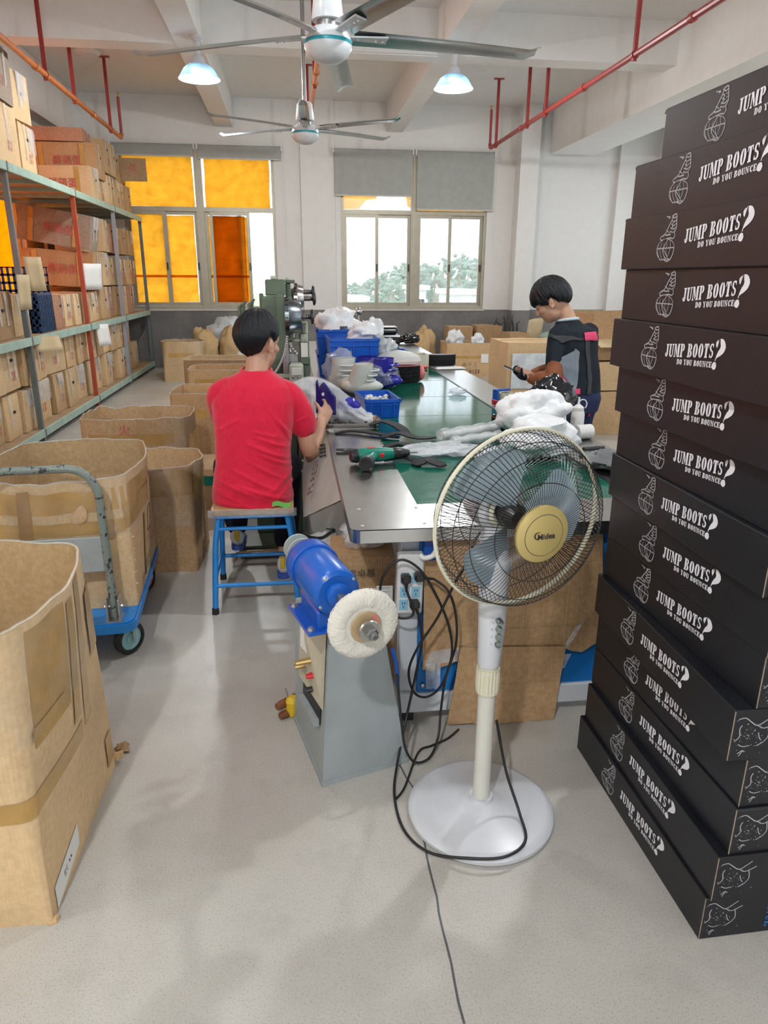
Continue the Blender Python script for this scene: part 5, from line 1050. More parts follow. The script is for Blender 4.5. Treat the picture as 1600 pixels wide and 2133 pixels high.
mb = MB().grid(lambda u, v: V((lerp(-.20, .20, u), -.170-.006*abs(NZ.noise(V((u*9, v*3, 2)))), lerp(.46, .50, v)+.004*NZ.noise(V((u*12, 1, v))))), 24, 4); mb.build('plastic_wrap', M['poly_bag_thin'], st)
# carton and sacks under the table's left side
t = thing('supply_carton', 'brown printed carton with a white shipping label under the table corner', 'box', (.235, 2.52, 0), -.06)
link('body', carton(.24, .22, .535, M['cardboard_brown'], random.Random(3)), t)
for tx, sz, x, z in (('追求卓越', .034, -.02, .475), ('智能自', .045, .05, .30)): decal('carton_print', text_mesh(tx, sz), M['print_black'], t, frame((x, -.136, z), (1, 0, 0), (0, 0, 1)))
lb = MB().bx(.052, .112, -.1365, -.1345, .31, .425).build('shipping_label', M['paper'], t)
for z in (.415, .40, .385, .36, .345): MB().bx(.058, .10, -.1372, -.1366, z, z+.004).build('print_line', M['print_grey'], lb)
decal('label_print', text_mesh('20片', .018), M['print_black'], t, frame((.078, -.1375, .322), (1, 0, 0), (0, 0, 1)))
crumple('clear_bag', 'clear bag poking out of the carton under the table corner', (.25, 2.52, .53), (.09, .08, .05), 'poly_bag', 61, .5, group=None)
t = thing('resin_sack', 'grey woven sack printed with resin lettering hanging beside the table', 'sack', (0, 0, 0))
A, B, Cc, D = aty(640, 886, 3.75), aty(690, 893, 3.6), aty(722, 1036, 2.66), aty(632, 1078, 3.2)
sf = lambda u, v: A.lerp(B, u).lerp(D.lerp(Cc, u), v)+V((-.012*sin(pi*v)+.006*NZ.noise(V((u*5, v*6, 3))), 0, 0))
MB().grid(sf, 20, 14).build('sack_front', M['resin_sack'], t); MB().grid(lambda u, v: sf(u, v)+V((.012, .0, 0)), 6, 6).build('sack_back', M['resin_sack'], t)
nn = (sf(.55, .5)-sf(.45, .5)).cross(sf(.5, .55)-sf(.5, .45)).normalized(); nn = nn if nn.y < 0 else -nn
ux = (sf(.62, .42)-sf(.30, .86)).normalized(); decal('sack_print', text_mesh('FS RESIN', .062), M['print_black'], t, frame(sf(.46, .64)+nn*.02, ux, nn.cross(ux)))
for k in range(12): i_, j_ = k % 4, k//4; MB().box(sf(.66+.07*j_, .30+.05*i_)+nn*.016, (.010, .004, .012), .0).build('printed_dot', M['print_black'], t)
crumple('white_bag', 'white plastic sack slumped below the resin sack', (.14, 3.22, 0), (.11, .11, .17), 'shell_white', 63, .3, group=None)
cord([(-.0, 3.2, .36), (.04, 3.12, .36), (.10, 2.98, .40), (.15, 2.88, .47)], .008, 'thick black cable running beneath the resin sack')
# ---------------------------------------------------------------- people
def limb(mb, pts, rs, n=14, sub=5, sq=None):
    P = spline(pts, sub); R = []
    for i in range(len(P)):
        t = i/sub; k = min(int(t), len(rs)-2); R.append(lerp(rs[k], rs[k+1], min(1, t-k)))
    mb.tube(P, R, n, True, False, sq); mb.ell(P[0], (R[0],)*3, 10, 8); mb.ell(P[-1], (R[-1],)*3, 10, 8)
def loft(mb, rings, n=28, fr=None, p=2.4):
    """rings (centre, half width, half depth): stacked superellipses in the frame fr (right, forward)"""
    rt, fw = fr; rt, fw = V(rt).normalized(), V(fw).normalized(); vs = []; R = []
    for i in range(len(rings)-1):
        for k in range(4):
            t = k/4; a, b_ = rings[i], rings[i+1]; R.append((V(a[0]).lerp(V(b_[0]), t), lerp(a[1], b_[1], t), lerp(a[2], b_[2], t)))
    R.append((V(rings[-1][0]), rings[-1][1], rings[-1][2]))
    for c, a, b_ in R:
        for k in range(n):
            w = 2*pi*k/n; cs, sn = cos(w), sin(w)
            vs.append(c+rt*(a*abs(cs)**(2/p)*(1 if cs > 0 else -1))+fw*(b_*abs(sn)**(2/p)*(1 if sn > 0 else -1)))
    N = len(R); fs = [(i*n+k, i*n+(k+1) % n, (i+1)*n+(k+1) % n, (i+1)*n+k) for i in range(N-1) for k in range(n)]
    fs += [tuple(range(n))[::-1], tuple((N-1)*n+k for k in range(n))]; mb.add(vs, fs)
def head(mb, Hm):
    def e(c, r, nu=18, nv=12): mb.ell(c, r, nu, nv, Hm)
    e((0, -.008, .012), (.076, .097, .100)); e((0, .030, -.052), (.060, .066, .066)); e((0, .052, -.092), (.034, .036, .024)); e((0, .018, -.07), (.056, .052, .045)); e((0, .066, .018), (.058, .030, .045)); e((0, .080, .028), (.045, .016, .012))
    e((0, .098, -.022), (.012, .018, .022)); e((0, .106, -.034), (.015, .013, .010)); e((0, .090, -.006), (.009, .012, .025)); e((0, .084, -.066), (.022, .012, .007)); e((0, .082, -.076), (.020, .011, .006))
    for s in (-1, 1):
        e((s*.042, .058, -.030), (.024, .028, .022)); e((s*.078, -.008, -.022), (.008, .020, .032), 12, 10); e((s*.084, -.018, -.012), (.006, .014, .022), 10, 8); e((s*.081, -.004, -.046), (.006, .009, .011), 10, 8)
def hairshell(Hm, line, th=.010, fade=0., sd=0, vol=1.0):
    """cap of hair over the skull; line(az) = lowest elevation in degrees (az 0 = face, 180 = back)"""
    def fn(u, v, o):
        az = (u*360) % 360; a = az if az <= 180 else 360-az; e0 = line(a); e0 += 4*NZ.noise(V((u*26, sd, 0)))+5*NZ.noise(V((u*120, sd, 4)))
        el = RD(lerp(90, e0, v)); dx, dy = sin(RD(az)), cos(RD(az)); d = V((dx*cos(el), dy*cos(el), sin(el)))
        fd = 1-fade*min(1, max(0, -math.degrees(el)/48)); vl = 1+(vol-1)*fd; o = o*fd if o > 0 else o
        rx, ry, rz = .077, .097, .101; r = 1/math.sqrt((d.x/rx)**2+(d.y/ry)**2+(d.z/rz)**2)
        k = r*vl+o*(1-max(0, (v-.80)/.20)**2*.85)+(.0035*NZ.noise(V((u*30, v*3, sd)))+.0035*NZ.noise(V((u*110+v*4, v*2.5, sd)))+.0012*NZ.noise(V((u*260, v*6, sd))))*(1 if o > 0 else 0)
        return V((0, -.008, .012))+d*k
    mb = MB(); mb.grid(lambda u, v: fn(u, v, th), 200, 40, Hm, True); mb.grid(lambda u, v: fn(u, v, -.002), 36, 6, Hm, True); return mb
def finger(mb, base, d, up, L, r=.0085, curl=(.3, .6, .5)):
    d, up = V(d).normalized(), V(up).normalized(); ax_ = d.cross(up).normalized(); pts = [V(base)-d*.02, V(base)]; p = V(base)
    for k, f in enumerate((.45, .32, .23)):
        d = MX.Rotation(-curl[k], 3, ax_) @ d; p = p+d*(L*f); pts.append(p)
    mb.tube(pts, [r*1.05, r*1.05, r, r*.94, r*.72], 10); mb.ell(pts[-1], (r*.72,)*3, 8, 6)
def hand(mb, wrist, kn, up, side, thumb_dir, curl=(.35, .6, .5), s=1., spread=.12, tcurl=(.1, .3, .3)):
    """wrist, knuckle centre, back-of-hand normal, side towards the thumb"""
    w, k = V(wrist), V(kn); d = (k-w).normalized(); up = V(up).normalized(); sd = V(side); sd = (sd-d*sd.dot(d)).normalized(); up = sd.cross(d) if sd.cross(d).dot(up) > 0 else d.cross(sd)
    L = (k-w).length
    Mh = MX(((d.x, sd.x, up.x, 0), (d.y, sd.y, up.y, 0), (d.z, sd.z, up.z, 0), (0, 0, 0, 1))); Mh.translation = w+d*L*.55
    mb.bx(-L*.62, L*.48, -.036*s, .036*s, -.012*s, .013*s, .010*s, Mh); mb.ell((0, 0, 0), (L*.6, .036*s, .017*s), 12, 8, Mh); mb.ell((-.01, .022*s, -.004), (L*.42, .018*s, .016*s), 10, 8, Mh)
    for i, (o, fl_) in enumerate(((.027, .072), (.009, .080), (-.009, .075), (-.026, .060))):
        finger(mb, k+sd*(o*s), d+sd*(spread*(1.5-i)/1.5), up, fl_*s, (.0088, .0088, .0084, .0076)[i]*s, [c*(1+.12*i) for c in curl])
    finger(mb, w+d*L*.45+sd*.032*s, thumb_dir, up, .062*s, .0098*s, tcurl)
def shrink(o, fn, nu, nv, off, name, mat, parent, th=0):
    mb = MB()
    def f(u, v):
        p = V(fn(u, v))-V(parent.location); ok, loc, nor, i = o.closest_point_on_mesh(p); return loc+nor*off
    mb.grid(f, nu, nv); r = mb.build(name, mat, parent, 80)
    if th: m = r.modifiers.new('s', 'SOLIDIFY'); m.thickness = th; m.offset = 1
    return r
def person(label, loc):
    return thing  # placeholder
def mk(name, fn, mat, loc, parent, vox, smooth=5, extra=None):
    mb = MB(); mb.M = MX.Translation(-V(loc)); fn(mb); o = mb.build(name, mat, parent); 
    if parent is None: o.location = loc
    bpy.context.view_layer.update(); return remesh(o, vox, smooth, .5, extra)
# ---- seated man in red
ML = V((-.20, 3.33, 0))
fr_m = ((.97, -.22, 0), (.22, .97, 0))     # torso turned slightly to the right
Hm1 = MX.Translation((-.155, 3.445, 1.222)) @ MX.Scale(1.07, 4) @ MX.Rotation(RD(-36), 4, 'Z') @ MX.Rotation(RD(-9), 4, 'X')
sR, eR, wR, kR = V((-.012, 3.375, .985)), V((.068, 3.385, .705)), V((.135, 3.585, .805)), V((.178, 3.650, .868))
sL, eL, wL, kL = V((-.355, 3.43, .985)), V((-.34, 3.62, .74)), V((-.10, 3.72, .905)), V((-.035, 3.745, .945))
tor = [((-.205, 3.315, .50), .165, .125), ((-.205, 3.325, .60), .160, .120), ((-.198, 3.34, .72), .155, .110), ((-.190, 3.36, .85), .168, .108), ((-.185, 3.375, .95), .172, .100), ((-.180, 3.39, 1.02), .150, .085), ((-.172, 3.40, 1.075), .085, .065)]
legR = [(-.105, 3.36, .605), (-.06, 3.60, .575), (-.045, 3.785, .50), (-.055, 3.70, .30), (-.075, 3.585, .10)]; legL = [(-.295, 3.38, .605), (-.335, 3.62, .575), (-.36, 3.83, .50), (-.345, 3.82, .30), (-.335, 3.80, .15)]
def body_m(mb):
    loft(mb, tor, 28, fr_m); mb.ell((-.20, 3.34, .572), (.17, .15, .075), 18, 12)
    limb(mb, [(-.172, 3.395, 1.04), (-.165, 3.41, 1.10), (-.155, 3.432, 1.17)], [.062, .055, .056]); head(mb, Hm1)
    limb(mb, [sR, sR.lerp(eR, .5)+V((.012, 0, 0)), eR, eR.lerp(wR, .35)+V((.004, 0, -.006)), wR], [.044, .047, .040, .041, .027]); limb(mb, [sL, sL.lerp(eL, .5), eL, eL.lerp(wL, .4), wL], [.044, .046, .039, .040, .027])
    for l in (legR, legL): limb(mb, l, [.085, .075, .056, .050, .036])
    hand(mb, wR, kR, (.55, -.70, .35), (-.55, -.1, .75), (-.25, .25, .9), (.55, .55, .45), 1.0, .16, (.15, .35, .3))
    hand(mb, wL, kL, (-.25, -.5, .8), (.5, -.6, .2), (.85, -.1, .0), (.6, .7, .5), .95, .05, (.3, .4, .3))
man = mk('person', body_m, M['skin'], ML, None, .0048, 4)
tag(man, 'man in a red t-shirt seated on the stool, bagging a blue part at the bench', 'person')
def shirt_m(mb):
    g = [((-.208, 3.305, .492), .192, .158), ((-.207, 3.31, .56), .188, .152), ((-.202, 3.325, .66), .176, .136), ((-.196, 3.345, .78), .180, .126), ((-.190, 3.365, .88), .192, .122), ((-.185, 3.38, .96), .196, .112), ((-.180, 3.39, 1.02), .172, .096), ((-.174, 3.398, 1.062), .118, .080), ((-.170, 3.40, 1.085), .078, .070), ((-.168, 3.402, 1.093), .072, .066)]
    loft(mb, g, 32, fr_m); mR = sR.lerp(eR, .58); mL = sL.lerp(eL, .6)
    limb(mb, [V((-.07, 3.38, 1.01)), sR+V((-.004, 0, -.012)), sR.lerp(eR, .3)+V((.012, 0, 0)), mR+V((.010, -.002, .006))], [.052, .063, .066, .064], 18); limb(mb, [V((-.30, 3.41, 1.01)), sL+V((.006, -.005, -.02)), mL], [.052, .060, .060], 18)
FOLDS = [(-.10, .78, -.35, .006, .10, .007), (-.12, .74, -.40, .007, .12, .008), (-.09, .70, -.45, .006, .10, .007), (-.14, .66, -.5, .007, .12, .006), (-.20, .62, -.45, .008, .14, .006), (-.25, .57, -.35, .008, .14, .008), (-.15, .555, -.3, .009, .14, .010), (-.30, .535, -.4, .007, .09, .007), (-.07, .60, .75, .008, .08, .009), (-.055, .56, .6, .007, .07, .008), (-.06, .86, -.9, .006, .09, .007), (-.04, .82, -1.1, .006, .08, .006), (-.30, .86, .5, .008, .09, .004), (.03, .87, .35, .005, .05, .005), (-.24, .50, -.1, .008, .16, .007), (-.13, .82, -.25, .005, .08, .005)]
def wr_m(p, n):
    q = p; side = NZ.noise(V((q.x*4+3, q.y*4, q.z*9+q.x*14)))*.5+NZ.noise(V((q.x*9, q.y*9, q.z*20-q.x*24)))*.35
    low = max(0, (.80-q.z)/.3); f1 = sin((q.z*62+q.x*38+3*NZ.noise(q*5)))*.0026*min(1, low)*max(0, NZ.noise(q*4+V((4, 1, 2)))+.45)
    hem = .004*NZ.noise(V((q.x*14, q.y*14, 3))) if q.z < .52 else 0
    fold = 0
    for (cx_, cz_, ang, w_, L_, am) in FOLDS:
        dx_, dz_ = q.x+ML.x-cx_, q.z-cz_; a_ = dx_*cos(ang)+dz_*sin(ang); b_ = -dx_*sin(ang)+dz_*cos(ang); fold += am*math.exp(-(b_/w_)**2)*max(0, 1-(a_/L_)**2)
    return p+n*(.005*side+f1+hem+fold)
shirt = mk('tshirt', shirt_m, M['red_cotton'], ML, man, .0065, 5, wr_m)
mb = MB(); mb.M = MX.Translation(-ML); mb.tube([V((-.168, 3.402, 1.094))+V((.97, -.22, -.03))*(.070*cos(a))+V((.22, .97, .12))*(.064*sin(a)) for a in [2*pi*k/36 for k in range(36)]], .0055, 8, closed=True); mb.build('collar', M['red_cotton'], man)
def trous_m(mb):
    mb.ell((-.203, 3.345, .577), (.188, .165, .080), 22, 14)
    for l, c in ((legR, .80), (legL, .84)):
        limb(mb, l[:4]+[V(l[3]).lerp(V(l[4]), .68)], [.100, .088, .074, .070, .062], 16)
mk('trousers', trous_m, M['navy_cotton'], ML, man, .008, 5, lambda p, n: p+n*.004*NZ.noise(p*14))
hl = lambda a: 32 if a < 35 else lerp(32, 2, (a-35)/35) if a < 70 else lerp(2, -16, (a-70)/12) if a < 82 else lerp(-16, 4, (a-82)/6) if a < 88 else 4 if a < 104 else lerp(4, -44, (a-104)/22) if a < 126 else lerp(-44, -58, (a-126)/54)
h = hairshell(Hm1, hl, .019, .92, sd=2, vol=1.03); h.M = None
def shift(mbx, loc): mbx.v = [p-V(loc) for p in mbx.v]; return mbx
shift(h, ML).build('hair', M['hair'], man, 80)
for s in (-1, 1): shift(MB().ell((s*.031, .083, .002), (.011, .008, .008), 10, 8, Hm1), ML).build('eye', M['print_white'], man)
# trim on the trousers, shoes
def shoe(a, fwd, mats, lift=0, par=None, loc=ML, s=1.):
    a = V(a); f = V(fwd).normalized(); r = V((f.y, -f.x, 0)); up = r.cross(f)
    Ms = MX(((r.x, f.x, up.x, a.x-loc.x), (r.y, f.y, up.y, a.y-loc.y), (r.z, f.z, up.z, a.z-loc.z), (0, 0, 0, 1)))
    mb = MB()
    for z0, z1, k in ((0, .026, 1.0),):
        out = [(x*s, y*s) for x, y in ((-.032, -.07), (-.036, -.02), (-.034, .04), (-.045, .11), (-.040, .16), (-.015, .185), (.015, .185), (.042, .16), (.046, .11), (.036, .04), (.036, -.02), (.030, -.07), (.015, -.085), (-.015, -.085))]; mb.prism(out, z0, z1, Ms)
    so = mb.build('shoe_sole', mats[0], par, 30)
    mb = MB(); mb.ell((0, -.03*s, .06*s), (.036*s, .052*s, .052*s), 16, 10, Ms); mb.ell((0, .06*s, .045*s), (.040*s, .10*s, .038*s), 18, 10, Ms); mb.ell((0, .12*s, .036*s), (.042*s, .062*s, .026*s), 16, 10, Ms); u = mb.build('shoe_upper', mats[1], par, 60)
    if mats[2]: mb = MB(); mb.bx(-.012*s, .012*s, -.086*s, -.060*s, .055*s, .115*s, .004, Ms); mb.build('heel_tab', mats[2], u)
sm = (M['shoe_blue'], M['shoe_white'], M['shoe_yellow'])
shoe((-.078, 3.55, .002), (.10, .95, .0), sm, par=man); shoe((-.338, 3.80, .075), (-.05, .99, .0), sm, par=man)
for z in (.43, .40, .37): shrink([c for c in man.children if c.name.startswith('trousers')][0], lambda u, v: ML+V((.02-.0*u, 0, 0))+V((lerp(.12, .16, v)+.10, lerp(.40, .46, u), z+.012*v-.0))-V((.02, 0, 0)), 6, 2, .003, 'green_stripe', M['lime_green'], man) if 0 else None
mb = MB(); mb.M = MX.Translation(-ML); mb.grid(lambda u, v: V((-.115+.085*u, 3.145+.012*v, .500+.020*v+.006*sin(u*6))), 8, 4); mb.build('green_cloth', M['lime_green'], man)
# held part and bag
t = thing('blue_plastic_part', 'navy blue curved plastic part held in the man\'s right hand', 'part', (.165, 3.685, .87))
def pl(u, v): 
    x = lerp(-.05, .05, u); top = .125-1.25*abs(x+.008)+(.05 if u < .12 else 0); return V((x+.0, .03*cos(u*3.2)-.01, lerp(-.04, max(.02, top), v)))
MB().grid(pl, 18, 8).build('curved_plate', M['shell_blue'], t); t.children[0].modifiers.new('s', 'SOLIDIFY').thickness = .004
MB().lathe([(0, .0), (.009, 0), (.009, .003), (0, .003)], 14, MX.Translation((-.013, -.006, .062)) @ MX.Rotation(pi/2, 4, 'X')).build('hole', M['print_white'], t)
t = thing('clear_bag', 'clear plastic bag stretched between the man\'s hands over a violet-blue part', 'bag', (.20, 3.76, .80))
def bagf(u, v):
    x = lerp(-.235, .215, u); w = .035+.075*sin(pi*min(1, u*1.0+.06))**.8; c = .105-.10*u+.03*sin(u*5); z = c+(v-.5)*2*w
    return V((x, -.035*sin(pi*v)*(.5+u)+.018*NZ.noise(V((u*6, v*5, 2)))+.010*NZ.noise(V((u*16, v*11, 5))), z))
MB().grid(bagf, 36, 16).build('bag_front', M['poly_bag'], t, 80); MB().grid(lambda u, v: bagf(u, v)*1.0+V((0, .05*sin(pi*v)*sin(pi*u)+.012, .004)), 36, 16).build('bag_back', M['poly_bag_thin'], t, 80)
MB().ell((.09, .0, .055), (.06, .025, .045), 16, 10, None, .3, 3).build('part_inside', M['violet_blue'], t)
# ---- standing woman
WLc = V((1.76, 4.34, 0)); fwd = V((-.48, .877, 0)); lft = V((-.877, -.48, 0)); rgt = -lft; hf = V((-.84, .543, 0)); hr = V((.543, .84, 0))
hip = V((1.775, 4.33, .80)); wst = V((1.785, 4.335, .93)); ch = V((1.75, 4.355, 1.12)); nb = V((1.715, 4.38, 1.25))
Hd = V((1.598, 4.41, 1.378)); Hm2 = MX(((hr.x, hf.x, 0, Hd.x), (hr.y, hf.y, 0, Hd.y), (0, 0, 1, Hd.z), (0, 0, 0, 1))) @ MX.Rotation(RD(-34), 4, 'X') @ MX.Scale(1.04, 4)
s2L, s2R = ch+lft*.150+V((-.005, .005, .062)), ch+rgt*.150+V((-.005, .005, .058))
e2L, w2L, k2L = V((1.565, 4.19, .915)), V((1.455, 4.285, .915)), V((1.395, 4.325, .925)); e2R, w2R, k2R = V((1.735, 4.55, .93)), V((1.535, 4.50, .915)), V((1.46, 4.46, .93))
tw = [(hip+V((0, 0, -.06)), .150, .115), (hip, .158, .118), (wst, .128, .095), (ch+V((0, 0, -.06)), .148, .105), (ch+V((0, 0, .03)), .155, .100), (ch+V((-.005, .004, .09)), .125, .080), (nb, .060, .055)]
lgs = [[hip+lft*s*.075+V((0, 0, -.03)), hip+lft*s*.078+V((-.015, .01, -.38)), hip+lft*s*.08+V((.005, 0, -.70))] for s in (1, -1)]
def body_w(mb):
    loft(mb, tw, 26, (rgt, fwd)); limb(mb, [nb+V((.01, -.005, -.03)), nb.lerp(Hd, .5)+V((.02, -.01, .01)), Hd+V((.02, -.012, -.03))], [.052, .046, .046]); head(mb, Hm2)
    for s_, e_, w_ in ((s2L, e2L, w2L), (s2R, e2R, w2R)): limb(mb, [s_, s_.lerp(e_, .5), e_, e_.lerp(w_, .4), w_], [.040, .040, .034, .034, .023])
    for l in lgs: limb(mb, l, [.080, .054, .036])
    hand(mb, w2L, k2L, (-.2, -.4, -.9), (-.3, -.8, .3), (-.5, -.5, .6), (.5, .8, .6), .9, .05); hand(mb, w2R, k2R, (-.1, .5, -.8), (.2, .8, .3), (-.6, .5, .2), (.25, .35, .3), .9, .05)
wom = mk('person', body_w, M['skin'], WLc, None, .005, 4)
tag(wom, 'woman in a black t-shirt and rust sleeve covers standing head down by the table', 'person')
def shirt_w(mb):
    g = [(hip+V((.0, 0, .02)), .168, .130), (wst, .148, .116), (ch+V((0, 0, -.06)), .166, .122), (ch+V((0, 0, .03)), .172, .116), (ch+V((-.005, .004, .085)), .152, .102), (nb+V((.0, 0, -.015)), .090, .078), (nb+V((-.008, .004, .012)), .064, .062)]
    loft(mb, g, 28, (rgt, fwd))
    for s_, e_ in ((s2L, e2L), (s2R, e2R)): limb(mb, [s_.lerp(ch, .4)+V((0, 0, .03)), s_, s_.lerp(e_, .62)], [.050, .056, .057], 16)
sw = mk('tshirt', shirt_w, M['black_cotton'], WLc, wom, .008, 5, lambda p, n: p+n*(.005*NZ.noise(V((p.x*9, p.y*9, p.z*18)))))
def jeans(mb):
    loft(mb, [(hip+V((0, 0, -.10)), .158, .130), (hip+V((.004, 0, -.02)), .172, .138), (hip+V((0, 0, .06)), .158, .120)], 24, (rgt, fwd))
    for l in lgs: limb(mb, [l[0]+V((0, 0, -.02)), l[1], l[2]], [.098, .074, .062], 16)
mk('jeans', jeans, M['denim'], WLc, wom, .009, 5, lambda p, n: p+n*.004*NZ.noise(p*12))
def covers(mb, s_, e_, w_): limb(mb, [s_.lerp(e_, .52), e_, e_.lerp(w_, .45), w_.lerp(e_, .08)], [.052, .056, .054, .034], 16)
for q in ((s2L, e2L, w2L), (s2R, e2R, w2R)): mk('sleeve_cover', lambda mb: covers(mb, *q), M['rust_cloth'], WLc, wom, .007, 3, lambda p, n: p+n*.006*NZ.noise(p*22))
wl = lambda a: 0 if a < 40 else lerp(0, -22, (a-40)/30) if a < 70 else lerp(-22, -26, (a-70)/12) if a < 82 else lerp(-26, -8, (a-82)/6) if a < 88 else -8 if a < 102 else lerp(-8, -36, (a-102)/20) if a < 122 else lerp(-36, -50, (a-122)/58)
shift(hairshell(Hm2, wl, .024, sd=5, vol=1.04), WLc).build('hair', M['hair'], wom, 80)
for s in (-1, 1): shift(MB().ell((s*.030, .084, .000), (.010, .005, .003), 10, 8, Hm2), WLc).build('eye', M['hair'], wom)
gl = MB(); gl.M = MX.Translation(-WLc); hand(gl, w2L+(k2L-w2L)*.1, k2L, (-.2, -.4, -.9), (-.3, -.8, .3), (-.5, -.5, .6), (.5, .8, .6), 1.0, .05); g_ = gl.build('glove', M['navy_cotton'], wom); remesh(g_, .005, 3)
back = -fwd
def onb(a, z, d=.3): return ch*1.0+V((0, 0, z-ch.z))+(back*cos(a)+lft*sin(a))*d
shrink(sw, lambda u, v: onb(lerp(-.18, -.02, u)+.2, lerp(1.205, .82, v)), 4, 24, .004, 'apron_strap', M['strap'], wom, .002)
shrink(sw, lambda u, v: onb(lerp(.30, 1.75, v), lerp(1.175, 1.215, u)+.02*v, .3), 4, 20, .004, 'shoulder_strap', M['strap'], wom, .002)
shrink(sw, lambda u, v: onb(lerp(-.42, .22, u), lerp(1.165, 1.275, v), .3), 10, 4, .007, 'pink_patch', M['pink_cotton'], wom, .002)
shrink(sw, lambda u, v: onb(lerp(.55, 1.05, u)*(1-.0*v)+lerp(.12, -.1, v), lerp(.90, 1.115-.10*abs(u-.35), v), .3), 10, 16, .004, 'grey_side_panel', M['grey_cotton'], wom)
shrink(sw, lambda u, v: onb(lerp(.50, 1.35, u), lerp(.845, .905, v), .3), 12, 6, .008, 'pink_waistband', M['pink_cotton'], wom, .003)
mb = MB(); mb.M = MX.Translation(-WLc)
for k in range(5): p = onb(-.55+.05*k, .87, .135); mb.tube(spline([p, p+V((.012, -.012, -.06+.01*k)), p+V((.01*sin(k), -.016, -.13-.015*k))], 5), .006, 7)
mb.build('apron_tie', M['pink_cotton'], wom)
mb = MB(); mb.M = MX.Translation(-WLc); mb.tube([nb+V((-.008, .004, .010))+rgt*(.062*cos(a))+fwd*(.060*sin(a))+V((0, 0, .012*-sin(a))) for a in [2*pi*k/30 for k in range(30)]], .010, 8, closed=True); mb.build('pale_collar', M['collar_pale'], wom)
for l in lgs: shoe((l[2].x, l[2].y, .0), (-.8, .6, 0), (M['rubber'], M['black_plastic'], None), par=wom, loc=WLc, s=.95)
t = thing('smartphone', 'black smartphone held flat in the woman\'s gloved hand', 'phone', (1.372, 4.335, .957), RD(-37)); t.rotation_euler = (RD(-12), RD(22), RD(-20))
MB().bx(-.075, .075, -.037, .037, -.004, .004, .003).build('case', M['black_plastic'], t); MB().bx(-.071, .071, -.034, .034, .0041, .0048).build('screen', M['black_gloss'], t)
# ---------------------------------------------------------------- riveting machine in front of the man
mc = thing('riveting_machine', 'tall green riveting machine with steel hopper drums and black knobs', 'machine', (-.12, 4.15, 0))
def mcb(): m = MB(); m.M = MX.Translation((.12, -4.15, 0)); return m
def pbox(px0, py0, px1, py1, y0, y1, name, mat, bev=.004):
    a, b_ = aty(px0, py1, y0), aty(px1, py0, y0); return mcb().bx(a.x, b_.x, y0, y1, a.z, b_.z, bev).build(name, M[mat], mc)
mcb().bx(-.33, .07, 3.78, 4.55, 0, .05, .006).build('base_plate', M['grey_dark'], mc); mcb().bx(-.33, .07, 3.745, 3.779, .02, .055, .004).build('pedal_edge', M['wood'], mc)
mcb().bx(-.30, .05, 3.785, 4.0, .052, .070, .004).build('foot_pedal', M['machine_green'], mc)
mcb().bx(-.24, .04, 4.04, 4.44, .05, .50, .01).build('pedestal', M['machine_green'], mc); mcb().bx(-.21, .02, 4.02, 4.40, .50, .86, .01).build('lower_body', M['machine_green'], mc)
mcb().bx(.022, .09, 3.98, 4.10, .42, .80, .006).build('dark_gearbox', M['steel_dark'], mc)
for k in range(5): mcb().tube([(.03+.012*k, 3.97, .45+.06*k), (.05+.012*k, 3.95, .45+.06*k)], .012, 8).build('linkage_pin', M['steel_dark'], mc)
mcb().bx(-.17, -.03, 4.18, 4.42, .86, 1.40, .012).build('column', M['machine_green'], mc)
pbox(553, 582, 593, 616, 4.22, 4.40, 'top_hopper', 'machine_green', .006); pbox(563, 574, 575, 582, 4.26, 4.32, 'hopper_block', 'machine_pale'); 
pbox(594, 583, 614, 590, 4.30, 4.42, 'top_bracket', 'machine_green'); pbox(596, 590, 605, 640, 4.32, 4.40, 'rear_bar', 'machine_green'); pbox(594, 577, 602, 584, 4.31, 4.36, 'bracket_bolt', 'machine_pale')
pbox(541, 611, 548, 640, 4.20, 4.24, 'side_lever', 'machine_green'); a, b_ = aty(547, 624, 4.22), aty(560, 626, 4.22); mcb().tube([a, b_], .012, 10).build('lever_shaft', M['black_plastic'], mc)
P_ = [(576, 611), (591, 613), (594, 640), (595, 700), (590, 738), (580, 765), (566, 786), (556, 796), (550, 786), (562, 770), (571, 748), (576, 720), (577, 660)]
q = [aty(x, y, 4.12) for x, y in P_]; mcb().prism([(p.x, p.z) for p in q], -.035, .0, MX(((1, 0, 0, 0), (0, 0, 1, 4.15), (0, 1, 0, 0), (0, 0, 0, 1)))).build('curved_raceway', M['machine_green'], mc)
tr_ = spline([aty(x, y, 4.105) for x, y in ((597, 655), (598, 690), (595, 720), (589, 745), (578, 768), (565, 785), (555, 793))], 6)
mcb().tube(tr_, .007, 8).build('race_track', M['steel_dark'], mc)
for i, p in enumerate(tr_[2:-1]): mcb().box(p+V((.004, -.008, 0)), (.012, .008, .004), 0, 0, Euler((0, -.6*i/36, 0)).to_matrix()).build('track_tooth', M['zinc'], mc)
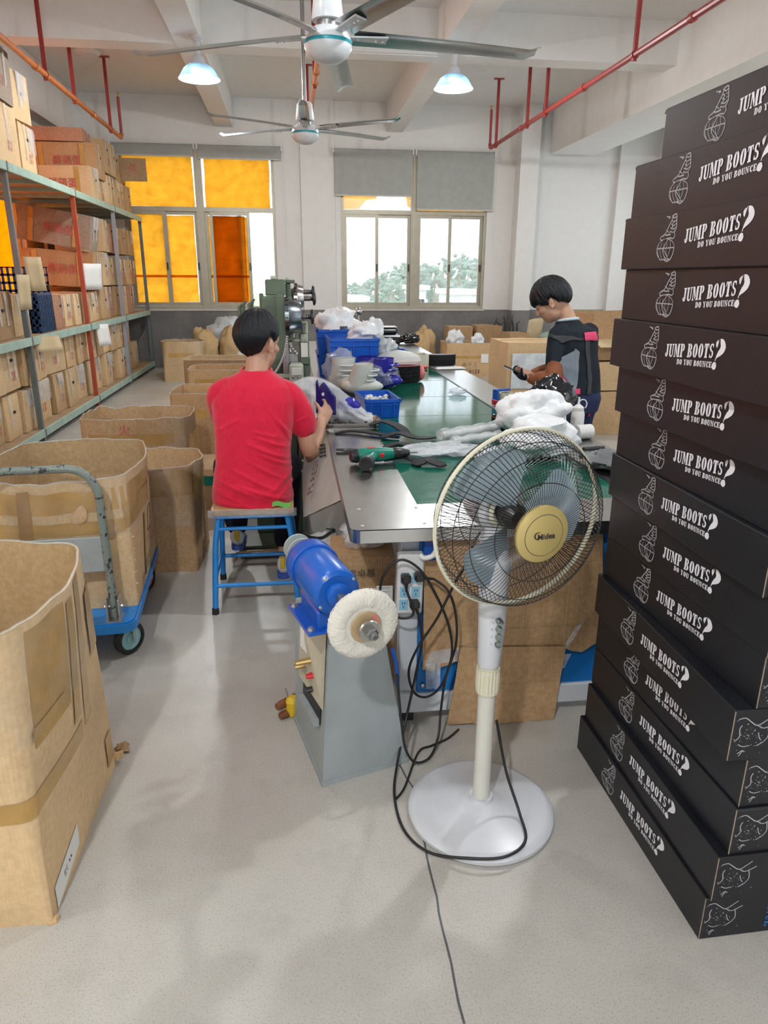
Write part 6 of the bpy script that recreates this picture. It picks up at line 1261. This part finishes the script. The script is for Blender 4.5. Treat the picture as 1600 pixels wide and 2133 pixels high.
def drum(px, py, Yd, r, L, mat, knob):
    c = aty(px, py, Yd); Mx_ = MX.Translation(c) @ MX.Rotation(pi/2, 4, 'Y')
    def d_(): m = mcb(); return m
    mcb().lathe([(0, 0), (r*1.08, 0), (r*1.08, .022), (r*.98, .024), (r*.82, L), (r*.78, L+.004), (0, L+.004)], 32, Mx_).build('hopper_drum', M[mat], mc)
    for k in range(18): w = 2*pi*k/18; mcb().box(c+V((.010, r*1.085*cos(w), r*1.085*sin(w))), (.016, .006, .006), 0, 0, Euler((w, 0, 0)).to_matrix()).build('drum_slot', M['rubber'], mc)
    mcb().lathe([(0, L), (.012, L), (.012, L+.05), (.014, L+.055), (.030*knob, L+.060), (.030*knob, L+.070), (.02*knob, L+.076), (0, L+.078)], 20, Mx_).build('drum_knob', M['black_plastic'], mc)
    for k in range(4): mcb().lathe([(.012, L+.008+.009*k), (.016, L+.010+.009*k), (.016, L+.013+.009*k), (.012, L+.015+.009*k)], 14, Mx_).build('spring_coil', M['steel_dark'], mc)
drum(594, 660, 4.14, .098, .085, 'steel_blued', 1.35); drum(612, 622, 4.44, .06, .055, 'steel', 1.3); drum(613, 608, 4.62, .045, .05, 'steel', 1.2)
pbox(606, 600, 614, 640, 4.46, 4.52, 'drum_plate', 'machine_pale'); pbox(604, 640, 622, 655, 4.44, 4.60, 'drum_arm', 'machine_green'); mcb().tube([(-.03, 4.42, 1.38), (.02, 4.66, 1.42)], .014, 8).build('drum_shaft', M['steel_dark'], mc)
mcb().bx(-.05, .01, 4.13, 4.20, 1.16, 1.40, .006).build('drum_carrier', M['machine_green'], mc)
pbox(628, 671, 641, 697, 4.20, 4.28, 'head_block', 'machine_pale', .006); pbox(625, 694, 643, 760, 4.18, 4.27, 'head_plate', 'machine_green', .005); pbox(626.5, 695, 641.5, 712, 4.177, 4.18, 'head_front', 'machine_pale', .001); pbox(627.5, 714, 641, 744, 4.176, 4.18, 'worn_label', 'machine_white', .001)
for x in (629, 636): a = aty(x, 708, 4.175); mcb().ell(a, (.005, .004, .005), 8, 5).build('screw', M['steel_dark'], mc)
pbox(591, 690, 600, 830, 4.14, 4.18, 'guide_shaft', 'steel_dark', .004); pbox(622, 760, 644, 900, 4.19, 4.30, 'right_column', 'machine_green', .004); pbox(634, 745, 646, 900, 4.22, 4.30, 'dark_column', 'grey_dark', .004)
pbox(597, 706, 625, 712, 4.17, 4.19, 'cross_bar', 'machine_pale'); pbox(604, 692, 616, 705, 4.18, 4.24, 'ram_block', 'steel_dark'); pbox(602, 712, 608, 735, 4.18, 4.21, 'punch_rod', 'zinc'); pbox(598, 735, 622, 756, 4.20, 4.26, 'die_block', 'steel_dark')
for k in range(4): a = aty(606+k*4, 722+k*5, 4.17); mcb().ell(a, (.010, .010, .008), 8, 6).build('adjusting_nut', M['zinc'], mc)
pbox(603, 758, 632, 800, 4.10, 4.20, 'anvil_block', 'machine_pale', .012); pbox(608, 766, 628, 782, 4.097, 4.101, 'arrow_label', 'machine_white', .001); pbox(568, 779, 603, 788, 4.12, 4.15, 'support_arm', 'machine_pale', .003)
for x in (611, 622): a = aty(x, 786, 4.095); mcb().ell(a, (.007, .004, .007), 10, 6).build('screw', M['steel_dark'], mc)
a, b_ = aty(616, 800, 4.13), aty(616, 905, 4.13); mcb().bx(a.x-.05, a.x+.04, 4.12, 4.22, b_.z, a.z, .006).build('anvil_column', M['machine_green'], mc)
for (px, py, s) in ((521, 634, .03), (524, 630, .02), (499, 640, .025), (507, 634, .02)): a = aty(px, py, 4.7); mcb().tube([a+V((0, 0, -.25)), a, a+V((.02, 0, .02))], [s*.4, s*.5, s*.3], 8).build('feed_lever', M['machine_green'], mc)
# ---------------------------------------------------------------- stack of black shoe cartons on the right
def G(w, *polys): return (w, polys)
def R_(x0, y0, x1, y1): return [(x0, y0), (x1, y0), (x1, y1), (x0, y1)]
def arc(cx, cy, rx, ry, a0, a1, n=9): return [(cx+rx*cos(RD(a0+(a1-a0)*k/n)), cy+ry*sin(RD(a0+(a1-a0)*k/n))) for k in range(n+1)]
def crescent(cx, cy, rx, ry, ix, iy, a0, a1): return arc(cx, cy, rx, ry, a0, a1)+arc(cx, cy, ix, iy, a1, a0)
GL = {
 'J': G(.52, R_(.10, .90, .52, 1), R_(.20, .25, .44, .92), arc(.22, .25, .22, .25, -180, 0)+arc(.24, .25, .04, .12, 0, -180), arc(.10, .22, .10, .10, 0, 340)),
 'U': G(.74, R_(.0, .90, .36, 1), R_(.06, .25, .30, .92), R_(.48, .90, .74, 1), R_(.55, .25, .67, .92), arc(.365, .26, .305, .27, -180, 0)+arc(.425, .26, .125, .17, 0, -180)),
 'M': G(.92, R_(.0, 0, .24, .10), R_(.0, .90, .30, 1), R_(.07, .05, .17, .95), [(.10, .95), (.32, .95), (.50, .30), (.42, .02)], [(.44, .05), (.50, .28), (.64, .95), (.60, .95)], R_(.60, .05, .86, .95), R_(.56, 0, .92, .10), R_(.60, .90, .92, 1)),
 'P': G(.68, R_(.0, 0, .38, .10), R_(.0, .90, .30, 1), R_(.06, .05, .31, .95), crescent(.36, .725, .30, .275, .07, .19, -90, 90), R_(.34, .90, .38, 1), R_(.34, .45, .38, .54)),
 'B': G(.70, R_(.0, 0, .30, .10), R_(.0, .90, .30, 1), R_(.06, .05, .31, .95), crescent(.36, .755, .28, .245, .07, .16, -90, 90), crescent(.36, .265, .32, .265, .08, .18, -90, 90)),
 'O': G(.72, crescent(.34, .5, .32, .52, .06, .40, 95, 265), crescent(.38, .5, .32, .52, .06, .40, -85, 85)),
 'T': G(.66, R_(.02, .90, .30, 1), R_(.36, .90, .64, 1), [(.0, .68), (.05, .68), (.14, .92), (.02, .92)], [(.66, .68), (.61, .68), (.52, .92), (.64, .92)], R_(.20, .05, .46, .97), R_(.13, 0, .53, .10)),
 'S': G(.60, arc(.30, .73, .27, .28, 20, 270)+[(.38, .40), (.30, .58)]+arc(.32, .74, .10, .16, 250, 40), arc(.30, .27, .27, .28, 200, 450)+[(.22, .60), (.30, .42)]+arc(.28, .26, .10, .16, 70, -140), R_(.46, .72, .53, .98), R_(.06, .02, .13, .28)),
 'D': G(.74, R_(.0, 0, .30, .10), R_(.0, .90, .30, 1), R_(.06, .05, .31, .95), crescent(.36, .5, .36, .5, .11, .40, -90, 90)),
 'Y': G(.76, R_(.0, .90, .36, 1), R_(.48, .90, .76, 1), [(.05, .95), (.30, .95), (.46, .45), (.30, .40)], [(.48, .46), (.43, .42), (.60, .95), (.68, .95)], R_(.27, .05, .52, .46), R_(.20, 0, .60, .10)),
 'N': G(.80, R_(.0, .0, .26, .10), R_(.08, .05, .17, .95), [(.0, 1), (.26, 1), (.66, .12), (.66, -.02), (.56, -.02), (.12, .9)], R_(.58, .05, .68, .95), R_(.50, .90, .80, 1)),
 'C': G(.64, crescent(.38, .5, .36, .52, .11, .40, 95, 265), arc(.40, .5, .24, .52, 82, 30)+arc(.40, .5, .08, .40, 30, 80), arc(.40, .5, .24, .52, -30, -82)+arc(.40, .5, .08, .40, -80, -30), R_(.53, .66, .60, 1)),
 'E': G(.66, R_(.0, 0, .31, .10), R_(.0, .90, .31, 1), R_(.06, .05, .31, .95), [(.35, 0), (.64, 0), (.64, .32), (.56, .28), (.48, .10), (.35, .10)], [(.35, 1), (.62, 1), (.62, .70), (.54, .74), (.48, .90), (.35, .90)], [(.35, .46), (.42, .46), (.50, .36), (.50, .68), (.42, .56), (.35, .56)]),
 'A': G(.74, R_(.0, 0, .24, .10), R_(.42, 0, .76, .10), [(.08, .05), (.15, .05), (.34, .80), (.30, .95)], [(.33, 1), (.43, 1), (.70, .05), (.45, .05)], R_(.18, .28, .50, .36)),
}
def word(txt, h, width, shear=0., sp=.10):
    x = 0; P = []
    for ch in txt:
        if ch == ' ': x += .38; continue
        w, ps = GL[ch]
        for p in ps: P.append([(x+a, b) for a, b in p])
        x += w+sp
    k = width/(x-sp); return [[(a*k, b*h+a*k*shear) for a, b in p] for p in P]
mb = MB()
def flat(polys, ox, oy, z=0.0):
    for i, p in enumerate(polys): mb.poly([(ox+a, oy+b, z+.00002*i) for a, b in p])
flat(word('JUMP BOOTS', .030, .205, .088), .310, .053); flat(word('DO YOU BOUNCE', .0125, .146, .062), .368, .0415)
rq = random.Random(4)
def rag(p, a=.0007): return [(x+rq.uniform(-a, a), y+rq.uniform(-a, a)) for x, y in p]
flat([rag(arc(.5265, .101, .0075, .0085, 60, 250, 12)+[(.531, .1125)]), rag(arc(.5365, .0965, .0185, .0165, -52, 100, 14)+[(.5345, .1045), (.5375, .098), (.5365, .0925), (.531, .088), (.527, .0785), (.5225, .067), (.5255, .0655), (.527, .071), (.5325, .074), (.540, .0775)]), rag(arc(.5225, .0555, .0085, .0078, 0, 350, 14))], 0, 0)
PM = mb.mesh('brand_print', 0); PM.materials.append(M['print_white'])
bm_ = bmesh.new(); bm_.from_mesh(PM); bmesh.ops.triangulate(bm_, faces=bm_.faces); bm_.to_mesh(PM); bm_.free()
# line drawing of a spring boot
mb = MB()
def line(pts, w=.0007):
    w *= 1.35
    pts = [V((a, b, 0)) for a, b in pts]
    for a, b in zip(pts, pts[1:]):
        d = (b-a); s = V((-d.y, d.x, 0)).normalized()*w; mb.add([a-s, b-s, b+s, a+s], [(0, 1, 2, 3)])
def sp2(pts, n=5): return [(p.x, p.y) for p in spline([(a, b, 0) for a, b in pts], n)]
line(sp2([(.247, .117), (.262, .119), (.266, .105), (.268, .09), (.262, .08), (.265, .072)]), .001); line(sp2([(.247, .117), (.243, .106), (.236, .098), (.230, .09), (.222, .080), (.207, .074), (.199, .070), (.203, .065), (.220, .066), (.245, .068), (.258, .066), (.266, .072)]), .001)
for y in (.112, .104, .096, .088, .081): line(sp2([(.262-.012*((.119-y)/.04)**.5-.010, y+.002), (.255, y-.001), (.266, y+.003)]), .0006+.0005*rq.random())
for k in range(9): a, b = rq.uniform(.225, .262), rq.uniform(.072, .113); line(sp2([(a, b), (a+rq.uniform(-.008, .008), b+rq.uniform(-.003, .005)), (a+rq.uniform(-.012, .012), b+rq.uniform(-.006, .006))]), .0008)
line(sp2([(.21, .072), (.216, .076), (.23, .075), (.245, .076)]), .0012)
line(arc(.228, .046, .040, .020, 0, 180, 20), .0006); line([(.188, .046), (.268, .046)], .0009)
line(sp2([(.188, .047), (.190, .036), (.200, .026), (.212, .020)]), .0008); line(sp2([(.268, .046), (.266, .034), (.258, .022), (.243, .016), (.228, .020)]), .0011)
for dx in (.0, .012, .026, .04): line(sp2([(.195+dx, .058-dx*.05), (.192+dx, .040), (.205+dx, .022)]), .0005)
line([(.216, .046), (.245, .022)], .0006); line(sp2([(.235, .064), (.222, .050), (.216, .044), (.222, .032), (.240, .020)]), .0008); line(sp2([(.246, .065), (.250, .046), (.244, .028)]), .0006)
for k in range(9): a = .205+k*.006; line([(a, .022-.002*sin(k)), (a+.003, .0195), (a+.006, .0215)], .0009)
LM = mb.mesh('boot_drawing', 0); LM.materials.append(M['print_grey'])
# end face: splashes and vertical word
mb = MB()
rq = random.Random(9)
for k in range(70):
    a, b = rq.gauss(.045, .026), rq.gauss(.065, .026); r = rq.uniform(.0004, .0016)
    if 0 < a < .12 and .01 < b < .12: mb.poly([(a+r*cos(t)*rq.uniform(.6, 1.4), b+r*sin(t), 0) for t in [k2*pi/3 for k2 in range(6)]])
for pts in ([(.01, .105), (.025, .108), (.04, .097), (.055, .088), (.075, .10), (.085, .108)], [(.055, .088), (.07, .080), (.085, .085), (.098, .092)], [(.08, .083), (.084, .06), (.075, .045), (.06, .036)], [(.008, .05), (.018, .062), (.016, .08), (.02, .09)], [(.018, .042), (.03, .036), (.045, .038)], [(.02, .018), (.03, .026), (.036, .022)], [(.024, .012), (.031, .025)], [(.06, .07), (.065, .055), (.07, .05)]): line(sp2(pts, 4), .0008)
EM = mb.mesh('splash_print', 0); EM.materials.append(M['print_grey'])
mb = MB(); flat(word('DANCE', .026, .10, 0), 0, 0); DM = mb.mesh('word_print', 0); DM.materials.append(M['print_blue'])
bm_ = bmesh.new(); bm_.from_mesh(DM); bmesh.ops.triangulate(bm_, faces=bm_.faces); bm_.to_mesh(DM); bm_.free()
BH, BL, BW = .1272, .74, .40
farx = [.908, .919, .931, .934, .918, .934, .930, .926, .932, .913, .893, .904, .893, .904, .952]
nearx = [.917, .923, .948, .954, .905, .951, .945, .925, .940, .915, .885, .905, .90, .915, .965]
fary = [1.93, 1.92, 1.925, 1.93, 1.93, 1.93, 1.92, 1.94, 1.93, 1.93, 1.95, 1.93, 1.94, 1.935, 1.90]
names = ['bottom box', 'second box from the bottom', 'third box from the bottom', 'fourth box from the bottom', 'fifth box from the bottom', 'sixth box from the bottom', 'seventh box from the bottom', 'middle box', 'seventh box from the top', 'sixth box from the top', 'fifth box from the top', 'fourth box from the top', 'third box from the top', 'second box from the top', 'topmost box']
body = MB().bx(0, BL, -BW, 0, 0, BH-.0012, .0015).mesh('carton_body', 0); body.materials.append(M['black_card'])
lid = MB().bx(.002, BL-.0005, -BW+.002, -.0012, BH-.0026, BH-.0002).mesh('lid_edge', 0); lid.materials.append(M['black_card'])
edge = MB().bx(BL-.0012, BL+.0006, -.0012, .0006, .002, BH-.003).mesh('worn_edge', 0); edge.materials.append(M['cardboard_grey'])
lipm = MB().bx(BL-.0002, BL+.0010, -BW, 0, BH-.0055, BH-.0045).bx(BL-.0002, BL+.0010, -BW, 0, BH-.0022, BH-.0012).mesh('glossy_lid_line', 0); lipm.materials.append(M['steel_blued'])
for k in range(15):
    a, b_ = V((farx[k], fary[k], k*BH)), V((nearx[k], fary[k]-BL, k*BH)); d = (b_-a).normalized()
    t = thing('shoe_box', 'black JUMP BOOTS carton, %s of the tall stack' % names[k], 'box', a, math.atan2(d.y, d.x), 'stacked black shoe cartons')
    # local x runs from the far end to the near end, local -y points right (into the stack)? face shown is local y=0 side
    rzm = MX.Rotation(pi, 4, 'Z')
    bo = link('carton_body', body, t); bo.scale = (1, -1, 1); lo = link('lid_edge', lid, t); lo.scale = (1, -1, 1); eo = link('worn_edge', edge, t); eo.scale = (1, -1, 1)
    if k in (0, 2): lp = link('glossy_lid_line', lipm, t); lp.scale = (1, -1, 1)
    F = MX(((1, 0, 0, 0), (0, 0, -1, -.0006), (0, 1, 0, 0), (0, 0, 0, 1)))
    for nm_, me in (('brand_print', PM), ('boot_drawing', LM)): o = link(nm_, me, t); o.matrix_local = F
    E_ = MX(((0, 0, 1, BL+.0008), (1, 0, 0, 0), (0, 1, 0, 0), (0, 0, 0, 1)))
    o = link('splash_print', EM, t); o.matrix_local = E_
    o = link('word_print', DM, t); o.matrix_local = E_ @ MX.Translation((.165, .118, 0)) @ MX.Rotation(-pi/2, 4, 'Z')
    if k >= 10: MB().add([(-.002, .0, BH-.003), (-.002, .06, BH-.003), (-.075, .035, BH-.003+.002*(k-11)), (-.002, .0, BH-.0015), (-.002, .06, BH-.0015), (-.075, .035, BH-.0015+.002*(k-11))], [(0, 1, 2), (5, 4, 3), (0, 3, 4, 1), (1, 4, 5, 2), (2, 5, 3, 0)]).build('tuck_flap', M['cardboard_grey'], t)
# ---------------------------------------------------------------- cartons and sacks further back
def plain_carton(label, x0, x1, y0, y1, z0, z1, mat, rz=0, grp=None, name='carton', tape=None, prints=()):
    t = thing(name, label, 'box', ((x0+x1)/2, (y0+y1)/2, z0), rz, grp)
    link('body', carton(x1-x0, y1-y0, z1-z0, M[mat], random.Random(int(x0*100)), bulge=.006), t); w, d, h = (x1-x0)/2, (y1-y0)/2, z1-z0
    MB().bx(-w, w, -.006, .006, h+.002, h+.006).build('lid_seam', M['tape'], t)
    if tape: MB().bx(-.04, .04, -d-.0125, -d-.011, h*.72, h).build('tape_strip', M[tape], t)
    for tx, sz, x, z, m in prints: decal('carton_print', text_mesh(tx, sz), M[m], t, frame((x*w, -d-.013, z*h), (1, 0, 0), (0, 0, 1)))
    return t
RG = 'large cartons stacked behind the woman'
plain_carton('large tan carton on the floor, lowest behind the woman', 2.92, 3.95, 6.8, 7.6, 0, .43, 'cardboard', 0, RG, tape='tape')
plain_carton('large tan carton on top of the lowest one behind the woman', 2.88, 3.95, 6.8, 7.6, .445, .73, 'cardboard_pale', 0, RG, tape='tape')
ob = OpenBox(1.06, .85, .44, .01, .01, .02, 2); t = open_carton('open_carton', 'large open carton with raised flaps, topmost behind the woman', (3.42, 7.22, .745), 0, ob, 'cardboard_brown', [], None, RG, lip=False)
MB().add([(-.52, -.42, .20), (.52, -.42, .20), (.50, -.62, .14), (-.50, -.62, .14), (-.52, -.42, .206), (.52, -.42, .206), (.50, -.62, .146), (-.50, -.62, .146)], [(3, 2, 1, 0), (4, 5, 6, 7), (0, 1, 5, 4), (1, 2, 6, 5), (2, 3, 7, 6), (3, 0, 4, 7)]).build('front_flap', M['paper_tan'], t)
t = plain_carton('pale carton wrapped in grey bubble film beside the woman', 2.12, 2.78, 7.0, 7.6, .0, .90, 'cardboard_pale', .03)
MB().grid(lambda u, v: V((lerp(-.29, .30, u), -.325-.012*abs(NZ.noise(V((u*12, v*9, 2)))), lerp(.45, .80, v))), 30, 16).build('bubble_film', M['cloudy_bag'], t)
for k, (p, r_, sd, m, l, sc) in enumerate((((2.20, 12.0, 0), (.19, .17, .36), 71, 'kraft_sack', 'tall kraft paper sack tied at the top left of the far carton', .25),
        ((-1.42, 12.2, 0), (.22, .20, .36), 72, 'kraft_sack', 'full kraft paper sack behind the carton with the blue label', .25), ((-1.02, 12.3, 0), (.17, .17, .36), 73, 'kraft_sack', 'tied kraft paper sack under the white sheet by the back wall', .2))):
    crumple('paper_sack', l, p, r_, m, sd, sc, 'sack', 30, 20, group='kraft paper sacks by the back wall')
crumple('white_sheet', 'translucent white plastic draped over the kraft sacks', (-1.05, 12.55, .35), (.30, .16, .26), 'cloudy_bag', 74, .5, 'plastic sheet', 30, 18, group=None)
crumple('white_bag', 'white plastic bag on the floor by the back wall behind the man', (-.62, 11.6, 0), (.20, .18, .26), 'white_bag', 75, .4, group=None)
ob = OpenBox(.76, .60, .53, .02, .01, .03, 6); t = open_carton('open_carton', 'tan open carton with bags in it before the back wall', (2.83, 11.62, 0), -.02, ob, 'cardboard', [(.1, .8, .55, .62, 'tape')], None, OG)
MB().bx(.18, .30, -.318, -.312, .22, .36).build('paper_label', M['paper'], t); decal('carton_print', text_mesh('△ ♲ ▯', .07), M['print_black'], t, frame((.0, -.318, .20), (1, 0, 0), (0, 0, 1))); decal('carton_print', text_mesh('0123', .09), M['print_black'], t, frame((.08, -.318, .08), (1, 0, 0), (0, 0, 1)))
crumple('white_bag', 'white bag poking up at the left of the far open carton', (2.64, 11.62, .44), (.13, .12, .13), 'white_bag', 76, .5, group=None); crumple('white_bag', 'white bag poking up at the right of the far open carton', (3.0, 11.55, .44), (.09, .09, .11), 'white_bag', 77, .5, group=None)
BG = 'brown parcels by the back wall'
plain_carton('left brown parcel on the pile behind the far open carton', 2.68, 3.10, 12.3, 12.7, .0, .72, 'cardboard_brown', 0, BG, 'parcel'); plain_carton('right brown parcel on the pile behind the far open carton', 3.15, 3.60, 12.25, 12.7, 0, .74, 'cardboard_brown', .05, BG, 'parcel')
plain_carton('brown carton with black clamps on it near the column', 3.52, 3.86, 11.6, 12.0, .38, .66, 'cardboard_brown', .1, BG, 'parcel'); plain_carton('film-wrapped brown parcel low beside the column', 3.42, 3.82, 11.55, 12.05, .0, .375, 'cardboard_brown', .0, BG, 'parcel')
t = thing('clamp_heap', 'heap of black clamps and cords on the parcels near the column', 'clamps', (3.72, 12.38, .66))
for k in range(7): 
    x = -.22+k*.07; MB().tube([(x, 0, -.1), (x+.02*sin(k*2), .02, .10), (x+.05*cos(k*3), .02, .20+.05*sin(k*5))], [.02, .016, .008], 7).build('clamp', M['black_plastic'], t)
plain_carton('carton holding up the heap of black clamps', 3.64, 3.88, 12.2, 12.62, .0, .56, 'cardboard_rust', 0, BG, 'parcel')
t = MB().grid(lambda u, v: V((lerp(-.15, .15, u), .05*sin(u*3)*v, lerp(0, .42, v)+.03*u)), 8, 8).build('card_flap', M['paper_tan']); t.location = (3.98, 11.75, .45); t.rotation_euler = (.2, 0, .3); tag(t, 'upright pale cardboard flap right of the column foot', 'cardboard'); t.modifiers.new('s', 'SOLIDIFY').thickness = .006
plain_carton('carton under the pale cardboard flap and green bag', 3.92, 4.75, 11.2, 11.8, 0, .45, 'cardboard', 0)
crumple('green_bag', 'pale green plastic sack heaped beside the cardboard flap', (4.35, 11.5, .46), (.28, .22, .15), 'shelf_green', 78, .4, 'bag', 30, 18, group=None)
